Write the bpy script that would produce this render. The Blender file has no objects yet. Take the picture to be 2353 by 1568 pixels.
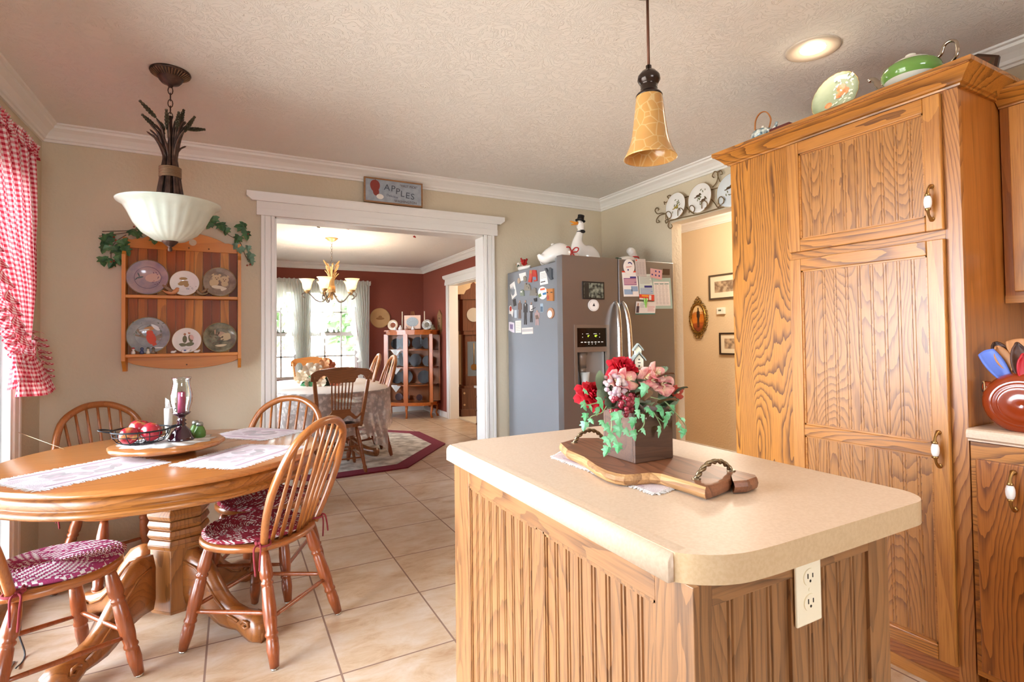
import bpy, math, random
from mathutils import Vector, Matrix, noise
pi = math.pi
S = bpy.context.scene
C = bpy.data.collections.new('house'); S.collection.children.link(C)
rnd = random.Random(7)

# ---------------------------------------------------------------- camera
CAM_H = 1.235
YAW, PITCH, ROLL, FPX, CX, CY = 0.495856280, 0.0230883786, -0.0124178382, 1219.46599, 1194.22092, 746.640459
def cam_axes():
    cy, sy, cp, sp = math.cos(YAW), math.sin(YAW), math.cos(PITCH), math.sin(PITCH)
    f = Vector((sy*cp, cy*cp, sp)); r = Vector((cy, -sy, 0)); u = r.cross(f)
    r2 = math.cos(ROLL)*r + math.sin(ROLL)*u
    u2 = -math.sin(ROLL)*r + math.cos(ROLL)*u
    return r2, u2, f
RR, UU, FF = cam_axes()
cd = bpy.data.cameras.new('camera'); cam = bpy.data.objects.new('camera', cd); S.collection.objects.link(cam)
mw = Matrix.Identity(4)
for i in range(3):
    mw[i][0], mw[i][1], mw[i][2] = RR[i], UU[i], -FF[i]
mw[2][3] = CAM_H
cam.matrix_world = mw
cd.sensor_width = 36; cd.sensor_fit = 'HORIZONTAL'; cd.lens = FPX*36/2353
cd.shift_x = (1176.5-CX)/2353; cd.shift_y = (CY-784)/2353
cd.clip_start = 0.02; cd.clip_end = 200
S.camera = cam
def _ray(px, py):
    return RR*((px-CX)/FPX) - UU*((py-CY)/FPX) + FF
def at_x(px, py, X): d = _ray(px, py); return d*(X/d[0]) + Vector((0, 0, CAM_H))
def at_y(px, py, Y): d = _ray(px, py); return d*(Y/d[1]) + Vector((0, 0, CAM_H))
def at_z(px, py, Z): d = _ray(px, py); return d*((Z-CAM_H)/d[2]) + Vector((0, 0, CAM_H))

# ---------------------------------------------------------------- world, colour management
S.view_settings.view_transform = 'Standard'; S.view_settings.look = 'None'
S.view_settings.exposure = 0.45; S.view_settings.gamma = 1.0; S.view_settings.use_curve_mapping = False
S.cycles.max_bounces = 10; S.cycles.diffuse_bounces = 6; S.cycles.glossy_bounces = 4
S.cycles.transmission_bounces = 8; S.cycles.transparent_max_bounces = 12
S.cycles.use_denoising = True
S.cycles.sample_clamp_indirect = 6.0
S.cycles.caustics_reflective = False; S.cycles.caustics_refractive = False
W = bpy.data.worlds.new('sky'); S.world = W; W.use_nodes = True
bg = W.node_tree.nodes['Background']
bg.inputs[0].default_value = (0.84, 0.93, 1.04, 1); bg.inputs[1].default_value = 19.0

def lamp(name, kind, loc, power, color=(1, 1, 1), size=.1, size_y=None, rot=(0, 0, 0), spread=None):
    l = bpy.data.lights.new(name, kind); l.energy = power; l.color = color
    if kind == 'AREA':
        l.size = size
        if size_y: l.shape = 'RECTANGLE'; l.size_y = size_y
        if spread: l.spread = spread
    elif kind == 'SPOT':
        l.shadow_soft_size = size; l.spot_size = spread or 2.4; l.spot_blend = 1.0
    else: l.shadow_soft_size = size
    o = bpy.data.objects.new(name, l); S.collection.objects.link(o); o.location = loc; o.rotation_euler = rot
    return o
# daylight entering through the windows and the openings out of view (patio door on the left, dining windows, invented windows at the dining side and behind)
DAY = (0.90, 0.95, 1.0)
WARM = (1.0, 0.80, 0.58)
def portal(name, loc, w, h, rot):
    o = lamp(name, 'AREA', loc, 1, DAY, w, h, rot); o.data.cycles.is_portal = True
portal('portal_patio', (-0.99, 2.06, 1.05), 2.0, 2.7, (0, -pi/2, 0))
portal('portal_rear', (0.4, -3.02, 1.55), 1.7, 1.2, (pi/2, 0, 0))
portal('portal_dining', (0.95, 8.95, 1.3), 2.6, 1.5, (-pi/2, 0, 0))
portal('portal_dining_side', (-0.99, 6.4, 1.35), 1.5, 2.4, (0, -pi/2, 0))

lamp('sun', 'SUN', (0, 0, 5), 9, (1, .97, .9), .02, rot=(.36, 0, -.1)).data.angle = .02
# added warm spots without fixtures, out of the frame, to brighten the kitchen
for x_, y_ in ((.3, .35), (1.5, -.3), (2.1, -1.2), (.2, -1.4), (1.2, -2.2), (2.0, .2)):
    lamp('recessed_and_fill_bulb', 'SPOT', (x_, y_, 2.42), 18, (1, .84, .66), .08, spread=2.8)
# ---------------------------------------------------------------- mesh helper
class MB:
    def __init__(s):
        s.v = []; s.f = []; s.m = []; s.s = []; s.uv = {}; s.T = None
    def add(s, vs, fs, m=0, smooth=False, uvs=None):
        b = len(s.v)
        for i, v in enumerate(vs):
            v = Vector(v)
            if s.T is not None: v = s.T @ v
            s.v.append(v)
            if uvs: s.uv[b+i] = uvs[i]
        for f in fs:
            s.f.append([b+i for i in f]); s.m.append(m); s.s.append(smooth)
        return s
    def box(s, x0, x1, y0, y1, z0, z1, m=0):
        return s.add([(x0,y0,z0),(x1,y0,z0),(x1,y1,z0),(x0,y1,z0),(x0,y0,z1),(x1,y0,z1),(x1,y1,z1),(x0,y1,z1)],
              [(0,3,2,1),(4,5,6,7),(0,1,5,4),(1,2,6,5),(2,3,7,6),(3,0,4,7)], m)
    def obox(s, c, size, M, m=0):
        old = s.T; T = Matrix.Translation(c) @ M.to_4x4()
        s.T = T if old is None else old @ T
        a, b, d = size[0]/2, size[1]/2, size[2]/2
        s.box(-a, a, -b, b, -d, d, m); s.T = old; return s
    def tube(s, pts, r, n=8, m=0, closed=False, smooth=True, flat=None):
        pts = [Vector(p) for p in pts]; N = len(pts)
        rs = r if isinstance(r, (list, tuple)) else [r]*N
        vs = []; t0 = None; nn = None
        for i in range(N):
            if closed: t = (pts[(i+1) % N]-pts[i-1])
            else: t = pts[min(i+1, N-1)]-pts[max(i-1, 0)]
            if t.length < 1e-9: t = Vector((0, 0, 1))
            t.normalize()
            if nn is None:
                a = Vector((0, 0, 1)) if abs(t.z) < .9 else Vector((1, 0, 0))
                if flat is not None: a = Vector(flat)
                nn = (a - t*a.dot(t)).normalized()
            else:
                if flat is not None: nn = Vector(flat)
                nn = (nn - t*nn.dot(t))
                nn = nn.normalized() if nn.length > 1e-6 else t.orthogonal().normalized()
            bb = t.cross(nn); q = rs[i]; qa, qb = (q if isinstance(q, (list, tuple)) else (q, q))
            for k in range(n):
                an = 2*pi*k/n + (pi/n if n == 4 else 0)
                vs.append(pts[i] + nn*(math.cos(an)*qa) + bb*(math.sin(an)*qb))
        fs = []
        for i in range(N if closed else N-1):
            j = (i+1) % N
            for k in range(n):
                k2 = (k+1) % n
                fs.append((i*n+k, i*n+k2, j*n+k2, j*n+k))
        if not closed:
            fs.append(tuple(range(n-1, -1, -1))); fs.append(tuple((N-1)*n+k for k in range(n)))
        return s.add(vs, fs, m, smooth)
    def lathe(s, prof, n=24, m=0, c=(0, 0, 0), smooth=True, wob=None, cap=True, sx=1, sy=1):
        vs = []; fs = []; P = len(prof)
        for r, z in prof:
            for k in range(n):
                an = 2*pi*k/n; q = r*(wob(an, z) if wob else 1)
                vs.append((c[0]+math.cos(an)*q*sx, c[1]+math.sin(an)*q*sy, c[2]+z))
        for i in range(P-1):
            for k in range(n):
                k2 = (k+1) % n
                fs.append((i*n+k, i*n+k2, (i+1)*n+k2, (i+1)*n+k))
        if cap:
            if prof[0][0] > 1e-4: fs.append(tuple(range(n-1, -1, -1)))
            if prof[-1][0] > 1e-4: fs.append(tuple((P-1)*n+k for k in range(n)))
        return s.add(vs, fs, m, smooth)
    def prism(s, o, z0, z1, m=0, smooth=False, side_m=None):
        n = len(o); vs = [(x, y, z0) for x, y in o]+[(x, y, z1) for x, y in o]
        s.add(vs, [tuple(range(n-1, -1, -1)), tuple(range(n, 2*n))], m)
        s.add(vs, [(i, (i+1) % n, n+(i+1) % n, n+i) for i in range(n)], m if side_m is None else side_m, smooth)
        return s
    def sph(s, c, r, nu=14, nv=9, m=0):
        r = r if isinstance(r, (list, tuple)) else (r, r, r)
        vs = []; fs = []
        for j in range(1, nv):
            a = pi*j/nv
            for i in range(nu):
                b = 2*pi*i/nu
                vs.append((c[0]+r[0]*math.sin(a)*math.cos(b), c[1]+r[1]*math.sin(a)*math.sin(b), c[2]+r[2]*math.cos(a)))
        t = len(vs); vs.append((c[0], c[1], c[2]+r[2])); vs.append((c[0], c[1], c[2]-r[2]))
        for j in range(nv-2):
            for i in range(nu):
                i2 = (i+1) % nu; fs.append((j*nu+i, (j+1)*nu+i, (j+1)*nu+i2, j*nu+i2))
        for i in range(nu):
            i2 = (i+1) % nu; fs.append((t, i, i2)); fs.append((t+1, (nv-2)*nu+i2, (nv-2)*nu+i))
        return s.add(vs, fs, m, True)
    def grid(s, fn, nu, nv, m=0, smooth=True, uv=False, cu=False):
        vs = []; fs = []; uvs = []
        for j in range(nv+1):
            for i in range(nu+1):
                u, v = i/nu, j/nv; vs.append(fn(u, v)); uvs.append((u, v))
        for j in range(nv):
            for i in range(nu):
                a = j*(nu+1)+i; fs.append((a, a+1, a+nu+2, a+nu+1))
        return s.add(vs, fs, m, smooth, uvs if uv else None)
    def disc(s, c, n, r, seg=24, m=0, ry=None, up=(0, 0, 1), th=0.0006, rot=0):
        n = Vector(n).normalized(); a = Vector(up); a = (a-n*a.dot(n)); a = a.normalized() if a.length > 1e-5 else n.orthogonal().normalized()
        b = a.cross(n); ry = ry or r; c = Vector(c); vs = []
        for k in range(seg):
            an = 2*pi*k/seg; x, y = math.cos(an)*r, math.sin(an)*ry
            x, y = x*math.cos(rot)-y*math.sin(rot), x*math.sin(rot)+y*math.cos(rot)
            vs.append(c+b*x+a*y)
        vs2 = [v+n*th for v in vs]
        return s.add(vs+vs2, [tuple(range(seg-1, -1, -1)), tuple(range(seg, 2*seg))]+[(i, (i+1) % seg, seg+(i+1) % seg, seg+i) for i in range(seg)], m)
    def build(s, name, mats, parent=None, bevel=0, seg=2, loc=None, rotz=0, solid=0, sub=0, auto=None):
        me = bpy.data.meshes.new(name)
        me.from_pydata([tuple(v) for v in s.v], [], s.f); me.update()
        if not isinstance(mats, (list, tuple)): mats = [mats]
        for mm in mats: me.materials.append(mm)
        for p, mi, sm in zip(me.polygons, s.m, s.s):
            p.material_index = min(mi, len(mats)-1); p.use_smooth = sm
        if s.uv:
            ul = me.uv_layers.new(name='uv')
            for lp in me.loops:
                ul.data[lp.index].uv = s.uv.get(lp.vertex_index, (0, 0))
        o = bpy.data.objects.new(name, me); C.objects.link(o)
        if parent: o.parent = parent
        if loc is not None: o.location = loc
        if rotz: o.rotation_euler = (0, 0, rotz)
        if solid:
            md = o.modifiers.new('solid', 'SOLIDIFY'); md.thickness = solid; md.offset = 0
        if bevel:
            md = o.modifiers.new('bevel', 'BEVEL'); md.width = bevel; md.segments = seg; md.limit_method = 'ANGLE'; md.angle_limit = .6
            md.harden_normals = False
        if sub:
            md = o.modifiers.new('sub', 'SUBSURF'); md.levels = sub; md.render_levels = sub
        return o

def bez(pts, n=8):
    """Catmull-Rom through points"""
    P_ = [Vector(p) for p in pts]; out = []
    for i in range(len(P_)-1):
        p0 = P_[max(i-1, 0)]; p1 = P_[i]; p2 = P_[i+1]; p3 = P_[min(i+2, len(P_)-1)]
        for k in range(n):
            t = k/n; out.append(.5*((2*p1)+(-p0+p2)*t+(2*p0-5*p1+4*p2-p3)*t*t+(-p0+3*p1-3*p2+p3)*t**3))
    out.append(P_[-1]); return out
def tag(o, label=None, cat=None, group=None, kind=None):
    if label: o['label'] = label
    if cat: o['category'] = cat
    if group: o['group'] = group
    if kind: o['kind'] = kind
    return o
def thing(name, label, cat, loc=(0, 0, 0), rotz=0, group=None):
    o = bpy.data.objects.new(name, None); C.objects.link(o); o.location = loc; o.rotation_euler = (0, 0, rotz)
    o.empty_display_size = .1
    return tag(o, label, cat, group)
def dup(root, loc, rotz, label=None, group=None):
    r = root.copy(); C.objects.link(r); r.location = loc; r.rotation_euler = (0, 0, rotz)
    if label: r['label'] = label
    if group: r['group'] = group
    for ch in list(root.children):
        c = ch.copy(); C.objects.link(c); c.parent = r
        for g in list(ch.children):
            d = g.copy(); C.objects.link(d); d.parent = c
    return r
def struct(name, mb, m, parent=None, **k):
    o = mb.build(name, m, parent, **k)
    if parent is None: o['kind'] = 'structure'
    return o
def Rz(a): return Matrix.Rotation(a, 3, 'Z')
def Rx(a): return Matrix.Rotation(a, 3, 'X')
def Ry(a): return Matrix.Rotation(a, 3, 'Y')
def text(body, size, m, parent, M, name='lettering', ext=0.0008, sx=1, align='CENTER', shear=0):
    cu = bpy.data.curves.new(name, 'FONT'); cu.body = body; cu.size = size; cu.extrude = ext
    cu.align_x = align; cu.align_y = 'CENTER'; cu.shear = shear; cu.materials.append(m)
    cu.resolution_u = 3
    tmp = bpy.data.objects.new(name, cu); me = bpy.data.meshes.new_from_object(tmp); bpy.data.objects.remove(tmp)
    o = bpy.data.objects.new(name, me); C.objects.link(o)
    if parent: o.parent = parent
    o.matrix_local = M @ Matrix.Diagonal((sx, 1, 1, 1))
    return o
def frame_m(c, right, up):
    r = Vector(right).normalized(); u = Vector(up).normalized(); n = r.cross(u)
    M = Matrix.Identity(4)
    for i in range(3): M[i][0], M[i][1], M[i][2], M[i][3] = r[i], u[i], n[i], c[i]
    return M

# ---------------------------------------------------------------- materials
def lin(h):
    if isinstance(h, str):
        h = h.lstrip('#'); c = [int(h[i:i+2], 16)/255 for i in (0, 2, 4)]
    else: c = [x/255 for x in h]
    return tuple((x/12.92 if x <= .04045 else ((x+.055)/1.055)**2.4) for x in c)+(1,)
_mc = {}
def newmat(name):
    m = bpy.data.materials.new(name); m.use_nodes = True
    nt = m.node_tree; b = nt.nodes['Principled BSDF']
    return m, nt, b
def N(nt, t, **k):
    n = nt.nodes.new(t)
    for a, v in k.items(): setattr(n, a, v)
    return n
def mat(name, c, rough=.5, metal=0, spec=.5, bump=0, bscale=80, trans=0, ior=1.45, emit=None, es=0, alpha=1, sss=0, var=0, vscale=6, coat=0, c2=None, sheen=0):
    if name in _mc: return _mc[name]
    m, nt, b = newmat(name)
    b.inputs['Base Color'].default_value = lin(c); b.inputs['Roughness'].default_value = rough
    b.inputs['Metallic'].default_value = metal; b.inputs['Specular IOR Level'].default_value = spec
    b.inputs['Transmission Weight'].default_value = trans; b.inputs['IOR'].default_value = ior
    b.inputs['Alpha'].default_value = alpha; b.inputs['Coat Weight'].default_value = coat
    b.inputs['Coat Roughness'].default_value = .08
    if sheen: b.inputs['Sheen Weight'].default_value = sheen
    if sss:
        b.inputs['Subsurface Weight'].default_value = sss; b.inputs['Subsurface Radius'].default_value = (.02, .02, .02); b.inputs['Subsurface Scale'].default_value = .5
    if emit: b.inputs['Emission Color'].default_value = lin(emit); b.inputs['Emission Strength'].default_value = es
    if bump or var:
        tc = N(nt, 'ShaderNodeTexCoord'); oi = N(nt, 'ShaderNodeObjectInfo')
    if bump:
        nz = N(nt, 'ShaderNodeTexNoise'); nz.inputs['Scale'].default_value = bscale; nz.inputs['Detail'].default_value = 3
        nt.links.new(tc.outputs['Object'], nz.inputs['Vector'])
        bp = N(nt, 'ShaderNodeBump'); bp.inputs['Strength'].default_value = bump; bp.inputs['Distance'].default_value = .01
        nt.links.new(nz.outputs['Fac'], bp.inputs['Height']); nt.links.new(bp.outputs[0], b.inputs['Normal'])
    if var:
        nz = N(nt, 'ShaderNodeTexNoise'); nz.inputs['Scale'].default_value = vscale; nz.inputs['Detail'].default_value = 4
        nt.links.new(tc.outputs['Object'], nz.inputs['Vector'])
        cr = N(nt, 'ShaderNodeValToRGB'); cr.color_ramp.elements[0].position = .38; cr.color_ramp.elements[1].position = .62
        a = lin(c); d = lin(c2) if c2 else tuple(x*(1-var) for x in a[:3])+(1,)
        cr.color_ramp.elements[0].color = d; cr.color_ramp.elements[1].color = a
        nt.links.new(nz.outputs['Fac'], cr.inputs[0]); nt.links.new(cr.outputs[0], b.inputs['Base Color'])
    _mc[name] = m; return m
def glass(name, c='#ffffff', rough=0.0, ior=1.45, tint=None):
    """thin clear pane/vessel: mostly transparent with a fresnel reflection"""
    if name in _mc: return _mc[name]
    m = bpy.data.materials.new(name); m.use_nodes = True; nt = m.node_tree
    nt.nodes.clear(); out = N(nt, 'ShaderNodeOutputMaterial')
    tr = N(nt, 'ShaderNodeBsdfTransparent'); tr.inputs[0].default_value = lin(c)
    gl = N(nt, 'ShaderNodeBsdfGlossy'); gl.inputs['Roughness'].default_value = max(rough, .02)
    fr = N(nt, 'ShaderNodeFresnel'); fr.inputs[0].default_value = ior
    mx = N(nt, 'ShaderNodeMixShader')
    nt.links.new(fr.outputs[0], mx.inputs[0]); nt.links.new(tr.outputs[0], mx.inputs[1]); nt.links.new(gl.outputs[0], mx.inputs[2])
    nt.links.new(mx.outputs[0], out.inputs[0]); _mc[name] = m; return m
def sheer(name, c, opac=.7, trl=.5, pattern=None):
    """thin cloth: diffuse + translucent with some see-through"""
    if name in _mc: return _mc[name]
    m = bpy.data.materials.new(name); m.use_nodes = True; nt = m.node_tree
    nt.nodes.clear(); out = N(nt, 'ShaderNodeOutputMaterial')
    df = N(nt, 'ShaderNodeBsdfDiffuse'); df.inputs[0].default_value = lin(c)
    tl = N(nt, 'ShaderNodeBsdfTranslucent'); tl.inputs[0].default_value = lin(c)
    m1 = N(nt, 'ShaderNodeMixShader'); m1.inputs[0].default_value = trl
    nt.links.new(df.outputs[0], m1.inputs[1]); nt.links.new(tl.outputs[0], m1.inputs[2])
    tr = N(nt, 'ShaderNodeBsdfTransparent'); m2 = N(nt, 'ShaderNodeMixShader'); m2.inputs[0].default_value = opac
    nt.links.new(tr.outputs[0], m2.inputs[1]); nt.links.new(m1.outputs[0], m2.inputs[2])
    if pattern == 'lace':
        tc = N(nt, 'ShaderNodeTexCoord'); vo = N(nt, 'ShaderNodeTexVoronoi'); vo.inputs['Scale'].default_value = 22
        nz = N(nt, 'ShaderNodeTexNoise'); nz.inputs['Scale'].default_value = 55; nz.inputs['Detail'].default_value = 2
        nt.links.new(tc.outputs['Object'], vo.inputs['Vector']); nt.links.new(tc.outputs['Object'], nz.inputs['Vector'])
        ad = N(nt, 'ShaderNodeMath', operation='ADD'); nt.links.new(vo.outputs['Distance'], ad.inputs[0]); nt.links.new(nz.outputs['Fac'], ad.inputs[1])
        cr = N(nt, 'ShaderNodeValToRGB'); cr.color_ramp.elements[0].position = .70; cr.color_ramp.elements[0].color = (.92,)*3+(1,)
        cr.color_ramp.elements[1].position = 1.0; cr.color_ramp.elements[1].color = (.52,)*3+(1,)
        nt.links.new(ad.outputs[0], cr.inputs[0]); nt.links.new(cr.outputs[0], m2.inputs[0])
    nt.links.new(m2.outputs[0], out.inputs[0]); _mc[name] = m; return m

def wood(name, light, dark, axis='Z', scale=1.0, rings=9, contrast=.8, rough=.38, stretch=.10, fine=.35, coat=.4, seed=0, spec=.5, cr_=.28):
    """flat-sawn oak: contour lines of a noise stretched along the grain + short pores"""
    if name in _mc: return _mc[name]
    m, nt, b = newmat(name); L = nt.links.new
    tc = N(nt, 'ShaderNodeTexCoord'); oi = N(nt, 'ShaderNodeObjectInfo')
    mp = N(nt, 'ShaderNodeMapping'); sc = [1, 1, 1]; sc['XYZ'.index(axis)] = stretch
    mp.inputs['Scale'].default_value = [x*scale for x in sc]; mp.inputs['Location'].default_value = (seed, seed*.37, seed*1.3)
    L(tc.outputs['Object'], mp.inputs['Vector'])
    nz = N(nt, 'ShaderNodeTexNoise', noise_dimensions='4D'); nz.inputs['Scale'].default_value = 5.0; nz.inputs['Detail'].default_value = 1.0; nz.inputs['Roughness'].default_value = .25
    mw_ = N(nt, 'ShaderNodeMath', operation='MULTIPLY'); mw_.inputs[1].default_value = 37.0
    L(oi.outputs['Random'], mw_.inputs[0]); L(mw_.outputs[0], nz.inputs['W']); L(mp.outputs[0], nz.inputs['Vector'])
    # jitter of the ring lines
    n2 = N(nt, 'ShaderNodeTexNoise'); n2.inputs['Scale'].default_value = 30; n2.inputs['Detail'].default_value = 2; L(mp.outputs[0], n2.inputs['Vector'])
    j = N(nt, 'ShaderNodeMath', operation='MULTIPLY_ADD'); j.inputs[1].default_value = .035; L(n2.outputs['Fac'], j.inputs[0]); L(nz.outputs['Fac'], j.inputs[2])
    k = N(nt, 'ShaderNodeMath', operation='MULTIPLY'); k.inputs[1].default_value = rings*4; L(j.outputs[0], k.inputs[0])
    fr = N(nt, 'ShaderNodeMath', operation='FRACT'); L(k.outputs[0], fr.inputs[0])
    cr = N(nt, 'ShaderNodeValToRGB'); e = cr.color_ramp.elements
    e[0].position = 0; e[0].color = (0, 0, 0, 1); e[1].position = 1; e[1].color = (1, 1, 1, 1)
    x = cr.color_ramp.elements.new(.55); x.color = (.18, .18, .18, 1)
    x = cr.color_ramp.elements.new(.93); x.color = (.95, .95, .95, 1)
    L(fr.outputs[0], cr.inputs[0])
    # pores
    mp2 = N(nt, 'ShaderNodeMapping'); s2 = [260, 260, 260]; s2['XYZ'.index(axis)] = 9
    mp2.inputs['Scale'].default_value = s2; L(tc.outputs['Object'], mp2.inputs['Vector'])
    n3 = N(nt, 'ShaderNodeTexNoise'); n3.inputs['Scale'].default_value = 1; n3.inputs['Detail'].default_value = 2; L(mp2.outputs[0], n3.inputs['Vector'])
    c3 = N(nt, 'ShaderNodeValToRGB'); c3.color_ramp.elements[0].position = .45; c3.color_ramp.elements[1].position = .75; L(n3.outputs['Fac'], c3.inputs[0])
    mxf = N(nt, 'ShaderNodeMath', operation='MULTIPLY_ADD'); mxf.inputs[1].default_value = fine
    mm = N(nt, 'ShaderNodeMath', operation='MULTIPLY'); mm.inputs[1].default_value = contrast; L(cr.outputs[0], mm.inputs[0])
    L(c3.outputs[0], mxf.inputs[0]); L(mm.outputs[0], mxf.inputs[2]); mxf.use_clamp = True
    # slow tone drift
    mx = N(nt, 'ShaderNodeMix', data_type='RGBA'); mx.inputs[6].default_value = lin(light); mx.inputs[7].default_value = lin(dark)
    L(mxf.outputs[0], mx.inputs[0]); L(mx.outputs[2], b.inputs['Base Color'])
    b.inputs['Roughness'].default_value = rough; b.inputs['Coat Weight'].default_value = coat; b.inputs['Coat Roughness'].default_value = cr_
    b.inputs['Specular IOR Level'].default_value = spec
    bp = N(nt, 'ShaderNodeBump'); bp.inputs['Strength'].default_value = .12; bp.inputs['Distance'].default_value = .002; L(mxf.outputs[0], bp.inputs['Height']); bp.invert = True
    L(bp.outputs[0], b.inputs['Normal'])
    _mc[name] = m; return m
# ---------------------------------------------------------------- the rooms
LX, RX, BY, T = -0.93, 2.91, 3.815, 0.14
DY, CZ = 8.876, 2.44
OY = BY+T
def wallmat(name, c, bump=.25):
    return mat(name, c, rough=.85, spec=.25, bump=bump, bscale=55, var=.03, vscale=2)
M_WALL = wallmat('wall_paint_beige', '#cfc2aa'); M_RED = wallmat('wall_paint_red', '#8a4a3c'); M_CREAM = wallmat('wall_paint_cream', '#dcc7a6')
M_TRIM = mat('trim_white', '#e6e3de', rough=.38, spec=.5)
def ceilmat():
    m, nt, b = newmat('ceiling_texture'); L = nt.links.new
    tc = N(nt, 'ShaderNodeTexCoord'); n0 = N(nt, 'ShaderNodeTexNoise'); n0.inputs['Scale'].default_value = 5; L(tc.outputs['Object'], n0.inputs['Vector'])
    mx = N(nt, 'ShaderNodeVectorMath', operation='MULTIPLY_ADD'); mx.inputs[1].default_value = (.35,)*3
    L(n0.outputs['Color'], mx.inputs[0]); L(tc.outputs['Object'], mx.inputs[2])
    n1 = N(nt, 'ShaderNodeTexNoise'); n1.inputs['Scale'].default_value = 20; n1.inputs['Detail'].default_value = 4; n1.inputs['Roughness'].default_value = .6; n1.inputs['Distortion'].default_value = 1.6
    L(mx.outputs[0], n1.inputs['Vector'])
    cr = N(nt, 'ShaderNodeValToRGB'); e = cr.color_ramp.elements; e[0].position = .47; e[0].color = (0, 0, 0, 1); e[1].position = .56; e[1].color = (.35,)*3+(1,)
    x = e.new(.505); x.color = (1, 1, 1, 1); L(n1.outputs['Fac'], cr.inputs[0])
    bp = N(nt, 'ShaderNodeBump'); bp.inputs['Strength'].default_value = .48; bp.inputs['Distance'].default_value = .005
    L(cr.outputs[0], bp.inputs['Height']); L(bp.outputs[0], b.inputs['Normal'])
    b.inputs['Base Color'].default_value = lin('#e6e2dd'); b.inputs['Roughness'].default_value = .9; b.inputs['Specular IOR Level'].default_value = .2
    return m
M_CEIL = ceilmat()
def tilemat():
    m, nt, b = newmat('floor_tile'); L = nt.links.new
    tc = N(nt, 'ShaderNodeTexCoord'); sp = N(nt, 'ShaderNodeSeparateXYZ'); L(tc.outputs['Object'], sp.inputs[0])
    TX, TY, GX, GY = .4445, .468, .7975, 2.066
    def line(out, step, off, wd):
        a = N(nt, 'ShaderNodeMath', operation='SUBTRACT'); a.inputs[1].default_value = off; L(out, a.inputs[0])
        d = N(nt, 'ShaderNodeMath', operation='DIVIDE'); d.inputs[1].default_value = step; L(a.outputs[0], d.inputs[0])
        r = N(nt, 'ShaderNodeMath', operation='PINGPONG'); r.inputs[1].default_value = .5; L(d.outputs[0], r.inputs[0])
        c = N(nt, 'ShaderNodeMath', operation='LESS_THAN'); c.inputs[1].default_value = wd/2/step; L(r.outputs[0], c.inputs[0])
        fl = N(nt, 'ShaderNodeMath', operation='FLOOR'); L(d.outputs[0], fl.inputs[0])
        return c.outputs[0], fl.outputs[0]
    gx, ix = line(sp.outputs[0], TX, GX, .0075); gy, iy = line(sp.outputs[1], TY, GY, .0075)
    g = N(nt, 'ShaderNodeMath', operation='MAXIMUM'); L(gx, g.inputs[0]); L(gy, g.inputs[1])
    cb = N(nt, 'ShaderNodeCombineXYZ'); L(ix, cb.inputs[0]); L(iy, cb.inputs[1])
    wn = N(nt, 'ShaderNodeTexWhiteNoise'); L(cb.outputs[0], wn.inputs['Vector'])
    sc = N(nt, 'ShaderNodeVectorMath', operation='MULTIPLY_ADD'); sc.inputs[1].default_value = (9, 9, 9); L(wn.outputs['Color'], sc.inputs[0]); L(tc.outputs['Object'], sc.inputs[2])
    mp = N(nt, 'ShaderNodeMapping'); mp.inputs['Scale'].default_value = (1, 1.9, 1); mp.inputs['Rotation'].default_value = (0, 0, .35); L(sc.outputs[0], mp.inputs[0])
    nz = N(nt, 'ShaderNodeTexNoise'); nz.inputs['Scale'].default_value = 5; nz.inputs['Detail'].default_value = 8; nz.inputs['Roughness'].default_value = .68; nz.inputs['Distortion'].default_value = .4; L(mp.outputs[0], nz.inputs['Vector'])
    cr = N(nt, 'ShaderNodeValToRGB'); e = cr.color_ramp.elements; e[0].position = .30; e[0].color = lin('#ae8a68'); e[1].position = .68; e[1].color = lin('#d3c3b2')
    x = e.new(.45); x.color = lin('#c5aa8c'); L(nz.outputs['Fac'], cr.inputs[0])
    mx = N(nt, 'ShaderNodeMix', data_type='RGBA'); mx.inputs[7].default_value = lin('#8d7060'); L(g.outputs[0], mx.inputs[0]); L(cr.outputs[0], mx.inputs[6])
    L(mx.outputs[2], b.inputs['Base Color'])
    rr = N(nt, 'ShaderNodeMath', operation='MULTIPLY_ADD'); rr.inputs[1].default_value = .5; rr.inputs[2].default_value = .30; L(g.outputs[0], rr.inputs[0]); L(rr.outputs[0], b.inputs['Roughness'])
    bp = N(nt, 'ShaderNodeBump'); bp.invert = True; bp.inputs['Strength'].default_value = .4; bp.inputs['Distance'].default_value = .002
    ad = N(nt, 'ShaderNodeMath', operation='MULTIPLY_ADD'); ad.inputs[1].default_value = -.25; L(nz.outputs['Fac'], ad.inputs[0]); L(g.outputs[0], ad.inputs[2]); L(ad.outputs[0], bp.inputs['Height']); L(bp.outputs[0], b.inputs['Normal'])
    return m
M_TILE = tilemat()

struct('floor', MB().box(-1.2, 4.6, -3.2, 9.05, -.12, 0), M_TILE)
struct('ceiling', MB().box(-1.2, 4.6, -3.2, 9.05, CZ, CZ+.12), M_CEIL)
carpet = MB().box(RX+T, 4.5, 5.5, 8.6, 0.0, .012)
o = struct('floor_carpet', carpet, mat('carpet_cream', '#d9ccb4', rough=1, bump=.6, bscale=400)); 
# back wall, doorway X .242 .. 1.752, top z 2.045
DX0, DX1, DZ = .242, 1.752, 2.045
b = MB(); b.box(LX-.2, DX0, BY, OY, 0, CZ).box(DX1, 3.2, BY, OY, 0, CZ).box(DX0, DX1, BY, OY, DZ, CZ)
struct('wall_back', b, M_WALL)
b = MB(); b.box(LX-.1, DX0-.001, OY, OY+.006, 0, CZ).box(DX1+.001, RX, OY, OY+.006, 0, CZ).box(DX0, DX1, OY, OY+.006, DZ, CZ)
struct('wall_dining_front', b, M_RED)
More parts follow.
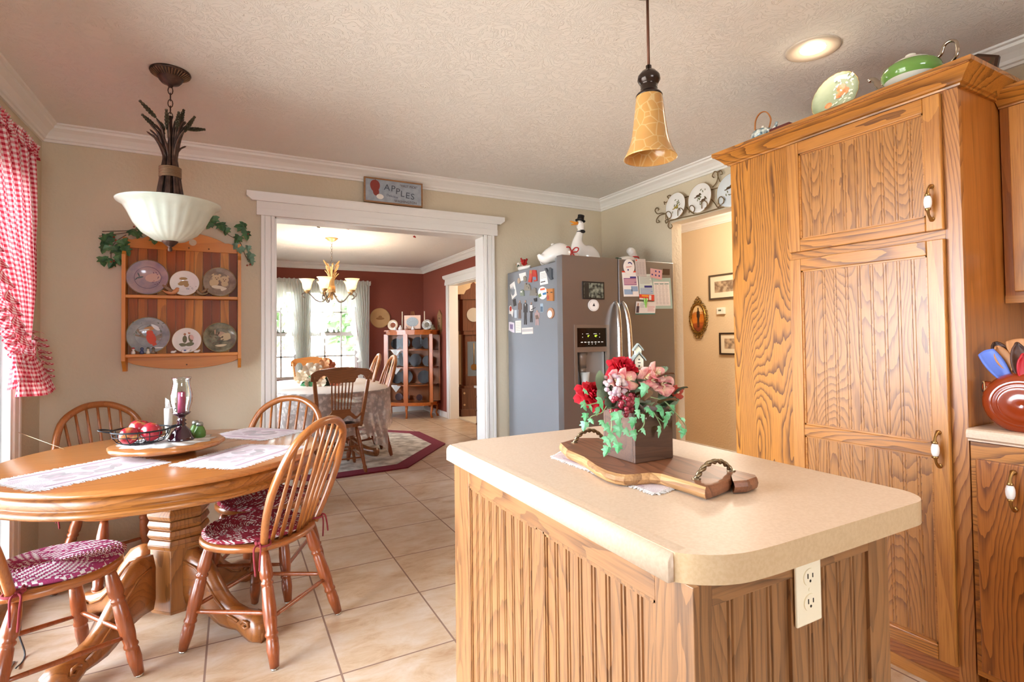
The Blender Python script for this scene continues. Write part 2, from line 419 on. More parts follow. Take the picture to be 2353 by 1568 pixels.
# left wall: patio door opening Y -.2 .. 3.378
b = MB(); PY0, PY1, PZ0, PZ1 = .75, 3.378, .05, 2.03
b.box(LX-T, LX, PY1, BY+.01, 0, CZ).box(LX-T, LX, -3.1, PY0, 0, CZ).box(LX-T, LX, PY0, PY1, PZ1, CZ).box(LX-T, LX, PY0, PY1, 0, PZ0)
struct('wall_left', b, M_WALL)
b = MB(); b.box(LX-T, LX, OY, 5.2, 0, CZ).box(LX-T, LX, 7.6, DY+.1, 0, CZ).box(LX-T, LX, 5.2, 7.6, 2.05, CZ).box(LX-T, LX, 5.2, 7.6, 0, .6)
struct('wall_dining_left', b, M_RED)
# right wall: hallway opening Y 1.3 .. 2.87
HY0, HY1, HZ, TR_ = 1.30, 2.955, 2.08, .10
b = MB(); b.box(RX, RX+TR_, HY1, BY+.01, 0, CZ).box(RX, RX+TR_, -3.1, HY0, 0, CZ).box(RX, RX+TR_, HY0, HY1, HZ, CZ)
struct('wall_right', b, M_WALL)
# dining right wall: opening Y 6.15 .. 7.64
QY0, QY1 = 6.15, 7.64
b = MB(); b.box(RX, RX+T, OY+.001, QY0, 0, CZ).box(RX, RX+T, QY1, DY+.1, 0, CZ).box(RX, RX+T, QY0, QY1, 2.045, CZ)
struct('wall_dining_right', b, M_RED)
b = MB(); b.box(RX+T+.01, 4.5, 8.25, 8.35, 0, CZ).box(4.4, 4.5, 5.1, 8.3, 0, CZ).box(RX+T+.01, 4.45, 5.2, 5.3, 0, CZ)
struct('wall_study', b, M_CREAM)
b = MB(); b.box(4.33, 4.43, .2, 5.1, 0, CZ).box(RX+T+.01, 4.33, 5.0, 5.1, 0, CZ).box(RX+T+.01, 4.33, .2, .3, 0, CZ)
struct('wall_hall', b, M_CREAM)
# dining far wall with a twin window
wx = lambda px: at_y(px, 750, DY)[0]
WA0, WA1, WB0, WB1 = wx(569), wx(683), wx(708), wx(822)
WZ0, WZ1 = .62, 2.02
b = MB(); b.box(LX-.1, WA0, DY, DY+.14, 0, CZ).box(WB1, RX+T, DY, DY+.14, 0, CZ).box(WA0, WB1, DY, DY+.14, WZ1, CZ).box(WA0, WB1, DY, DY+.14, 0, WZ0).box(WA1, WB0, DY, DY+.14, WZ0, WZ1)
struct('wall_dining_far', b, M_RED)
b = MB(); b.box(LX-.1, -.4, -3.16, -3.05, 0, CZ).box(1.2, RX+.1, -3.16, -3.05, 0, CZ).box(-.4, 1.2, -3.16, -3.05, 2.1, CZ).box(-.4, 1.2, -3.16, -3.05, 0, 1.0)
struct('wall_front', b, M_WALL)
def win(name, plane, a0, a1, z0, z1, c, cols, rows, mid=True, fr=.045):
    """double hung window; plane 'y' = constant y (c), 'x' = constant x"""
    g = MB(); p = MB()
    def bar(u0, u1, w0, w1, d0, d1, mb=g):
        if plane == 'y': mb.box(u0, u1, c+d0, c+d1, w0, w1)
        else: mb.box(c+d0, c+d1, u0, u1, w0, w1)
    bar(a0, a0+fr, z0, z1, 0, .05); bar(a1-fr, a1, z0, z1, 0, .05); bar(a0, a1, z1-fr, z1, 0, .05); bar(a0, a1, z0, z0+fr, 0, .05)
    zm = (z0+z1)/2
    if mid: bar(a0, a1, zm-.03, zm+.03, -.01, .05)
    for i in range(1, cols): x = a0+(a1-a0)*i/cols; bar(x-.012, x+.012, z0, z1, .008, .035)
    for j in range(1, rows):
        z = z0+(z1-z0)*j/rows
        if not (mid and abs(z-zm) < .03): bar(a0, a1, z-.012, z+.012, .008, .035)
    bar(a0+.01, a1-.01, z0+.01, z1-.01, .019, .023, p)
    w = thing(name, None, None) if False else bpy.data.objects.new(name, None); 
    if w.name not in C.objects: C.objects.link(w)
    w['kind'] = 'structure'
    g.build('window_frame', M_TRIM, w); p.build('pane', glass('window_glass'), w)
    return w
win('window_1', 'y', WA0, WA1, WZ0, WZ1, DY+.03, 3, 4)
win('window_2', 'y', WB0, WB1, WZ0, WZ1, DY+.03, 3, 4)
win('window_3', 'x', PY0, PY1, PZ0, PZ1, LX-.04, 3, 1, mid=False, fr=.03)
win('window_added_4', 'x', 5.2, 7.6, .6, 2.05, LX-.10, 4, 2)  # invented side window, lets extra daylight into the dining room
win('window_added_5', 'y', -.4, 1.2, 1.0, 2.1, -3.14, 3, 2)  # invented rear window, sized for the daylight it lets in
# ---- trims
def crown(name, pts, inward):
    """crown moulding swept along a polyline of wall corners (open); pts are wall-line points, inward = unit dirs of room side per segment"""
    prof = [(.0, .0), (.012, .0), (.014, .012), (.022, .016), (.026, .03), (.045, .052), (.066, .066), (.07, .078), (.082, .082), (.085, .09), (0, .09)]
    b = MB()
    n = len(pts); vs = []
    for i, p in enumerate(pts):
        if i == 0: d = Vector(inward[0])
        elif i == n-1: d = Vector(inward[-1])
        else: d = Vector(inward[i-1])+Vector(inward[i])
        for q, z in prof: vs.append((p[0]+d[0]*q, p[1]+d[1]*q, CZ-.09+z))
    k = len(prof); fs = []
    for i in range(n-1):
        for j in range(k-1): fs.append((i*k+j, i*k+j+1, (i+1)*k+j+1, (i+1)*k+j))
    b.add(vs, fs); return struct(name, b, M_TRIM)
crown('trim_1', [(RX, -3), (RX, BY), (LX, BY), (LX, -3)], [(-1, 0), (0, -1), (1, 0)])
crown('trim_2', [(RX, OY+.006), (RX, DY), (LX, DY), (LX, OY+.006)], [(-1, 0), (0, -1), (1, 0)])
crown('trim_3', [(4.33, .3), (4.33, 5.0)], [(-1, 0)])
crown('trim_4', [(4.4, 5.3), (4.4, 8.25), (RX+T+.01, 8.25)], [(-1, 0), (0, -1)])
def casing_bar(b, x0, x1, z0, z1, P, d=.018):
    """fluted side casing; P(x, depth, z) maps into the wall frame"""
    w = x1-x0
    for a0, a1, th in ((0, .24, d), (.24, .30, d*.55), (.30, .70, d*.8), (.70, .76, d*.55), (.76, 1, d)):
        box_P(b, x0+w*a0, x0+w*a1, 0, th, z0, z1, P)
def box_P(b, x0, x1, d0, d1, z0, z1, P):
    c = [P(x, d, z) for z in (z0, z1) for d in (d0, d1) for x in (x0, x1)]
    b.add([c[0], c[1], c[3], c[2], c[4], c[5], c[7], c[6]], [(0, 3, 2, 1), (4, 5, 6, 7), (0, 1, 5, 4), (1, 2, 6, 5), (2, 3, 7, 6), (3, 0, 4, 7)])
def header(b, x0, x1, z, P, s=1.0):
    """crosshead: fillet, frieze, cap with cut ends"""
    box_P(b, x0-.02, x1+.02, 0, .028, z, z+.045, P)
    box_P(b, x0-.02, x1+.02, 0, .022, z+.045, z+.092, P)
    o = [(x0-.045, z+.092), (x1+.045, z+.092), (x1+.078, z+.118), (x1+.078, z+.15), (x0-.078, z+.15), (x0-.078, z+.118)]
    n = len(o); vs = [P(x, 0, q) for x, q in o]+[P(x, .042 if i > 1 else .03, q) for i, (x, q) in enumerate(o)]
    b.add(vs, [tuple(range(n)), tuple(range(2*n-1, n-1, -1))]+[(i, n+i, n+(i+1) % n, (i+1) % n) for i in range(n)])
b = MB(); P = lambda x, d, z: (x, BY-d, z)
casing_bar(b, .161, DX0, 0, DZ, P); casing_bar(b, DX1, 1.835, 0, DZ, P); header(b, .155, 1.84, DZ, P)
b.box(DX0, DX0+.012, BY-.001, OY+.007, 0, DZ).box(DX1-.012, DX1, BY-.001, OY+.007, 0, DZ).box(DX0, DX1, BY-.001, OY+.007, DZ-.012, DZ)
struct('door_1', b, M_TRIM, bevel=.0015)
b = MB(); P = lambda x, d, z: (x, OY+.006+d, z)
casing_bar(b, .161, DX0, 0, DZ, P); casing_bar(b, DX1, 1.835, 0, DZ, P); header(b, .155, 1.84, DZ, P)
struct('door_2', b, M_TRIM)
b = MB(); P = lambda x, d, z: (RX-d, x, z)
casing_bar(b, QY1, QY1+.095, 0, 2.045, P); casing_bar(b, QY0-.095, QY0, 0, 2.045, P); header(b, QY0-.1, QY1+.1, 2.045, P)
b.box(RX, RX+T, QY1-.012, QY1, 0, 2.045).box(RX, RX+T, QY0, QY0+.012, 0, 2.045).box(RX, RX+T, QY0, QY1, 2.033, 2.045)
struct('door_3', b, M_TRIM)
b = MB(); P = lambda x, d, z: (LX+d, x, z)
casing_bar(b, PY1, PY1+.09, 0, 2.045, P); header(b, PY0, PY1+.1, 2.045, P)
b.box(LX-T, LX, PY1-.01, PY1, .05, 2.03)
struct('door_4', b, M_TRIM)
b = MB(); P = lambda x, d, z: (x, DY-d, z)
casing_bar(b, WA0-.08, WA0, WZ0-.06, WZ1, P); casing_bar(b, WB1, WB1+.08, WZ0-.06, WZ1, P); box_P(b, WA0-.1, WB1+.1, 0, .05, WZ0-.05, WZ0-.02, P); header(b, WA0-.08, WB1+.08, WZ1, P)
box_P(b, WA1, WB0, 0, .02, WZ0-.02, WZ1, P)
struct('trim_5', b, M_TRIM)
def basebd(name, segs):
    b = MB()
    for x0, x1, y0, y1 in segs: b.box(x0, x1, y0, y1, 0, .09); 
    struct(name, b, M_TRIM, bevel=.004)
basebd('baseboard_back', [(LX, .16, BY-.014, BY), (1.84, RX, BY-.014, BY)])
basebd('baseboard_left', [(LX, LX+.014, 3.47, BY)])
basebd('baseboard_right', [(RX-.014, RX, HY1, BY)])
basebd('baseboard_dining', [(LX, RX, DY-.014, DY), (RX-.014, RX, QY1+.1, DY), (RX-.014, RX, OY, QY0-.1)])
basebd('baseboard_hall', [(4.316, 4.33, .3, 5.0)])
# floor register, outlet behind the far chair

# ---------------------------------------------------------------- cabinet oak
OAK = dict(light='#d08a45', dark='#8a4a1c')
W_OAKZ = wood('oak_cabinet_v', '#c07d31', '#6b3d12', 'Z', rings=8, stretch=.16)
W_OAKY = wood('oak_cabinet_h', '#c07d31', '#6b3d12', 'Y', rings=8, stretch=.16)
W_OAKX = wood('oak_cabinet_x', '#c07d31', '#6b3d12', 'X', rings=8, stretch=.16)
W_OAKQ = wood('oak_rail_fine', '#c2833c', '#8f5420', 'Z', rings=3, stretch=.06, contrast=.5, fine=.6)
W_OAKQY = wood('oak_rail_fine_h', '#c2833c', '#8f5420', 'Y', rings=3, stretch=.06, contrast=.5, fine=.6)
W_PANEL = wood('oak_plain_side', '#b26c2b', '#864a16', 'Z', rings=3, stretch=.05, contrast=.45, fine=.5)
W_GAP = mat('cabinet_shadow_gap', '#3a1c0c', rough=.7)
BRASS = mat('antique_brass', '#b08d5a', rough=.28, metal=1)
PORC = mat('white_porcelain', '#f1eeea', rough=.12, coat=.5)

def beadboard(mb, P, u0, u1, z0, z1, step=.05, d=0.0, g=.0036):
    """panel face with double-bead grooves; P(u, depth, z), depth 0 = face, negative = into the panel"""
    xs = [(u0, 0)]
    n = max(1, round((u1-u0)/step)); st = (u1-u0)/n
    for i in range(1, n):
        c = u0+i*st
        for o in (-.0048, .0048):
            xs += [(c+o-.0028, 0), (c+o-.0009, -g), (c+o+.0009, -g), (c+o+.0028, 0)]
    xs.append((u1, 0))
    vs = [P(x, d+q, z0) for x, q in xs]+[P(x, d+q, z1) for x, q in xs]
    k = len(xs)
    mb.add(vs, [(i, i+1, k+i+1, k+i) for i in range(k-1)])
    mb.add([P(u0, d, z0), P(u1, d, z0), P(u1, d-.008, z0), P(u0, d-.008, z0), P(u0, d, z1), P(u1, d, z1), P(u1, d-.008, z1), P(u0, d-.008, z1)], [(0, 1, 2, 3), (7, 6, 5, 4), (3, 2, 6, 7)])
def rail_frame(P, u0, u1, z0, z1, w, d0, d1, mids=(), mw=.045):
    """returns (stiles, rails) of a framed door: P(u, depth, z)"""
    st = MB(); ra = MB()
    box_P(st, u0, u0+w, d0, d1, z0, z1, P); box_P(st, u1-w, u1, d0, d1, z0, z1, P)
    box_P(ra, u0+w, u1-w, d0, d1, z0, z0+w, P); box_P(ra, u0+w, u1-w, d0, d1, z1-w, z1, P)
    for z in mids: box_P(ra, u0+w, u1-w, d0, d1, z-mw/2, z+mw/2, P)
    return st, ra
def each(name, boxes, P, m, parent, bevel=.001):
    """every stile or rail a part of its own; box = (u0, u1, d0, d1, z0, z1)"""
    for bx_ in boxes:
        b = MB(); box_P(b, *bx_, P); b.build(name, m, parent, bevel=bevel)
def framed_door(name, P, u0, u1, z0, z1, w, parent, panel_m, d0=.001, d1=.021, mids=(), mw=.045, step=.047, top=.009):
    b = MB(); box_P(b, u0, u1, d0, d0+.006, z0, z1, P); d_ = b.build(name, W_GAP if False else panel_m, parent)
    each('stile', [(u0, u0+w, d0, d1, z0, z1), (u1-w, u1, d0, d1, z0, z1)], P, W_OAKQ, d_, .003)
    each('rail', [(u0+w, u1-w, d0, d1, z0, z0+w), (u0+w, u1-w, d0, d1, z1-w, z1)]+[(u0+w, u1-w, d0, d1, z-mw/2, z+mw/2) for z in mids], P, W_OAKY, d_, .003)
    zs = [z0+w]+[q for m_ in mids for q in (m_-mw/2, m_+mw/2)]+[z1-w]
    for k in range(0, len(zs), 2):
        pb = MB(); beadboard(pb, P, u0+w, u1-w, zs[k], zs[k+1], step, top); pb.build('beadboard_panel', panel_m, d_)
        mo = MB(); molding(mo, P, u0+w, u1-w, zs[k], zs[k+1], d1-.002, .012); mo.build('panel_moulding', W_OAKQY, d_)
    return d_
def molding(mb, P, u0, u1, z0, z1, d, w=.012):
    """ovolo step round the inside of a panel opening"""
    for a, dd in ((0, d*.75), (w*.5, d*.4)):
        e = w*.5
        box_P(mb, u0+a, u0+a+e, 0, dd, z0+a, z1-a, P); box_P(mb, u1-a-e, u1-a, 0, dd, z0+a, z1-a, P)
        box_P(mb, u0+a, u1-a, 0, dd, z0+a, z0+a+e, P); box_P(mb, u0+a, u1-a, 0, dd, z1-a-e, z1-a, P)
def pull(parent, c, out, name='handle', h=.115, lab='brass and white porcelain pull'):
    """bail pull: brass feet, porcelain barrel; c = centre on the door face, out = unit normal"""
    o = Vector(out); c = Vector(c); a = MB(); p = MB()
    pp, rr_ = [], []
    for s in (-1, 1):
        f = c+Vector((0, 0, s*h/2)); q_ = [f, f+o*.004, f+o*.006, f+o*.014+Vector((0, 0, -s*.004)), f+o*.024+Vector((0, 0, -s*.014)), f+o*.027+Vector((0, 0, -s*.026)), f+o*.027+Vector((0, 0, -s*.031)), f+o*.027+Vector((0, 0, -s*.036)), f+o*.027+Vector((0, 0, -s*.038))]; r_ = [.0085, .0085, .0055, .005, .0042, .005, .009, .009, .004]
        if s > 0: q_.reverse(); r_.reverse()
        pp += q_; rr_ += r_
    a.tube(pp, rr_, 12)
    q = c+o*.027
    p.tube([q+Vector((0, 0, z)) for z in (-.022, -.018, -.01, 0, .01, .018, .022)], [.007, .0095, .0118, .0125, .0118, .0095, .007], 14)
    hd = a.build(name, BRASS, parent); p.build('porcelain_grip', PORC, hd); 
    return hd

# ---- pantry (tall cabinet), face plane X = PX looking to -X
PX, PY0_, PY1_ = 2.167, .857, 1.793
pan = thing('pantry_cabinet', 'tall golden oak pantry cabinet with two beadboard doors and crown moulding', 'cabinet', (PX, (PY0_+PY1_)/2, 0))
oy = (PY0_+PY1_)/2
P = lambda u, d, z: (-d, u-oy, z)      # local, u = world Y, depth outwards (-X)
XB = RX-PX-.004
b = MB(); box_P(b, PY0_, PY1_, -XB, -.02, .10, 2.10, P); box_P(b, PY0_+.0, PY1_, -XB, -.07, 0, .10, P); b.build('carcass', W_PANEL, pan)
b = MB(); box_P(b, 1.478, PY1_, -.02, .0, .0, 2.10, P); b.build('filler_panel', wood('oak_cathedral_panel', '#c48030', '#663a0f', 'Z', rings=11, stretch=.17, contrast=.9, seed=3), pan)
b = MB(); box_P(b, PY0_, PY0_+.048, -.02, 0, .0, 2.10, P); b.build('stile', wood('oak_cathedral_stile', '#b97c40', '#7a4520', 'Z', rings=7, stretch=.2, seed=9), pan)
each('face_rail', [(PY0_+.048, 1.478, -.02, 0, 2.05, 2.10), (PY0_+.048, 1.478, -.02, 0, 1.545, 1.60)], P, W_OAKY, pan)
b = MB(); box_P(b, PY0_+.048, 1.478, -.02, .0, .0, .115, P)
b.build('base_rail', wood('oak_base_rail', '#b06a30', '#7c401a', 'Y', rings=7, stretch=.2, seed=4), pan)
b = MB(); box_P(b, PY0_, 1.478, -.0, .008, .0, .045, P); b.build('toe_strip', W_OAKQY, pan)
for nm, z0, z1, mids, hz in (('upper_door', 1.588, 2.062, (), 1.685), ('lower_door', .10, 1.556, (.823,), .83)):
    d_ = framed_door(nm, P, .903, 1.478, z0, z1, .052, pan, wood('oak_bead_%s' % nm, '#b67c3e', '#744722', 'Z', rings=11, stretch=.22, contrast=.75, seed=5), mids=mids, mw=.048)
    pull(d_, P(.934, .021, hz), (-1, 0, 0))
# crown on the pantry: swept profile round three sides
def cab_crown(parent, pts, inward, z, H=.085, R=.062, m=None, name='crown_moulding'):
    prof = [(0, 0), (.010, 0), (.012, .008), (.020, .012), (.024, .020), (.034, .034), (.050, .052), (.056, .060), (.060, .064), (R, .066), (R, H), (0, H)]
    prof = [(q, h*H/.085) for q, h in prof[:-2]]+[(R, H), (0, H)]
    b = MB(); n = len(pts); k = len(prof); vs = []; fs = []
    for i, p in enumerate(pts):
        if i == 0: d = Vector(inward[0])
        elif i == n-1: d = Vector(inward[-1])
        else: d = Vector(inward[i-1])+Vector(inward[i])
        for q, h in prof: vs.append((p[0]+d[0]*q, p[1]+d[1]*q, z+h))
    for i in range(n-1):
        for j in range(k-1): fs.append((i*k+j, i*k+j+1, (i+1)*k+j+1, (i+1)*k+j))
    fs.append(tuple(range(k))); fs.append(tuple((n-1)*k+j for j in range(k-1, -1, -1)))
    b.add(vs, fs); return b.build(name, m or W_OAKY, parent)
y0, y1 = PY0_-oy, PY1_-oy
cab_crown(pan, [(XB, y1), (0, y1), (0, y0), (.36, y0)], [(0, 1), (-1, 0), (0, -1)], 2.068, H=.068)
b = MB(); b.box(0, XB, y0, y1, 2.10, 2.115); b.box(-.06, XB, y0-.055, y1+.06, 2.115, 2.136); b.build('top_board', W_PANEL, pan)
# ---- upper wall cabinet to the right
UX = 2.47
uc = thing('upper_cabinet', 'oak wall cabinet with crown moulding at the right edge, beside the pantry', 'cabinet', (UX, .45, 1.36))
oyu, oz = .45, 1.36
P2 = lambda u, d, z: (-d, u-oyu, z-oz)
b = MB(); box_P(b, .1, .853, -(RX-UX-.004), 0, 1.36, 2.08, P2); b.build('carcass', W_PANEL, uc)
b = MB(); box_P(b, .1, .853, .0, .004, 1.335, 1.362, P2); b.build('light_rail', W_OAKQY, uc)
d_ = framed_door('door', P2, .40, .822, 1.375, 2.04, .055, uc, W_OAKZ)
cab_crown(uc, [(0, .853-oyu), (0, .1-oyu)], [(-1, 0)], 2.045-oz, H=.058)
b = MB(); box_P(b, .1, .853, -(RX-UX-.004), 0, 2.06, 2.10, P2); b.build('top_board', W_PANEL, uc)
pull(d_, P2(.765, .02, 1.50), (-1, 0, 0))
# ---- base cabinet + laminate counter at the right
bc = thing('base_cabinet', 'oak base cabinet under the pale countertop at the right edge', 'cabinet', (PX+.0, .45, 0))
P3 = lambda u, d, z: (-d, u-.45, z)
b = MB(); box_P(b, .1, .853, -(RX-PX-.004), 0, .10, .868, P3); box_P(b, .1, .853, -(RX-PX-.004), -.07, 0, .10, P3); b.build('carcass', W_OAKY, bc)
b = MB(); box_P(b, .45, .835, .001, .019, .125, .815, P3); d_ = b.build('door', wood('oak_loop_door', '#ad6828', '#68350f', 'Z', rings=12, stretch=.2, seed=21), bc, bevel=.004)
pull(d_, P3(.737, .02, .735), (-1, 0, 0))
LAM = mat('laminate_speckle', '#d6bfa7', rough=.42, var=.10, vscale=170, c2='#cfb69c')
ct = MB(); x0 = PX-.03
ct.prism([(x0+.012, .873), (x0+.012, .878), (x0, .885), (x0, .900), (x0+.004, .910), (x0+.014, .914), (2.905, .914), (2.905, .873)], -.853, -.1)
ct.v = [Vector((v[0], -v[2], v[1])) for v in ct.v]
tag(ct.build('countertop', LAM), 'short cream laminate counter beside the pantry under the brown pitcher', 'countertop')
# ---- island
ix, iy = .83, 1.0
isl = thing('kitchen_island', 'oak beadboard kitchen island in the foreground under the cream countertop', 'kitchen island', (ix, iy, 0))
IX0, IX1, IY0, IY1, IZ = .583, 1.113, .575, 1.50, .87
b = MB(); b.box(IX0+.012-ix, IX1-.012-ix, IY0+.012-iy, IY1-iy, .0, IZ); b.build('carcass', W_PANEL, isl)
L_ISL = wood('oak_island', '#98683c', '#5a381c', 'Z', rings=9, stretch=.2, contrast=.6, seed=31, coat=.9, cr_=.33, fine=.5)
L_ISLY = wood('oak_island_h', '#98683c', '#5a381c', 'Y', rings=9, stretch=.2, contrast=.6, seed=37, coat=.9, cr_=.33, fine=.5)
L_ISF = wood('oak_island_f', '#98683c', '#5a381c', 'Z', rings=9, stretch=.2, contrast=.6, seed=41, coat=.9, cr_=.33, fine=.5)
L_ISFX = wood('oak_island_fh', '#98683c', '#5a381c', 'X', rings=6, stretch=.2, contrast=.6, seed=43, coat=.9, cr_=.33, fine=.5)
PL = lambda u, d, z: (IX0-d-ix, u-iy, z)
PF = lambda u, d, z: (u-ix, IY0-d-iy, z)
each('side_stile', [(IY0-.012, .643, -.012, 0, 0, IZ), (.987, 1.012, -.012, 0, .09, .818), (1.392, IY1, -.012, 0, 0, IZ)], PL, L_ISL, isl)
each('side_rail', [(.643, 1.392, -.012, 0, .818, IZ), (.643, 1.392, -.012, 0, 0, .09)], PL, L_ISLY, isl)
for u0, u1 in ((.643, .987), (1.012, 1.392)):
    b = MB(); beadboard(b, PL, u0, u1, .09, .818, .043, -.007); pp = b.build('beadboard_panel', L_ISL, isl)
    b = MB(); 
    P_ = lambda u, d, z: PL(u, -.007+d, z); molding(b, P_, u0, u1, .09, .818, .008, .009); b.build('panel_moulding', L_ISL, pp)
each('front_stile', [(IX0+.012, .634, -.012, 0, 0, IZ), (1.048, IX1, -.012, 0, 0, IZ), (.819, .836, -.012, 0, 0, .826)], PF, L_ISF, isl)
each('front_rail', [(.634, 1.048, -.012, .0, .826, IZ)], PF, L_ISFX, isl)
for u0, u1 in ((.634, .819), (.836, 1.048)):
    b = MB(); beadboard(b, PF, u0, u1, 0.05, .826, .042, -.007); b.build('beadboard_panel', L_ISF, isl)
# island top: rolled edge on the left (-X), square laminate edge elsewhere, all corners rounded
def arc(cx, cy, r, a0, a1, n=8): return [(cx+r*math.cos(a0+(a1-a0)*i/n), cy+r*math.sin(a0+(a1-a0)*i/n)) for i in range(n+1)]
out = [(.574, .590)]+[(p.x, p.y) for p in bez([(.576, .588, 0), (.590, .572, 0), (.612, .556, 0), (.640, .543, 0), (.675, .535, 0), (.73, .532, 0)], 6)]+arc(1.135, .597, .065, -pi/2, 0, 8)+arc(1.135, 1.475, .065, 0, pi/2, 8)+[(.80, 1.54), (.72, 1.54), (.66, 1.535), (.61, 1.525), (.574, 1.512)]
b = MB(); b.prism(out, .870, .914, 0)
o = b.build('island_countertop', [LAM, mat('laminate_edge', '#c9ae8a', rough=.35, var=.08, vscale=170, c2='#c2a580')])
o.data.polygons[0].material_index = 0
for p in o.data.polygons:
    if abs(p.normal.z) < .5: p.material_index = 1; p.use_smooth = len(p.vertices) == 4 and p.area < .002
rb = MB(); n = 10
prof = [(.574, .870), (.563, .870)]+[(.563+.017-.017*math.cos(t), .897+.017*math.sin(t)) for t in [pi/2*i/8 for i in range(9)]]+[(.590, .9146), (.60, .9142)]
k = len(prof); vs = [(x, y, z) for y in (.592, 1.512) for x, z in prof]
rb.add(vs, [(i, i+k, i+k+1, i+1) for i in range(k-1)]+[tuple(range(k)), tuple(range(2*k-1, k-1, -1))], 0, True)
rb.build('rolled_edge', LAM, o)
tag(o, 'cream laminate island countertop with rounded corners and rolled left edge', 'countertop')
# outlet on the island front
ol = thing('electrical_outlet', 'ivory double electrical outlet on the front end of the island', 'outlet', (.858, IY0-.001, .802))
IV = mat('ivory_plastic', '#efe4c8', rough=.35); DK = mat('slot_dark', '#2a2018', rough=.8)
b = MB(); b.box(-.034, .034, -.006, 0, -.058, .058); b.build('cover_plate', IV, ol, bevel=.003)
for s in (-1, 1):
    b = MB(); b.disc((0, -.006, s*.021), (0, -1, 0), .0165, 20, th=.002, ry=.0145); q = b.build('receptacle', IV, ol)
    b = MB(); b.box(-.0075, -.0055, -.0087, -.007, s*.021-.001, s*.021+.007).box(.0055, .0075, -.0087, -.007, s*.021-.001, s*.021+.006); b.disc((0, -.0078, s*.021-.006), (0, -1, 0), .0024, 10); b.build('slot', DK, q)
b = MB(); b.disc((0, -.006, 0), (0, -1, 0), .003, 10, th=.001); b.build('screw', IV, ol)
# ---------------------------------------------------------------- round pedestal table, chairs
W_TBL = wood('table_oak_top', '#b8743a', '#96571f', 'X', rings=4, stretch=.06, contrast=.35, fine=.35, rough=.2, coat=.6)
W_TBE = wood('table_oak_edge', '#aa6c30', '#6a3a12', 'X', rings=7, stretch=.10, contrast=.6, rough=.28, coat=.5)
W_PED = wood('table_oak_pedestal', '#9c6430', '#6f4219', 'Z', rings=9, stretch=.2, contrast=.75, rough=.28, coat=.5)
W_FOOT = wood('table_oak_foot', '#9c5f2c', '#6a3b16', 'X', rings=6, stretch=.2, contrast=.5, rough=.28, coat=.5)
TCX, TCY, TR = -.245, 2.78, .612
tb = thing('dining_table', 'round golden oak pedestal table with placemats, nearest the patio window', 'table', (TCX, TCY, 0))
b = MB(); b.lathe([(0, .726), (TR-.016, .726), (TR-.004, .729), (TR, .734), (TR-.001, .739), (TR-.008, .743), (TR-.010, .747), (TR-.016, .750), (0, .750)], 96)
b.build('tabletop', W_TBL, tb)
b = MB(); b.lathe([(.2, .652), (TR-.024, .652), (TR-.014, .656), (TR-.010, .665), (TR-.014, .674), (TR-.030, .678), (TR-.032, .680), (TR-.026, .686), (TR-.028, .716), (TR-.038, .719), (TR-.038, .7258), (.2, .7258)], 96)
b.build('apron', W_TBE, tb)
def ngon(r, n=6, a=0): return [(r*math.cos(a+2*pi*i/n), r*math.sin(a+2*pi*i/n)) for i in range(n)]
b = MB(); b.T = Matrix.Translation((.04, .0, 0)) @ Matrix.Scale(.86, 4, (1, 0, 0)) @ Matrix.Scale(.86, 4, (0, 1, 0))
A0 = .30
for z0, z1, r0, r1 in ((.085, .10, .118, .125), (.10, .355, .125, .125), (.355, .375, .133, .138), (.375, .395, .138, .128), (.395, .40, .122, .122), (.40, .415, .13, .139), (.415, .435, .139, .13), (.435, .44, .122, .122), (.44, .455, .13, .139), (.455, .475, .139, .13), (.475, .48, .122, .122), (.48, .50, .133, .141), (.50, .52, .141, .128), (.52, .66, .128, .135)):
    o0 = ngon(r0, 6, A0); o1 = ngon(r1, 6, A0)
    vs = [(x, y, z0) for x, y in o0]+[(x, y, z1) for x, y in o1]
    b.add(vs, [(5, 4, 3, 2, 1, 0), (6, 7, 8, 9, 10, 11)]+[(i, (i+1) % 6, 6+(i+1) % 6, 6+i) for i in range(6)])
b.build('pedestal', W_PED, tb, bevel=.004)
FA = math.atan2(-.30, .35)
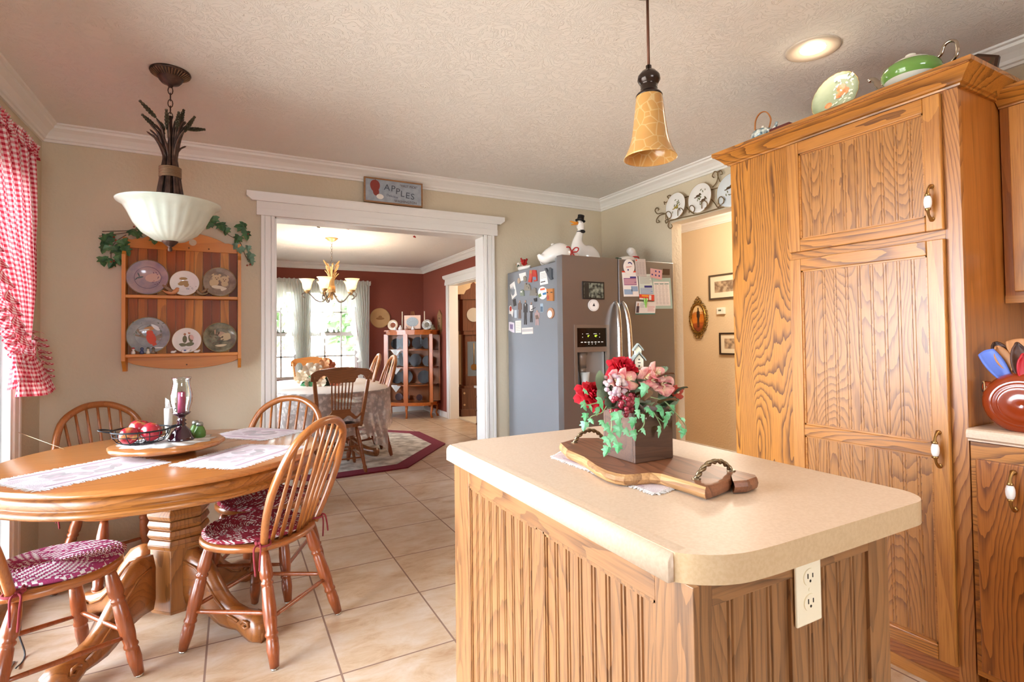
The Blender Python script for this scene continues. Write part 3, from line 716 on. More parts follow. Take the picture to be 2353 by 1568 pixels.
for k in range(4):
    a = -.72+k*pi/2
    f = MB(); prof = [(.09, .33, .045), (.14, .325, .045), (.19, .295, .044), (.235, .24, .042), (.275, .175, .04), (.32, .12, .038), (.37, .085, .036), (.42, .07, .036), (.46, .06, .04), (.49, .045, .036)]
    # side silhouette: top curve, bottom curve
    top = [(.09, .345), (.14, .345), (.185, .325), (.225, .28), (.262, .22), (.30, .165), (.345, .128), (.39, .112), (.43, .108), (.465, .098), (.492, .075), (.50, .045), (.49, .0)]
    bot = [(.09, .12), (.14, .118), (.18, .105), (.215, .085), (.25, .06), (.285, .042), (.325, .036), (.365, .034), (.40, .012), (.43, .0), (.45, .0), (.47, .0), (.49, .0)]
    f.T = Matrix.Rotation(a, 4, 'Z'); vs = []; fs = []; n = len(top)
    for i in range(n):
        w = .03 if i < 8 else (.036, .044, .048, .04, .03)[i-8]
        zt, zb = top[i][1], bot[i][1]; xt, xb = top[i][0], bot[i][0]; m_ = (zt+zb)/2
        vs += [(xt, -w*.55, zt), (xt, w*.55, zt), ((xt*2+xb)/3, w, zt-(zt-zb)*.22), ((xt+xb*2)/3, w, zb+(zt-zb)*.2), (xb, w*.7, zb), (xb, -w*.7, zb), ((xt+xb*2)/3, -w, zb+(zt-zb)*.2), ((xt*2+xb)/3, -w, zt-(zt-zb)*.22)]
    for i in range(n-1):
        for j in range(8):
            j2 = (j+1) % 8; fs.append((i*8+j, (i+1)*8+j, (i+1)*8+j2, i*8+j2))
    fs.append(tuple(range(8))); fs.append(tuple((n-1)*8+j for j in range(7, -1, -1)))
    f.add(vs, fs, 0, True)
    for s in (-1, 0, 1):   # carved paw toes
        f.sph((.468, s*.026, .03), (.034, .014, .032), 10, 7)
    for s in (-1, 1): f.tube([(.11, s*.031, .30), (.17, s*.032, .28), (.22, s*.031, .225), (.27, s*.031, .155), (.33, s*.033, .10), (.38, s*.036, .08)], .006, 6)
    ft = f.build('foot', W_FOOT, tb)
    f = MB(); f.T = Matrix.Rotation(a, 4, 'Z'); 
    for s in (-1, 1):
        f = MB(); f.T = Matrix.Rotation(a, 4, 'Z'); f.tube([(.40, s*.04, .075), (.415, s*.045, .09), (.435, s*.046, .085), (.44, s*.046, .068), (.425, s*.046, .06), (.415, s*.046, .07)], .006, 6); f.build('carved_scroll', W_FOOT, ft)
b = MB(); b.box(-TR+.012, TR-.012, -.0012, .0012, .7495, .7503); b.build('leaf_seam', mat('seam_dark', '#5a3212'), tb, rotz=.50)

W_CH = wood('chair_oak', '#a4622e', '#7c421b', 'Z', rings=4, stretch=.10, contrast=.4, fine=.45, rough=.25, coat=.55)
W_CHS = wood('chair_oak_seat', '#a5622f', '#7e431c', 'Y', rings=6, stretch=.15, contrast=.5, rough=.22, coat=.6)
W_LEG = wood('chair_leg_oak', '#914a24', '#6b3013', 'Z', rings=4, stretch=.08, contrast=.4, rough=.25, coat=.5)
GLIDE = mat('nickel_glide', '#b9b3a8', rough=.3, metal=1)
def windsor(name, label, loc, rotz, group, seatm=W_CHS, m=W_CH, legm=W_LEG, splat=False):
    """bow-back side chair, front towards +Y"""
    t = thing(name, label, 'chair', loc, rotz, group)
    b = MB(); o = []
    for i in range(40):
        a = 2*pi*i/40; c, s = math.cos(a), math.sin(a)
        x = .215*math.copysign(abs(c)**.75, c); y = .205*math.copysign(abs(s)**.85, s)
        if y < 0: x *= 1-.10*(-y/.205)
        o.append((x, y))
    vs = []; lev = [(.86, .405), (.96, .410), (1.0, .422), (1.0, .432), (.975, .440), (.80, .437), (.45, .430), (0.02, .428)]
    for q, z in lev:
        for x, y in o: vs.append((x*q, y*q, z+(.006*(y/.2) if z > .43 else 0)))
    fs = [tuple(range(39, -1, -1))]
    for j in range(len(lev)-1):
        for i in range(40): fs.append((j*40+i, j*40+(i+1) % 40, (j+1)*40+(i+1) % 40, (j+1)*40+i))
    fs.append(tuple((len(lev)-1)*40+i for i in range(40)))
    b.add(vs, fs, 0, True); b.build('seat', seatm, t)
    # bow
    pts = bez([(-.160, -.150, .425), (-.196, -.190, .55), (-.205, -.235, .68), (-.165, -.290, .82), (-.085, -.318, .885), (0, -.325, .902), (.085, -.318, .885), (.165, -.290, .82), (.205, -.235, .68), (.196, -.190, .55), (.160, -.150, .425)], 5)
    b = MB(); b.tube(pts, [(.014+.004*math.sin(pi*i/(len(pts)-1)), .013+.004*math.sin(pi*i/(len(pts)-1))) for i in range(len(pts))], 10, flat=(0, -.94, .34)); b.build('bow', m, t)
    def bowz(x):   # upper half of the bow at |x|
        best = None
        for a, c in zip(pts, pts[1:]):
            if (a.x-x)*(c.x-x) <= 0 and min(a.z, c.z) > .6:
                f = (x-a.x)/(c.x-a.x) if c.x != a.x else 0; best = a.lerp(c, f)
        return best
    n = 7 if not splat else 6
    for i in range(n):
        f = (i-(n-1)/2)/((n-1)/2)
        if splat and abs(f) < .3: continue
        xb, xt = f*.118, f*.150; p1 = bowz(xt); p0 = Vector((xb, -.178+.03*abs(f), .425))
        sp = MB(); sp.tube([p0, p0.lerp(p1, .3), p0.lerp(p1, .5), p0.lerp(p1, .8), p1], [.0078, .0092, .0085, .0070, .0060], 8); sp.build('spindle', m, t)
    if splat:
        sp = MB(); p1 = bowz(0.0001); p0 = Vector((0, -.178, .425)); vs = []
        prof = [(0, .02), (.15, .028), (.3, .018), (.42, .036), (.55, .040), (.7, .03), (.8, .02), (.9, .03), (1, .03)]
        for f, w in prof:
            c = p0.lerp(p1, f)
            for s in (-1, 1):
                for d in (-.005, .005): vs.append((s*w, c.y+d, c.z))
        k = len(prof); fs = []
        for i in range(k-1):
            a = i*4; fs += [(a, a+2, a+6, a+4), (a+1, a+5, a+7, a+3), (a, a+4, a+5, a+1), (a+2, a+3, a+7, a+6)]
        sp.add(vs, fs); sp.build('splat', m, t, bevel=.003)
    feet = {}
    for sx in (-1, 1):
        for sy in (-1, 1):
            top = Vector((sx*.135, .13*sy, .408)); ft = Vector((sx*(.195 if sy > 0 else .205), (.20 if sy > 0 else -.235), .008)); feet[(sx, sy)] = (top, ft)
            pr = [(0, .013), (.06, .0165), (.18, .022), (.24, .022), (.27, .0165), (.285, .021), (.30, .021), (.315, .016), (.33, .019), (.5, .0225), (.62, .0215), (.70, .018), (.72, .0215), (.735, .0215), (.75, .017), (.77, .0195), (.85, .0205), (1, .0145)]
            L_ = MB(); L_.tube([top.lerp(ft, f) for f, r in pr], [r*1.12 for f, r in pr], 12); lg = L_.build('leg', legm, t)
            g = MB(); g.lathe([(0, -.008), (.012, -.008), (.014, -.004), (.009, .0), (0, .0)], 12, c=tuple(ft)); g.build('glide', GLIDE, lg)
    def q(k, f): a, c = feet[k]; return a.lerp(c, f)
    for a, c in (((-1, 1, .60), (1, 1, .60)), ((-1, -1, .60), (1, -1, .60)), ((-1, -1, .55), (-1, 1, .64)), ((1, -1, .55), (1, 1, .64))):
        p0, p1 = q(a[:2], a[2]), q(c[:2], c[2])
        s_ = MB(); s_.tube([p0, p0.lerp(p1, .15), p0.lerp(p1, .5), p0.lerp(p1, .85), p1], [.0065, .0085, .0095, .0085, .0065], 8); s_.build('stretcher', legm, t)
    return t
def face(dx, dy): return math.atan2(dy, dx)-pi/2
CHG = 'bow-back chairs around the round table'
CHA = ((.105, 2.53), (-.735, .68)); CHB = ((-.58, 2.475), (.82, .57)); CHC = ((-.475, 3.30), (.5, -.86)); CHD = ((.145, 3.01), (-.45, -.89))
LB = ['bow-back oak chair in front of the round table, its back to the island', 'bow-back oak chair cut off at the bottom left corner, daylit purple cushion',
      'bow-back oak chair behind the round table, in the corner by the curtain', 'bow-back oak chair behind the round table, beside the doorway trim']
ch0 = windsor('windsor_chair', LB[0], (*CHA[0], 0), face(*CHA[1]), CHG)
for (c, f), lb in zip((CHB, CHC, CHD), LB[1:]): dup(ch0, (*c, 0), face(*f), lb)
# braided cushions
def braid(name, c1, c2, dens=.52):
    m, nt, b = newmat(name); L = nt.links.new
    tc = N(nt, 'ShaderNodeTexCoord'); sp = N(nt, 'ShaderNodeSeparateXYZ'); L(tc.outputs['Object'], sp.inputs[0])
    a2 = N(nt, 'ShaderNodeMath', operation='ARCTAN2'); L(sp.outputs[1], a2.inputs[0]); L(sp.outputs[0], a2.inputs[1])
    ln = N(nt, 'ShaderNodeVectorMath', operation='LENGTH'); L(tc.outputs['Object'], ln.inputs[0])
    rd = N(nt, 'ShaderNodeMath', operation='DIVIDE'); rd.inputs[1].default_value = .0105; L(ln.outputs['Value'], rd.inputs[0])
    fl = N(nt, 'ShaderNodeMath', operation='FLOOR'); L(rd.outputs[0], fl.inputs[0])
    ar = N(nt, 'ShaderNodeMath', operation='MULTIPLY'); L(a2.outputs[0], ar.inputs[0]); L(ln.outputs['Value'], ar.inputs[1])
    s1 = N(nt, 'ShaderNodeMath', operation='MULTIPLY'); s1.inputs[1].default_value = 95; L(ar.outputs[0], s1.inputs[0])
    s2 = N(nt, 'ShaderNodeMath', operation='FLOOR'); L(s1.outputs[0], s2.inputs[0])
    cb = N(nt, 'ShaderNodeCombineXYZ'); L(fl.outputs[0], cb.inputs[0]); L(s2.outputs[0], cb.inputs[1])
    wn = N(nt, 'ShaderNodeTexWhiteNoise'); L(cb.outputs[0], wn.inputs['Vector'])
    # short dashes along each braid, switched on in drifting patches
    d1 = N(nt, 'ShaderNodeMath', operation='MULTIPLY'); d1.inputs[1].default_value = 38; L(ar.outputs[0], d1.inputs[0])
    d2 = N(nt, 'ShaderNodeMath', operation='MULTIPLY_ADD'); d2.inputs[1].default_value = .41; L(fl.outputs[0], d2.inputs[0]); L(d1.outputs[0], d2.inputs[2])
    d3 = N(nt, 'ShaderNodeMath', operation='FRACT'); L(d2.outputs[0], d3.inputs[0])
    d4 = N(nt, 'ShaderNodeMath', operation='LESS_THAN'); d4.inputs[1].default_value = .55; L(d3.outputs[0], d4.inputs[0])
    nz = N(nt, 'ShaderNodeTexNoise'); nz.inputs['Scale'].default_value = 26; L(tc.outputs['Object'], nz.inputs['Vector'])
    ad = N(nt, 'ShaderNodeMath', operation='MULTIPLY_ADD'); ad.inputs[1].default_value = .35; L(wn.outputs['Value'], ad.inputs[0]); L(nz.outputs['Fac'], ad.inputs[2])
    g0 = N(nt, 'ShaderNodeMath', operation='GREATER_THAN'); g0.inputs[1].default_value = 1-dens*.55; L(ad.outputs[0], g0.inputs[0])
    gt = N(nt, 'ShaderNodeMath', operation='MULTIPLY'); L(g0.outputs[0], gt.inputs[0]); L(d4.outputs[0], gt.inputs[1])
    mx = N(nt, 'ShaderNodeMix', data_type='RGBA'); mx.inputs[6].default_value = lin(c1); mx.inputs[7].default_value = lin(c2); L(gt.outputs[0], mx.inputs[0])
    L(mx.outputs[2], b.inputs['Base Color']); b.inputs['Roughness'].default_value = .95; b.inputs['Specular IOR Level'].default_value = .1
    n2 = N(nt, 'ShaderNodeTexNoise'); n2.inputs['Scale'].default_value = 260; L(tc.outputs['Object'], n2.inputs['Vector'])
    bp = N(nt, 'ShaderNodeBump'); bp.inputs['Strength'].default_value = .8; bp.inputs['Distance'].default_value = .003; L(n2.outputs['Fac'], bp.inputs['Height']); L(bp.outputs[0], b.inputs['Normal'])
    return m
BR1 = braid('braid_burgundy', '#8e2f3e', '#d9d2cf'); BR2 = braid('braid_daylit_magenta', '#a8446f', '#e8e4e4', .75)  # second braid is the burgundy with daylight put into its colour
TIE = mat('burgundy_cord', '#8a2f38', rough=.9)
def cushion(loc, f, label, m):
    r = face(*f); n = 19; R = .198
    b = MB(); prof = [(0.0, .0)]; prof = [(.001, 0), (R-.006, 0), (R, .006)]
    k = int(R/.0105)
    for i in range(k, 0, -1):
        c = (i-.5)*.0105; prof += [(c+.0046, .012), (c, .0165), (c-.0046, .0125)]
    prof += [(.0004, .0155)]
    wob = lambda a, z: 1+.025*math.cos(4*a)+(.05*math.sin(a) if math.sin(a) > 0 else 0)
    b.lathe(prof, 56, wob=wob)
    co = b.build('chair_cushion', m, None, loc=(loc[0]+f[0]*.025, loc[1]+f[1]*.025, .4385), rotz=r)
    for s in (-1, 1):
        tb_ = MB(); x, y = s*.150, -.160
        tb_.tube(bez([(x*.8, y+.03, .008), (x, y+.012, .006), (x+s*.030, y, .004), (x+s*.035, y-.03, .004), (x+s*.01, y-.042, .004), (x-s*.02, y-.02, .006)], 4), .0045, 6)
        tb_.tube(bez([(x+s*.03, y-.01, .008), (x+s*.058, y-.012, .004), (x+s*.066, y-.018, -.03), (x+s*.060, y-.02, -.10)], 4), .0035, 6)
        tb_.tube(bez([(x+s*.03, y-.015, .008), (x+s*.050, y-.035, .004), (x+s*.060, y-.040, -.03), (x+s*.066, y-.042, -.075)], 4), .0035, 6)
        for i in range(5): tb_.sph((x+s*(.022+.006*(i % 2)), y-.006+.007*(i-2), .010), .008, 8, 6)
        tb_.build('tie', TIE, co)
    tag(co, label, 'cushion', 'braided cushions on the round table chairs')
cushion(CHA[0], CHA[1], 'braided burgundy cushion on the chair whose back faces the island', BR1)
cushion(CHB[0], CHB[1], 'braided burgundy and white cushion, painted daylit magenta, on the chair at bottom left corner', BR2)
cushion(CHC[0], CHC[1], 'braided cushion, painted daylit pink, on the corner chair by the curtain, mostly under the table', BR2)
cushion(CHD[0], CHD[1], 'braided dark red cushion on the chair beside the doorway, under the table edge', BR1)

# placemats with fringe
def matmat(name, c, c2):
    return mat(name, c, rough=.95, var=.2, vscale=14, c2=c2, bump=.5, bscale=350)
MM = matmat('placemat_cloth', '#e4dcdc', '#cfc0c4'); MF = mat('placemat_fringe', '#f0ecea', rough=1, bump=.8, bscale=500); MP = mat('placemat_print', '#a9a2a2', rough=.95, var=.5, vscale=18, c2='#c8b4b8'); MB_ = mat('placemat_border', '#b59aa6', rough=.95)
def placemat(c, a, label, w=.44, h=.31, z=.7505, group='fringed placemats on the round table'):
    t = thing('placemat', label, 'placemat', (c[0], c[1], z), a, group)
    b = MB(); b.box(-w/2, w/2, -h/2, h/2, 0, .002); b.build('cloth', MM, t)
    f = MB(); r = random.Random(int(c[0]*1000)+5)
    per = []
    nx, ny = int(w/.006), int(h/.006)
    for i in range(nx):
        x = -w/2+w*(i+.5)/nx; per += [((x, h/2), (0, 1)), ((x, -h/2), (0, -1))]
    for i in range(ny):
        y = -h/2+h*(i+.5)/ny; per += [((w/2, y), (1, 0)), ((-w/2, y), (-1, 0))]
    for (x, y), (dx, dy) in per:
        l = .010+.012*r.random(); a_ = (r.random()-.5)*.014; p0 = (x-dx*.004, y-dy*.004); p1 = (x+dx*l+dy*a_, y+dy*l+dx*a_)
        wx_, wy_ = abs(dy)*.0028, abs(dx)*.0028
        f.add([(p0[0]-wx_, p0[1]-wy_, .0015), (p0[0]+wx_, p0[1]+wy_, .0015), (p1[0]+wx_*.4, p1[1]+wy_*.4, .0004), (p1[0]-wx_*.4, p1[1]-wy_*.4, .0004)], [(0, 1, 2, 3)])
    f.build('fringe', MF, t, solid=.0008)
    q = MB()
    for s in (-1, 1): q.box(-w/2+.03, w/2-.03, s*(h/2-.035)-.006, s*(h/2-.035)+.006, .002, .0024)
    q.build('border_stripe', MB_, t)
    q = MB(); rr = random.Random(3)
    for i in range(16):
        x, y = (rr.random()-.5)*w*.5, (rr.random()-.5)*h*.38
        q.disc((x, y, .0021+.00003*i), (0, 0, 1), .02+.02*rr.random(), 14, ry=.012+.014*rr.random(), th=.0002, rot=rr.random()*3)
    q.build('printed_motif', MP, t)
placemat((-.485, 2.535), .66, 'pale fringed placemat at the left end of the round table', w=.42, h=.30)
placemat((.035, 2.535), .86, 'fringed placemat with grey fruit print nearest the front chair', w=.41, h=.30)
placemat((.11, 3.085), -.83, 'faded fringed placemat at the far right of the round table', w=.36, h=.27)

# lazy susan and what stands on it
ls = thing('lazy_susan', 'round scalloped wooden turntable in the middle of the oak table', 'turntable', (TCX-.0, 2.765, .751))
W_LS = wood('susan_wood', '#b0713c', '#8a5226', 'X', rings=4, stretch=.1, contrast=.4, coat=.5, rough=.25)
b = MB(); b.lathe([(0, 0), (.10, 0), (.10, .028), (0, .028)], 24); b.build('turntable_base', mat('dark_wood', '#6b3a1e', rough=.4), ls)
b = MB(); b.lathe([(0, .028), (.205, .028), (.213, .034), (.213, .044), (.205, .050), (0, .050)], 96, wob=lambda a, z: 1+.012*math.cos(14*a)); b.build('tray', W_LS, ls)
ZS = .8015
DOI = mat('doily_white', '#efece8', rough=1, bump=.7, bscale=300)
b = MB(); b.lathe([(0, 0), (.17, 0), (.172, .0015), (0, .0018)], 64, wob=lambda a, z: 1+.07*math.cos(12*a), sy=.92); tag(b.build('doily', DOI, None, loc=(TCX, 2.757, ZS)), 'white lace doily draped on the wooden turntable', 'doily')
ZD = ZS+.002
IRON = mat('black_iron', '#2c2c2e', rough=.5, metal=.7)
bk = thing('fruit_basket', 'black wire basket holding three red apples', 'basket', (TCX-.095, 2.745, ZD))
b = MB(); ring = lambda r, z, n=28: [(r*math.cos(2*pi*i/n), r*math.sin(2*pi*i/n), z) for i in range(n)]
b.tube(ring(.105, .060), .0035, 6, closed=True); bk_r = b.build('rim', IRON, bk)
b = MB()
for k in range(16):
    a = 2*pi*k/16; pts = [(.105, .060), (.098, .035), (.082, .012), (.05, .003), (.012, .003)]
    b.tube([(r*math.cos(a+.25*(1-r/.105)), r*math.sin(a+.25*(1-r/.105)), z) for r, z in pts], .0016, 5)
b.tube(ring(.084, .014), .002, 5, closed=True); b.tube(ring(.100, .040), .0016, 5, closed=True); b.tube(ring(.05, .004), .002, 5, closed=True); b.build('wire_bowl', IRON, bk)
for s in (-1, 1):
    b = MB(); b.tube(bez([(s*.100, -.03, .060), (s*.135, -.022, .068), (s*.145, 0, .070), (s*.135, .022, .068), (s*.100, .03, .060)], 5), .0032, 6); b.build('handle', IRON, bk)
def applemat():
    m, nt, b = newmat('apple_skin'); L = nt.links.new
    tc = N(nt, 'ShaderNodeTexCoord'); nz = N(nt, 'ShaderNodeTexNoise'); nz.inputs['Scale'].default_value = 14; nz.inputs['Detail'].default_value = 3
    mp = N(nt, 'ShaderNodeMapping'); mp.inputs['Scale'].default_value = (1, 1, .35); L(tc.outputs['Object'], mp.inputs[0]); L(mp.outputs[0], nz.inputs[0])
    cr = N(nt, 'ShaderNodeValToRGB'); e = cr.color_ramp.elements; e[0].position = .34; e[0].color = lin('#d9b060'); e[1].position = .46; e[1].color = lin('#a51f2e')
    L(nz.outputs['Fac'], cr.inputs[0]); L(cr.outputs[0], b.inputs['Base Color']); b.inputs['Roughness'].default_value = .25; b.inputs['Coat Weight'].default_value = .3
    return m
AP = applemat(); STEM = mat('stem_brown', '#5a4020', rough=.8)
def apple(loc, rot, r, label):
    b = MB(); b.lathe([(.002, -.78), (.20, -.84), (.45, -.86), (.75, -.66), (.95, -.22), (1.0, .15), (.90, .52), (.62, .80), (.35, .84), (.14, .74), (.02, .62)], 24, wob=lambda a, z: 1+.02*math.cos(5*a))
    b.v = [v*r for v in b.v]; o = b.build('apple', AP, None); o.location = loc; o.rotation_euler = rot
    s_ = MB(); s_.tube([(0, 0, r*.6), (.002, 0, r*.85), (.006, 0, r*1.02)], .0013, 5); s_.build('stem', STEM, o)
    tag(o, label, 'apple', 'apples in the wire basket')
bx, by = TCX-.095, 2.745
apple((bx-.040, by-.020, ZD+.042), (1.9, .3, .2), .036, 'red and yellow apple at the front left of the wire basket')
apple((bx+.036, by-.012, ZD+.048), (.4, .9, 1), .040, 'large red apple at the right of the wire basket')
apple((bx-.012, by+.045, ZD+.058), (.2, -.2, 2), .040, 'red apple at the back of the wire basket')
# hurricane candle holder
cx_, cy_ = at_y(417, 1005, 2.755)[0], 2.755
hu = thing('hurricane_candle_holder', 'dark amethyst glass candle holder with clear hurricane chimney', 'candle holder', (cx_, cy_, ZD))
AME = mat('amethyst_glass', '#3a1724', rough=.08, trans=.25, ior=1.5, coat=.6)
b = MB(); b.lathe([(0, 0), (.052, 0), (.054, .006), (.046, .018), (.036, .040), (.022, .056), (.014, .064), (.020, .070), (.013, .078), (.020, .086), (.012, .094), (.018, .106), (.030, .112), (.036, .122), (.034, .122), (.0, .118)], 12); b.build('base', AME, hu)
b = MB(); b.lathe([(.030, .118), (.031, .135), (.040, .165), (.0415, .195), (.036, .225), (.031, .250), (.032, .262), (.037, .272), (.0385, .2725), (.034, .262), (.0325, .250), (.0375, .225), (.043, .195), (.0415, .165), (.0325, .135), (.0315, .118)], 32, cap=False); b.build('glass_chimney', glass('clear_glass', '#f7fbfa', ior=1.5), hu)
tag(hu, None, None)
cn = MB(); cn.lathe([(0, 0), (.0145, 0), (.0145, .088), (.011, .091), (0, .089)], 18); o = cn.build('pillar_candle', mat('candle_rose', '#a8305a', rough=.45, sss=.2), None, loc=(cx_, cy_, ZD+.1185)); w_ = MB(); w_.tube([(0, 0, .088), (.001, 0, .097)], .0009, 5); w_.build('wick', STEM, o)
tag(o, 'rose-coloured pillar candle inside the glass hurricane chimney', 'candle')
GGL = mat('green_glass', '#7fae5a', rough=.1, trans=.6, ior=1.3); CAPM = mat('pewter_cap', '#9a9c94', rough=.4, metal=.9)
for (px_, Yq), lb in (((459, 2.79), 'green glass shaker nearest the candle holder, its metal cap in front'), ((449, 2.85), 'paler green glass shaker standing behind the other shaker')):
    q = at_y(px_, 1000, Yq)
    t = thing('salt_shaker', lb, 'shaker', (q[0], Yq, ZD-.001), 0, 'green glass shakers')
    b = MB(); b.lathe([(0, 0), (.020, 0), (.024, .006), (.0245, .022), (.018, .042), (.0125, .050), (.0125, .054), (0, .054)], 20); b.build('glass_body', GGL, t)
    b = MB(); b.lathe([(0, .052), (.014, .052), (.014, .062), (.011, .068), (0, .069)], 18); b.build('cap', CAPM, t)
# white bud vase behind the chimney
q = at_y(388, 1000, 2.90)
t = thing('bud_vase', 'small white vase with a napkin behind the glass chimney', 'vase', (q[0], 2.88, ZD-.001))
b = MB(); b.lathe([(0, 0), (.026, 0), (.022, .004), (.008, .012), (.010, .03), (.016, .06), (.017, .13), (.014, .131), (.013, .06), (0, .05)], 20); b.build('glass_body', mat('milk_glass', '#e6e4df', rough=.15), t)
b = MB(); b.add([(-.012, 0, .12), (.010, .004, .12), (.004, 0, .165), (-.013, .002, .178)], [(0, 1, 2, 3)]); b.build('napkin', DOI, t, solid=.003)
# thin stick between window casing and the table
p0 = at_x(42, 994, LX+.02); p1 = at_z(146, 1032, .755)
b = MB(); b.tube([p0, p1], .0013, 6); tag(b.build('curtain_wand', mat('bamboo_tan', '#b59a78', rough=.5)), 'thin tan stick leaning from the window trim onto the oak table', 'stick')
# ---------------------------------------------------------------- refrigerator
FY, FX0, FXM, FX1, FZ = 2.93, 1.907, 2.372, 2.897, 1.775
def steelmat(name, c, rough=.34, metal=.85):
    m, nt, b = newmat(name); L = nt.links.new
    tc = N(nt, 'ShaderNodeTexCoord'); mp = N(nt, 'ShaderNodeMapping'); mp.inputs['Scale'].default_value = (900, 900, 12); L(tc.outputs['Object'], mp.inputs[0])
    nz = N(nt, 'ShaderNodeTexNoise'); nz.inputs['Scale'].default_value = 1; L(mp.outputs[0], nz.inputs[0])
    bp = N(nt, 'ShaderNodeBump'); bp.inputs['Strength'].default_value = .06; bp.inputs['Distance'].default_value = .001; L(nz.outputs['Fac'], bp.inputs['Height']); L(bp.outputs[0], b.inputs['Normal'])
    b.inputs['Base Color'].default_value = lin(c); b.inputs['Metallic'].default_value = metal; b.inputs['Roughness'].default_value = rough
    return m
ST = steelmat('stainless_steel', '#8f8b8a'); STS = mat('fridge_side_grey', '#84868b', rough=.35, metal=.25, bump=.25, bscale=900)
STB = mat('fridge_seam', '#1a1615', rough=.6); STL = mat('steel_bright', '#c9c4be', rough=.22, metal=1)
fr = thing('refrigerator', 'stainless steel side-by-side refrigerator with water dispenser in the corner', 'refrigerator', (2.40, 3.34, 0))
fx, fy = 2.40, 3.34
B_ = lambda mb, x0, x1, y0, y1, z0, z1: mb.box(x0-fx, x1-fx, y0-fy, y1-fy, z0, z1)
b = MB(); B_(b, 1.930, 2.885, 3.005, 3.765, .02, 1.745); b.build('body', STS, fr, bevel=.006)
b = MB(); B_(b, 1.935, 2.88, 2.995, 3.006, .03, 1.76); b.build('door_gasket', STB, fr)
b = MB(); B_(b, 1.94, 2.03, 3.00, 3.07, 1.745, 1.775); b.build('hinge_cover', STS, fr, bevel=.004)
b = MB(); B_(b, 2.79, 2.88, 3.00, 3.07, 1.745, 1.775); b.build('hinge_cover', STS, fr, bevel=.004)
# left door with the dispenser recess
rx0, rx1, rz0, rz1 = 2.012, 2.268, .905, 1.135
b = MB()
for x0, x1, z0, z1 in ((FX0, 1.995, .06, FZ), (2.285, FXM-.004, .06, FZ), (1.995, 2.285, 1.312, FZ), (1.995, 2.285, .06, .865)): B_(b, x0, x1, FY, 2.995, z0, z1)
ld = b.build('freezer_door', ST, fr)
b = MB(); B_(b, FXM+.004, FX1, FY, 2.995, .06, FZ); rd = b.build('fridge_door', ST, fr, bevel=.006)
b = MB(); B_(b, 1.94, 2.88, 2.97, 3.0, .0, .055); b.build('toe_grille', STB, fr)
BEZ = mat('dispenser_bezel', '#8a7c70', rough=.35, metal=.6); BLK = mat('display_black', '#120d0b', rough=.08)
b = MB(); P = None
for x0, x1, z0, z1 in ((1.995, 2.017, .865, 1.312), (2.262, 2.285, .865, 1.312), (2.017, 2.262, 1.29, 1.312), (2.017, 2.262, .865, .905), (2.017, 2.262, 1.128, 1.162)): B_(b, x0, x1, FY-.004, FY+.03, z0, z1)
dp = b.build('dispenser_bezel', BEZ, ld)
b = MB(); B_(b, 2.017, 2.262, FY+.002, FY+.02, 1.162, 1.29); b.build('display_panel', BLK, ld)
b = MB(); B_(b, 2.017, 2.262, 2.985, 2.993, .905, 1.128); B_(b, 2.017, 2.262, FY+.01, 2.99, .900, .907); B_(b, 2.010, 2.017, FY+.02, 2.99, .905, 1.128); B_(b, 2.262, 2.268, FY+.02, 2.99, .905, 1.128); b.build('dispenser_recess', mat('recess_grey', '#9a9590', rough=.3, metal=.3), ld)
b = MB(); b.lathe([(.028, 1.02), (.034, 1.09), (.04, 1.128)], 16, c=(2.085-fx, 2.965-fy, 0), sy=.6); b.lathe([(.018, .985), (.026, .988), (.028, 1.02)], 16, c=(2.085-fx, 2.965-fy, 0), sy=.6); b.build('dispenser_chute', BEZ, ld)
GRN = mat('display_green', '#203008', emit='#c8f040', es=2.2); WHT = mat('display_white', '#d8d4cc', emit='#e8e4dc', es=.35)
MF_ = lambda x, z, y=FY+.0015: frame_m((x-fx, y-fy, z), (1, 0, 0), (0, 0, 1))
text('6°', .017, GRN, ld, MF_(2.113, 1.235), 'temperature_digit'); text('42°', .017, GRN, ld, MF_(2.174, 1.235), 'temperature_digit')
b = MB()
for x, w in ((2.103, .020), (2.168, .026)): B_(b, x-w/2, x+w/2, FY+.0005, FY+.002, 1.249, 1.252)
for x in (2.064, 2.205):
    for z in (1.25, 1.228): B_(b, x-.002, x+.002, FY+.0005, FY+.002, z-.002, z+.002)
for i in range(7): B_(b, 2.050+i*.028, 2.066+i*.028, FY+.0005, FY+.002, 1.192, 1.197)
for i in range(3): B_(b, 2.112+i*.028, 2.117+i*.028, FY+.0005, FY+.002, 1.180, 1.184)
b.build('display_icons', WHT, ld)
for s, xt, par in ((-1, 2.345, ld), (1, 2.405, rd)):
    b = MB(); pts = bez([(xt-.0*s-fx, FY-fy, 1.475), (xt-fx+s*.004, FY-.030-fy, 1.43), (xt-fx+s*.012, FY-.052-fy, 1.32), (xt-fx+s*.016, FY-.060-fy, 1.1), (xt-fx+s*.012, FY-.056-fy, .8), (xt-fx+s*.004, FY-.034-fy, .56), (xt-fx, FY-fy, .50)], 5)
    rs = [(.010+.010*math.sin(pi*i/(len(pts)-1)), .010+.005*math.sin(pi*i/(len(pts)-1))) for i in range(len(pts))]
    b.tube(pts, rs, 12, flat=(1, 0, 0)); b.build('door_handle', STL, par)
# cup in the dispenser
b = MB(); b.lathe([(.026, 0), (.034, .085), (.0325, .085), (.0245, .003), (0, .003)], 24, cap=False); b.lathe([(0, 0), (.026, 0)], 24, cap=False)
tag(b.build('plastic_cup', mat('frosted_cup', '#dcd8d2', rough=.4, trans=.5), None, loc=(2.095, 2.955, .9075)), 'frosted plastic cup standing in the refrigerator water dispenser', 'cup')
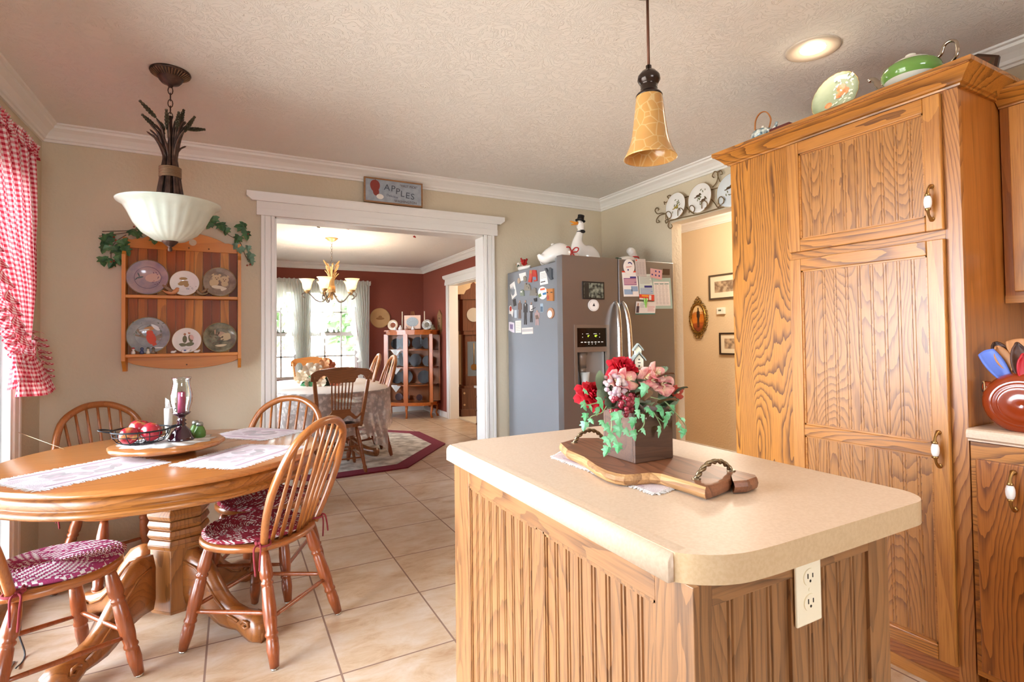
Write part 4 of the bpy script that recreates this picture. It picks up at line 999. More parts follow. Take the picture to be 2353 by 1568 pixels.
# ---- papers and magnets on the doors and on the side
PAPER = mat('paper_white', '#e8e2dc', rough=.8); PGRN = mat('paper_green', '#a9bfb4', rough=.8); PPINK = mat('paper_pink', '#d9a9a9', rough=.8)
PPUR = mat('print_purple', '#9a6a8c', rough=.8); PBLU = mat('print_blue', '#8fa4bf', rough=.8); PRED = mat('print_red', '#d6452c', rough=.7); PTXT = mat('print_text', '#9a8f8c', rough=.8); PNAVY = mat('print_navy', '#3a3580', rough=.7)
PTEAL = mat('print_teal', '#4a8078', rough=.8)
def fpt(px, py, dy=0): q = at_y(px, py, FY); return q.x, q.z
def card(name, cat, label, quad, m, prints=(), texts=(), lift=.0008, grp=None, th=.0006):
    """flat sheet on the front of the doors; quad in photo pixels measured on that plane; prints as (u0,u1,v0,v1,mat) in sheet fractions, v down"""
    pts = [Vector((*fpt(*p),)) for p in quad]; c = sum(pts, Vector((0, 0)))/4
    t = MB(); y = FY-lift
    loc = [(p[0]-c[0], p[1]-c[1]) for p in pts]
    t.add([(x, 0, z) for x, z in loc]+[(x, -th, z) for x, z in loc], [(3, 2, 1, 0), (4, 5, 6, 7), (0, 1, 5, 4), (1, 2, 6, 5), (2, 3, 7, 6), (3, 0, 4, 7)])
    o = t.build(name, m, None, loc=(c[0], y, c[1]))
    L2 = [Vector(q) for q in loc]
    def bl(u, v): a = L2[0].lerp(L2[1], u); d = L2[3].lerp(L2[2], u); return a.lerp(d, v)
    groups = {}
    for u0, u1, v0, v1, mm in prints: groups.setdefault(mm.name, (mm, []))[1].append((u0, u1, v0, v1))
    for k, (mm, rs) in enumerate(groups.values()):
        q = MB()
        for u0, u1, v0, v1 in rs:
            cs = [bl(u0, v0), bl(u1, v0), bl(u1, v1), bl(u0, v1)]; e = th+.0002+.00015*k
            q.add([(a[0], -e, a[1]) for a in cs], [(0, 1, 2, 3)])
        q.build('printed_block', mm, o)
    for body, u, v, size, mm in texts:
        p_ = bl(u, v); d = (L2[1]-L2[0]).normalized(); a_ = math.atan2(d[1], d[0])
        text(body, size, mm, o, frame_m((p_[0], -th-.0006, p_[1]), (math.cos(a_), 0, math.sin(a_)), (-math.sin(a_), 0, math.cos(a_))), 'printed_text', .0001)
    return tag(o, label, cat, grp)
def lines(u0, u1, v0, v1, n, m, fill=.45): return [(u0, u1-(.15*(u1-u0) if i % 3 == 2 else 0), v0+(v1-v0)*i/n, v0+(v1-v0)*(i+fill)/n, m) for i in range(n)]
zz = lambda x, y: (1400+x/9.8, 580+y/9.8)
card('leaflet', 'leaflet', 'cream leaflet with purple and blue tables at the left of the fridge papers', [zz(278, 420), zz(620, 420), zz(672, 995), zz(325, 998)], PAPER, [(.0, 1, 0, .06, PRED), (.08, .9, .28, .56, PPUR), (.5, .9, .22, .28, PNAVY), (.05, .58, .72, .92, PBLU), (.52, .95, .60, .80, PBLU)]+lines(.1, .88, .33, .54, 4, PPINK, .5), lift=.0008)
card('leaflet', 'leaflet', 'pale leaflet with a purple band in the middle of the fridge papers', [zz(650, 500), zz(930, 490), zz(1005, 970), zz(680, 965)], mat('paper_mint', '#ccd6cc', rough=.8), lines(.08, .95, .12, .48, 6, PTXT, .3)+[(.38, .95, .54, .64, PNAVY), (.08, .95, .66, .94, PBLU)]+lines(.1, .93, .69, .93, 4, PAPER, .25), lift=.0016)
card('chart_sheet', 'sheet', 'white text chart on a green backing, right side of the fridge papers', [zz(960, 580), zz(1375, 580), zz(1425, 1270), zz(1010, 1275)], PGRN, [(.05, .90, .12, .90, PAPER)]+[(.10+.27*k, .33+.27*k, .18, .205, PTEAL) for k in range(3)]+[q for k in range(4) for q in lines(.10+.19*k, .24+.19*k, .24, .88, 14, PTXT, .22)], lift=.0008)
card('text_sheet', 'sheet', 'grey narrow text sheet near the top of the right fridge door', [zz(565, 148), zz(805, 155), zz(832, 548), zz(600, 540)], mat('paper_grey', '#c3b8b2', rough=.8), [(.08, .2, .03, .12, PRED)]+[q for k in range(3) for q in lines(.1+.28*k, .3+.28*k, .2, .92, 11, PTXT, .3)], lift=.0026)
card('reminder_card', 'card', 'pink card with six dark squares near the top right of the fridge', [zz(918, 358), zz(1185, 402), zz(1178, 622), zz(920, 565)], PPINK, [(.1+.3*i, .22+.3*i, .15+.42*j, .32+.42*j, PNAVY) for i in range(3) for j in range(2) if (i, j) != (0, 0)], lift=.0024)
card('fridge_emblem', 'emblem', 'dark rectangular maker plate at the top right corner of the fridge door', [zz(1190, 372), zz(1360, 378), zz(1360, 515), zz(1195, 508)], mat('plate_brown', '#5c4638', rough=.3, metal=.5), [(.0, .06, 0, .7, STL)], lift=.0006)
card('coupon_strip', 'card', 'red and white coupon strip under the middle leaflet on the fridge', [zz(672, 945), zz(1005, 960), zz(1005, 1100), zz(668, 1060)], PRED, [(.15, .6, .12, .4, mat('print_yellow', '#e8a030')), (.64, .8, .1, .9, PAPER), (.0, .6, .72, 1, PAPER)], lift=.0034)
card('postcard', 'card', 'postcard with a person with folded arms, lowest paper on the right fridge door', [zz(600, 1108), zz(1045, 1120), zz(1022, 1400), zz(578, 1405)], PAPER, [(0, 1, .9, 1, PTEAL)]+lines(.2, .42, .1, .5, 4, PTXT, .3)+lines(.6, .95, .35, .8, 5, PPINK, .5)+[(.03, .17, .36, .86, mat('scrub_dark', '#4a3a44')), (.07, .13, .12, .36, mat('print_skin', '#b98468'))], lift=.0030)
# green clothes-peg clip, round and square magnets
gx, gz = fpt(*zz(795, 1140)); b = MB()
for s in (-1, 1): b.tube([(s*.013, -.006, .034), (s*.006, -.008, .0), (-s*.002+.002, -.006, -.034)], [(.005, .0055), (.0055, .0055), (.004, .004)], 8)
b.box(-.012, .010, -.012, -.003, -.002, .004)
tag(b.build('clip_magnet', mat('lime_plastic', '#8cc45a', rough=.3), None, loc=(gx, FY-.0045, gz)), 'lime green clip magnet holding the postcard on the fridge', 'magnet')
def oval_magnet(c, rx_, rz_, m, label, prints=(), rot=0, name='magnet', lift=.003, texts=()):
    x, z = fpt(*c); b = MB(); b.disc((0, 0, 0), (0, -1, 0), rx_, 32, ry=rz_, th=.003, rot=rot); o = b.build(name, m, None, loc=(x, FY-lift, z))
    for q in prints:
        p_ = MB(); q[0](p_); p_.build('printed_motif', q[1], o)
    for body, dx, dz, size, mm, a_ in texts: text(body, size, mm, o, frame_m((dx, -.0037, dz), (math.cos(a_), 0, math.sin(a_)), (-math.sin(a_), 0, math.cos(a_))), 'printed_text', .0001)
    return tag(o, label, 'magnet')
oval_magnet(zz(435, 325), .050, .053, PAPER, 'large white oval magnet with red and blue lettering, top of the right door', [(lambda p: p.obox((-.002, -.0034, -.0), (.052, .0006, .0022), Ry(-.15)), PRED), (lambda p: p.obox((-.006, -.0034, -.005), (.044, .0006, .0018), Ry(-.15)), PRED)])
p_ = MB(); 
for i in range(6):
    a = .5+i*.36; p_.disc((.006+.019*math.cos(a), -.0034, .012+.017*math.sin(a)), (0, -1, 0), .0045, 8, th=.0004)
p_.disc((-.010, -.0034, -.024), (0, -1, 0), .0065, 10, th=.0004)
p_.build('printed_motif', PNAVY, [o for o in C.objects if o.name.startswith('magnet')][-1])
b = MB(); px0 = at_y(1363, 668, FY); b.box(-.090, .090, -.006, 0, -.060, .060); o = b.build('framed_photo', mat('frame_black', '#221d1a', rough=.4), None, loc=(px0.x, FY-.0005, px0.z))
b = MB(); b.box(-.080, .080, -.0066, -.006, -.050, .050); b.build('photo_print', mat('photo_bw', '#8a8f80', rough=.4, var=.9, vscale=45, c2='#1d1f1a'), o)
b = MB(); b.box(-.078, -.040, -.0070, -.0066, -.049, .049); b.build('tree_trunk', mat('photo_dark', '#2a2620', rough=.5), o); 
tag(o, 'black framed monochrome photo magnet on the left fridge door', 'photo frame')
oval_magnet((1363, 702), .045, .040, PAPER, 'round white sticker below the framed photo on the left fridge door', [(lambda p: p.tube([(.038*math.cos(2*pi*i/28), -.0034, .034*math.sin(2*pi*i/28)) for i in range(28)], .0008, 4, closed=True), PTXT), (lambda p: (p.add([(-.010, -.0035, -.006), (.012, -.0035, -.006), (.002, -.0035, .016)], [(0, 1, 2)])), mat('ink_dark', '#3a3438'))], name='sticker')
# side of the fridge, plane X = 1.930
SX = 1.930
def spt(px, py): q = at_x(px, py, SX); return q.y, q.z
sz_ = lambda x, y: (1160+x/6.536, 560+y/6.536)
def side_item(name, cat, label, quad, m, prints=(), th=.002, lift=.0005, outline=None, grp=None):
    pts = [Vector(spt(*sz_(*p))) for p in quad]; c = sum(pts, Vector((0, 0)))/len(pts)
    b = MB(); n = len(pts); L2 = [(p[0]-c[0], p[1]-c[1]) for p in pts]
    b.add([(0, y, z) for y, z in L2]+[(-th, y, z) for y, z in L2], [tuple(range(n-1, -1, -1)), tuple(range(n, 2*n))]+[(i, (i+1) % n, n+(i+1) % n, n+i) for i in range(n)])
    o = b.build(name, m, None, loc=(SX-lift, c[0], c[1]))
    for k, (poly, mm) in enumerate(prints):
        q = MB(); pp = [Vector(spt(*sz_(*p)))-c for p in poly]; q.add([(-th-.0004-.0002*k, a[0], a[1]) for a in pp], [tuple(range(len(pp)))]); q.build('printed_motif', mm, o)
    return tag(o, label, cat, grp)
def rect(x0, y0, x1, y1): return [(x0, y0), (x1, y0), (x1, y1), (x0, y1)]
def ell(cx, cy, a, b, n=20): return [(cx+a*math.cos(2*pi*i/n), cy+b*math.sin(2*pi*i/n)) for i in range(n)]
INK = mat('ink_dark2', '#3b3634', rough=.7); RED = mat('enamel_red', '#b8382a', rough=.35); CRK = mat('stoneware', '#8d8374', rough=.6); SKIN = mat('print_skin2', '#b58a72')
side_item('note_card', 'note', 'small white note near the top left of the fridge side', [(215, 455), (320, 428), (322, 540), (240, 565)], PAPER)
side_item('button_magnet', 'magnet', 'tiny tan button magnet beside the small white note', ell(218, 560, 19, 42), mat('button_tan', '#b09880'), th=.006)
side_item('cutout_magnet', 'magnet', 'tilted white card with a dark hand shape on the fridge side', [(78, 622), (148, 566), (184, 772), (112, 842)], PAPER, [([(88, 690), (104, 655), (112, 700), (124, 628), (130, 690), (140, 640), (146, 690), (158, 680), (150, 760), (124, 790), (104, 760)], STS)])
side_item('photo_magnet', 'magnet', 'small dark photo under the hand-shaped card', [(122, 848), (162, 828), (175, 930), (136, 945)], INK)
side_item('list_note', 'note', 'white printed list near the top right of the fridge side', [(530, 430), (622, 404), (652, 602), (534, 626)], PAPER, [([(542, 455+i*22), (630, 438+i*22), (630, 443+i*22), (542, 460+i*22)], PTXT) for i in range(4)]+[([(545, 575), (615, 560), (615, 575), (545, 590)], INK)])
side_item('round_sticker', 'sticker', 'white oval sticker with red and blue print beside the wooden block', ell(572, 742, 68, 96, 28), PAPER, [([(535, 680), (605, 665), (610, 695), (540, 705)], mat('print_orange', '#d8603a')), ([(572, 745), (628, 728), (630, 765), (578, 775)], mat('print_blue2', '#3f78a8')), ([(508, 770), (545, 745), (560, 790), (515, 815)], mat('print_olive', '#6b7a3c'))], th=.002, lift=.0012)
side_item('wooden_block_magnet', 'magnet', 'small wooden block with a painted face at the right of the fridge side', [(648, 680), (744, 676), (744, 862), (652, 862)], mat('block_wood', '#b07038', rough=.5), [(ell(672, 810, 18, 36, 12), mat('paint_rust', '#a8442a')), (rect(652, 726, 672, 744), INK), (rect(708, 726, 740, 740), INK)], th=.012)
side_item('oval_wood_magnet', 'magnet', 'oval painted wooden magnet low at the right of the fridge side', ell(700, 1046, 50, 82, 24), mat('block_wood2', '#a87858', rough=.5), [(ell(690, 1060, 34, 56, 16), PAPER)], th=.008)
for q, lb, m_ in (([(385, 400), (425, 402), (422, 500), (410, 582), (362, 580), (380, 490)], 'red painted figure magnet, taller and left of the pair', mat('enamel_red1', '#c0422e', rough=.4)), ([(428, 396), (478, 400), (490, 470), (494, 560), (455, 572), (430, 500)], 'red hooded figure magnet with blue skirt, right of the pair', RED)):
    side_item('figure_magnet', 'magnet', lb, q, m_, ([(rect(432, 500, 486, 548), mat('denim_blue', '#6a7488'))] if 'hooded' in lb else [(rect(392, 404, 422, 450), mat('hair_tan', '#b47a4c'))]), th=.008)
side_item('clip_magnet', 'magnet', 'dark grey plastic clip at the top right of the fridge side', [(620, 372), (640, 370), (672, 440), (690, 360), (722, 380), (724, 500), (736, 530), (708, 546), (690, 520), (640, 430)], mat('clip_grey', '#4c5056', rough=.3), th=.014)
side_item('building_magnet', 'magnet', 'grey carved lighthouse magnet above the other stone magnets', [(310, 640), (318, 590), (334, 592), (340, 620), (372, 606), (392, 640), (400, 704), (304, 706)], CRK, [(rect(350, 640, 356, 655), INK), (rect(372, 650, 380, 680), INK)], th=.010)
side_item('building_magnet', 'magnet', 'low grey carved building magnet below the lighthouse', [(386, 782), (400, 700), (440, 690), (448, 662), (478, 672), (482, 740), (504, 748), (494, 786)], mat('stoneware2', '#7d766c', rough=.6), th=.010)
side_item('house_magnet', 'magnet', 'small green and grey cottage magnet left of the stone magnets', [(240, 740), (262, 690), (290, 700), (300, 786), (248, 788)], mat('stoneware3', '#7f8674', rough=.6), [(rect(250, 715, 275, 735), PAPER)], th=.008)
side_item('bird_magnet', 'magnet', 'tiny dark figure magnet by the corner of the small white note', [(290, 500), (316, 485), (332, 520), (326, 570), (296, 572)], CRK, th=.008)
side_item('animal_magnet', 'magnet', 'small black animal magnet under the building magnets', [(442, 826), (484, 816), (484, 870), (456, 874)], INK, th=.006)
SUIT = mat('suit_dark', '#37302e'); BRN = mat('suit_brown', '#6d5548'); WSH = mat('shirt_white', '#d8d2cc')
def man(cx, top, bot, w, suit, label, legs=None, extra=()):
    h = bot-top; q = [(cx-w*.15, top), (cx+w*.15, top), (cx+w*.17, top+h*.11), (cx+w*.5, top+h*.17), (cx+w*.55, top+h*.5), (cx+w*.3, top+h*.5), (cx+w*.38, bot), (cx+w*.05, bot), (cx, top+h*.6), (cx-w*.1, bot), (cx-w*.4, bot), (cx-w*.32, top+h*.5), (cx-w*.55, top+h*.5), (cx-w*.5, top+h*.17), (cx-w*.17, top+h*.11)]
    side_item('cutout_magnet', 'magnet', label, q, suit, [(ell(cx, top+h*.05, w*.17, h*.055, 10), SKIN)]+list(extra), th=.0015, grp=None)
man(228, 856, 1128, 54, BRN, 'cut-out magnet of a person in a brown suit, hands in front')
man(312, 852, 1218, 56, SUIT, 'cut-out magnet of a person in a black suit standing straight', extra=[([(305, 905), (318, 905), (312, 950)], WSH)])
man(400, 882, 1182, 50, SUIT, 'cut-out magnet of a person in a white shirt holding a guitar', extra=[([(378, 925), (420, 920), (424, 1010), (380, 1014)], WSH), ([(395, 990), (465, 955), (468, 965), (400, 1002)], INK)])
man(488, 1004, 1228, 70, mat('suit_pink', '#a88a86'), 'cut-out magnet of a seated person in a pink and brown outfit', extra=[([(462, 1080), (500, 1070), (520, 1130), (470, 1140)], BRN)])
side_item('photo_magnet', 'magnet', 'narrow blue photo strip right of the guitar cut-out', [(536, 902), (578, 900), (580, 1030), (538, 1032)], mat('photo_blue', '#9fb0be'), [(rect(540, 945, 575, 1025), mat('photo_blue_dark', '#56687a'))])
side_item('sticker', 'sticker', 'red and white mushroom-shaped sticker at the left edge of the fridge side', [(70, 940), (95, 928), (112, 980), (132, 1000), (118, 1105), (100, 1060), (66, 1055)], PAPER, [(ell(92, 980, 17, 38, 12), RED)])
side_item('photo_magnet', 'magnet', 'small pale photo strip beside the red sticker', [(146, 1000), (182, 998), (184, 1115), (148, 1116)], mat('photo_pale', '#b8c0c8'))
side_item('sticker', 'sticker', 'lilac lettered sticker at the lower left edge of the fridge side', [(66, 1180), (90, 1175), (142, 1190), (148, 1340), (110, 1330), (64, 1300)], mat('sticker_lilac', '#ddd4de'), [([(80, 1210), (128, 1215), (126, 1290), (84, 1280)], mat('print_lilac', '#8a7698'))])
side_item('calendar_card', 'note', 'cream grid card at the lower left of the fridge side', [(162, 1162), (246, 1155), (248, 1338), (166, 1340)], mat('paper_cream', '#e2d8c8'), [([(172, 1185+i*24), (240, 1180+i*24), (240, 1184+i*24), (172, 1189+i*24)], PTXT) for i in range(6)])
side_item('striped_card', 'note', 'pink and grey striped card, lowest on the fridge side', [(260, 1270), (426, 1258), (428, 1352), (264, 1362)], mat('paper_peach', '#e0cfc4'), [([(264, 1290), (426, 1278), (427, 1318), (265, 1328)], mat('stripe_grey', '#b4aca8'))])
# ---- ceramic geese and ducks on the fridge
GW = mat('glazed_white', '#ece7e0', rough=.12, coat=.6); ORG = mat('beak_orange', '#dd8f2c', rough=.3); BKF = mat('black_felt', '#1c1614', rough=.6); RIB = mat('red_ribbon', '#b3231f', rough=.45)
def body_mesh(b, segs, n=16):
    """loft through (x, y, z, rx, rz) sections along a path"""
    pts = [s_[:3] for s_ in segs]; b.tube(pts, [(s_[3], s_[4]) for s_ in segs], n, flat=(0, 1, 0))
def loft(secs, k=4):
    out = []
    P_ = bez([(s_[0], s_[1], s_[2]) for s_ in secs], k); Q = bez([(s_[3], s_[4], 0) for s_ in secs], k)
    return P_, [(max(q.x, .001), max(q.y, .001)) for q in Q]
def eye(par, c, r=.003):
    e = MB(); e.sph(c, r, 8, 6); e.build('eye', BKF, par)
TOPZ = 1.7455
def goose(px_, Y): q = at_y(px_, 588, Y); return q.x
# tall goose with a top hat, head turned left (-X), standing behind
gx = at_y(1345, 560, 3.36).x
t = thing('ceramic_goose', 'tall white ceramic goose wearing a black top hat and bow tie', 'figurine', (gx, 3.36, TOPZ)); t.scale = (1.12,)*3
b = MB(); p_, r_ = loft([(.135, 0, .05, .004, .004), (.10, 0, .055, .045, .035), (.045, 0, .075, .085, .075), (-.01, 0, .10, .088, .085), (-.055, 0, .14, .062, .06), (-.066, 0, .19, .038, .036), (-.050, 0, .24, .026, .025), (-.036, 0, .275, .023, .023), (-.038, 0, .30, .028, .028), (-.048, 0, .318, .030, .027), (-.062, 0, .322, .018, .017)], 4); b.tube(p_, r_, 20, flat=(0, 1, 0)); b.build('body', GW, t)
b = MB(); b.tube([(-.065, 0, .322), (-.085, 0, .322), (-.122, 0, .330)], [(.014, .013), (.011, .008), (.010, .003)], 10, flat=(0, 1, 0)); b.tube([(-.068, 0, .316), (-.085, 0, .312), (-.115, 0, .306)], [(.011, .008), (.009, .006), (.006, .003)], 10, flat=(0, 1, 0)); b.build('beak', ORG, t)
b = MB(); b.T = Matrix.Translation((-.040, 0, .338)) @ Matrix.Rotation(.22, 4, 'Y'); b.lathe([(0, 0), (.034, .0), (.036, .004), (.024, .006), (.022, .036), (.024, .040), (0, .042)], 20); b.build('top_hat', BKF, t)
b = MB(); b.add([(-.030, -.029, .262), (-.040, -.031, .255), (-.068, -.030, .275), (-.066, -.03, .248)], [(0, 1, 2)]); b.lathe([(.025, -.006), (.027, 0), (.025, .006)], 16, c=(-.040, 0, .262)); b.sph((-.040, -.028, .262), (.022, .006, .012), 10, 8); b.build('bow_tie', BKF, t)
for s in (-1, 1): eye(t, (-.052, s*.026, .326))
# sleeping goose, head low at the right, tail at the left, red bow
gx = at_y(1290, 580, 3.13).x
t = thing('ceramic_goose', 'white ceramic goose lying with lowered head and red neck bow, left on the fridge', 'figurine', (gx, 3.16, TOPZ)); t.scale = (1.15,)*3
b = MB(); p_, r_ = loft([(-.150, 0, .052, .012, .006), (-.115, 0, .030, .04, .028), (-.06, 0, .052, .062, .050), (.0, 0, .068, .068, .066), (.045, 0, .068, .055, .055), (.075, 0, .068, .034, .034), (.095, 0, .062, .036, .036), (.112, 0, .046, .034, .032), (.122, 0, .030, .020, .018)], 4); b.tube(p_, r_, 20, flat=(0, 1, 0)); b.build('body', GW, t)
b = MB(); b.tube([(.125, 0, .026), (.142, 0, .012), (.152, 0, .006)], [(.014, .009), (.012, .007), (.007, .004)], 10, flat=(0, 1, 0)); b.build('beak', ORG, t)
b = MB(); b.tube([(.062+.0*i, .040*math.cos(2*pi*i/20), .068+.040*math.sin(2*pi*i/20)) for i in range(20)], .005, 6, closed=True)
for s in (-1, 1):
    b.tube(bez([(.062, -.042, .075), (.062+s*.02, -.055, .10), (.062+s*.045, -.055, .098), (.062+s*.035, -.052, .078), (.062, -.042, .075)], 5), (.004), 6); b.tube(bez([(.062, -.044, .075), (.062+s*.014, -.055, .05), (.062+s*.03, -.058, .028)], 5), .004, 6)
b.build('ribbon_bow', RIB, t)
eye(t, (.112, -.032, .052), .004)
# right duck
gx = at_y(1438, 582, 3.15).x
t = thing('ceramic_duck', 'low white ceramic duck with red neck ribbon at the right of the fridge top', 'figurine', (gx, 3.15, TOPZ)); t.scale = (1.35,)*3
b = MB(); p_, r_ = loft([(-.115, 0, .030, .006, .006), (-.08, 0, .028, .030, .020), (-.02, 0, .034, .050, .034), (.035, 0, .036, .045, .036), (.06, 0, .052, .026, .026), (.055, 0, .078, .020, .020), (.040, 0, .098, .026, .024), (.020, 0, .104, .018, .016)], 4); b.tube(p_, r_, 18, flat=(0, 1, 0)); b.build('body', GW, t)
b = MB(); b.tube([(.058+.026*math.cos(2*pi*i/18), .026*math.sin(2*pi*i/18), .066) for i in range(18)], .004, 6, closed=True); b.tube(bez([(.08, -.012, .064), (.088, -.015, .045), (.086, -.02, .02)], 4), .004, 6); b.build('ribbon', RIB, t)
IVG = mat('leaf_dark_green', '#2f4a34', rough=.5)
b = MB()
for i in range(5): b.sph((-.085+.02*i, -.030, .045-.002*i), (.016, .004, .009), 8, 5)
b.build('leaf_spray', IVG, t)
# small duck with red flowers at the left corner
q = at_x(1212, 618, 1.975)
t = thing('ceramic_duck', 'small white duck with red flowers and green bow at the fridge top left corner', 'figurine', (1.985, 3.62, TOPZ))
b = MB(); p_, r_ = loft([(.0, -.13, .030, .004, .004), (.0, -.09, .022, .028, .016), (.0, -.03, .022, .036, .020), (.0, .02, .026, .028, .022), (.0, .045, .045, .013, .013), (.0, .055, .062, .017, .016), (.0, .068, .066, .012, .010)], 4); b.tube(p_, r_, 16, flat=(1, 0, 0)); b.build('body', GW, t)
b = MB(); b.tube([(0, .076, .065), (0, .098, .067)], [(.007, .005), (.005, .002)], 8); b.build('beak', ORG, t)
b = MB(); rr = random.Random(2)
for i in range(16):
    a, c = rr.random()*6.28, rr.random(); b.tube([(0, -.035, .04), (.02*math.cos(a), -.035+.04*math.sin(a)*c, .06+.045*rr.random())], [(.003, .003), (.008, .002)], 6)
b.build('red_flowers', RIB, t)
b = MB(); b.sph((-.012, .040, .048), (.005, .020, .008), 8, 6); b.sph((-.014, .040, .040), (.004, .006, .022), 8, 6); b.build('green_bow', IVG, t)
eye(t, (-.015, .060, .068), .0025)
# white lidded jar behind the goose
q = at_y(1270, 570, 3.55)
t = thing('lidded_jar', 'white ceramic lidded jar behind the sleeping goose on the fridge', 'jar', (q.x, 3.55, TOPZ)); t.scale = (1.15, 1.15, 1.35)
b = MB(); b.lathe([(0, 0), (.055, 0), (.068, .03), (.072, .08), (.060, .115), (.056, .12), (0, .12)], 28); b.build('body', GW, t)
b = MB(); b.lathe([(.0, .12), (.062, .12), (.060, .126), (.040, .140), (.012, .146), (.008, .152), (.014, .160), (.010, .167), (0, .168)], 28); b.build('lid', GW, t)
b = MB(); b.tube(bez([(-.066, 0, .10), (-.095, 0, .09), (-.095, 0, .05), (-.068, 0, .035)], 5), .007, 8); b.build('handle', GW, t)
# ---------------------------------------------------------------- light fixtures in the kitchen
BRZ = mat('aged_bronze', '#5a4238', rough=.4, metal=.7, var=.3, vscale=30, c2='#3a2a24'); BRZ2 = mat('bronze_gilt', '#8a6a50', rough=.4, metal=.7)
ALB = mat('alabaster_glass', '#c4c8bb', rough=.35, coat=.3, var=.12, vscale=8, c2='#b4b9ac')
def stalks(mb, n, H, r0, r1, seed, rr_=.006, c=(0, 0), z0=0, dn=.05, fl=1.25):
    rr = random.Random(seed)
    for i in range(n):
        a = 2*pi*i/n+rr.random()*.4; q = rr.random(); top = H*(.55+.45*rr.random()); R1 = r1*(.5+.7*q)
        mb.tube(bez([(c[0]+math.cos(a)*r0*fl, c[1]+math.sin(a)*r0*fl, z0-dn), (c[0]+math.cos(a)*r0*.8, c[1]+math.sin(a)*r0*.8, z0+.04), (c[0]+math.cos(a)*r0*.7, c[1]+math.sin(a)*r0*.7, z0+H*.3), (c[0]+math.cos(a)*R1*.55, c[1]+math.sin(a)*R1*.55, z0+top*.8), (c[0]+math.cos(a)*R1, c[1]+math.sin(a)*R1, z0+top)], 4), [rr_]*13+[rr_*.7]*3+[rr_*.15], 6)
def wheat(mb, p0, d, l, r=.011):
    p0 = Vector(p0); d = Vector(d).normalized(); s = d.orthogonal().normalized(); u = d.cross(s)
    mb.tube([p0-d*l*.5, p0, p0+d*l*.5, p0+d*l*.97], [.0022, .0022, .003, .001], 6)
    for i in range(12):
        f = i/12; w = r*(.55+.45*math.sin(pi*min(1, f+.15)))
        for k in range(4):
            a = k*pi/2+(i % 2)*pi/4; o = s*math.cos(a)+u*math.sin(a); q = p0+d*l*f
            mb.tube([q+o*w*.2, q+o*w*.75+d*l*.03, q+o*w*.85+d*l*.075, q+o*w*.55+d*l*.12], [w*.15, w*.42, w*.36, w*.05], 5)
PBX, PBY = -.245, 2.80
t = thing('bowl_pendant_light', 'hanging bowl light with bronze wheat-sheaf stem above the round table', 'pendant light', (PBX, PBY, CZ))
b = MB(); b.lathe([(.0, 0), (.078, 0), (.080, -.006), (.074, -.012), (.050, -.026), (.045, -.040), (.035, -.052), (.012, -.060), (.008, -.07), (0, -.07)][::-1], 32); b.build('ceiling_canopy', BRZ, t)
b = MB()
for i in range(36):
    a = 2*pi*i/36; b.tube([(.076*math.cos(a), .076*math.sin(a), -.012), (.050*math.cos(a), .050*math.sin(a), -.028)], .0022, 5)
b.build('fluted_rim', BRZ2, t)
def chain(mb, p0, p1, n, r=.008, w=.0018):
    p0, p1 = Vector(p0), Vector(p1)
    for i in range(n):
        c = p0.lerp(p1, (i+.5)/n); h = (p1-p0).length/n*.62; a = (i % 2)*pi/2
        mb.tube([c+Vector((math.cos(a)*r*math.cos(q), math.sin(a)*r*math.cos(q), h*math.sin(q))) for q in [2*pi*k/10 for k in range(10)]], w, 5, closed=True)
b = MB(); chain(b, (0, 0, -.07), (0, 0, -.215), 5, .009, .0022); b.build('chain', BRZ, t)
b = MB(); b.tube([(0, 0, -.20), (0, 0, -.60)], .008, 8); stalks(b, 30, .26, .034, .078, 5, .0058, z0=-.46, dn=.125, fl=1.5); b.build('wheat_stalks', BRZ, t)
b = MB()
for (dx, dy, dz, l), p0 in zip(((-.55, 0, .6, .085), (-.35, .1, .35, .075), (-.02, -.2, .6, .085), (.12, .1, .6, .075), (.35, -.1, .6, .085), (.55, .1, .12, .07), (-.15, .5, .5, .07), (.1, -.5, .5, .07)), ((-.055, 0, -.215), (-.055, .01, -.255), (-.008, -.02, -.27), (.035, .01, -.225), (.052, -.01, -.265), (.065, .02, -.240), (-.03, .05, -.25), (.03, -.05, -.26))):
    wheat(b, p0, (dx, dy, dz), l, .009)
b.build('wheat_heads', mat('wheat_bronze_green', '#4c4634', rough=.45, metal=.6), t)
b = MB()
for k in range(7): b.tube([(.040*math.cos(2*pi*i/24), .040*math.sin(2*pi*i/24), -.435-.0065*k) for i in range(24)], .0042, 6, closed=True)
b.build('rope_binding', mat('rope_gilt', '#7a5c42', rough=.5, metal=.4), t)
zr = -(CZ-1.848)
b = MB(); b.lathe([(.012, -.172), (.060, -.166), (.105, -.135), (.135, -.095), (.158, -.045), (.176, -.018), (.197, -.006), (.200, .0), (.195, .001), (.172, -.012), (.152, -.042), (.130, -.090), (.100, -.128), (.058, -.159), (.012, -.164)], 96, c=(0, 0, zr), wob=lambda a, z: 1+(.012*math.cos(24*a) if z < -.02 else 0), cap=False); b.build('glass_bowl', ALB, t)
b = MB(); b.lathe([(0, -.215), (.008, -.212), (.009, -.200), (.006, -.196), (.016, -.188), (.028, -.176), (.034, -.166), (.030, -.160), (0, -.158)], 24, c=(0, 0, zr)); b.build('finial', BRZ, t)
b = MB(); b.tube([(0, 0, -.55), (0, 0, zr-.16)], .006, 8); b.build('centre_rod', BRZ, t)
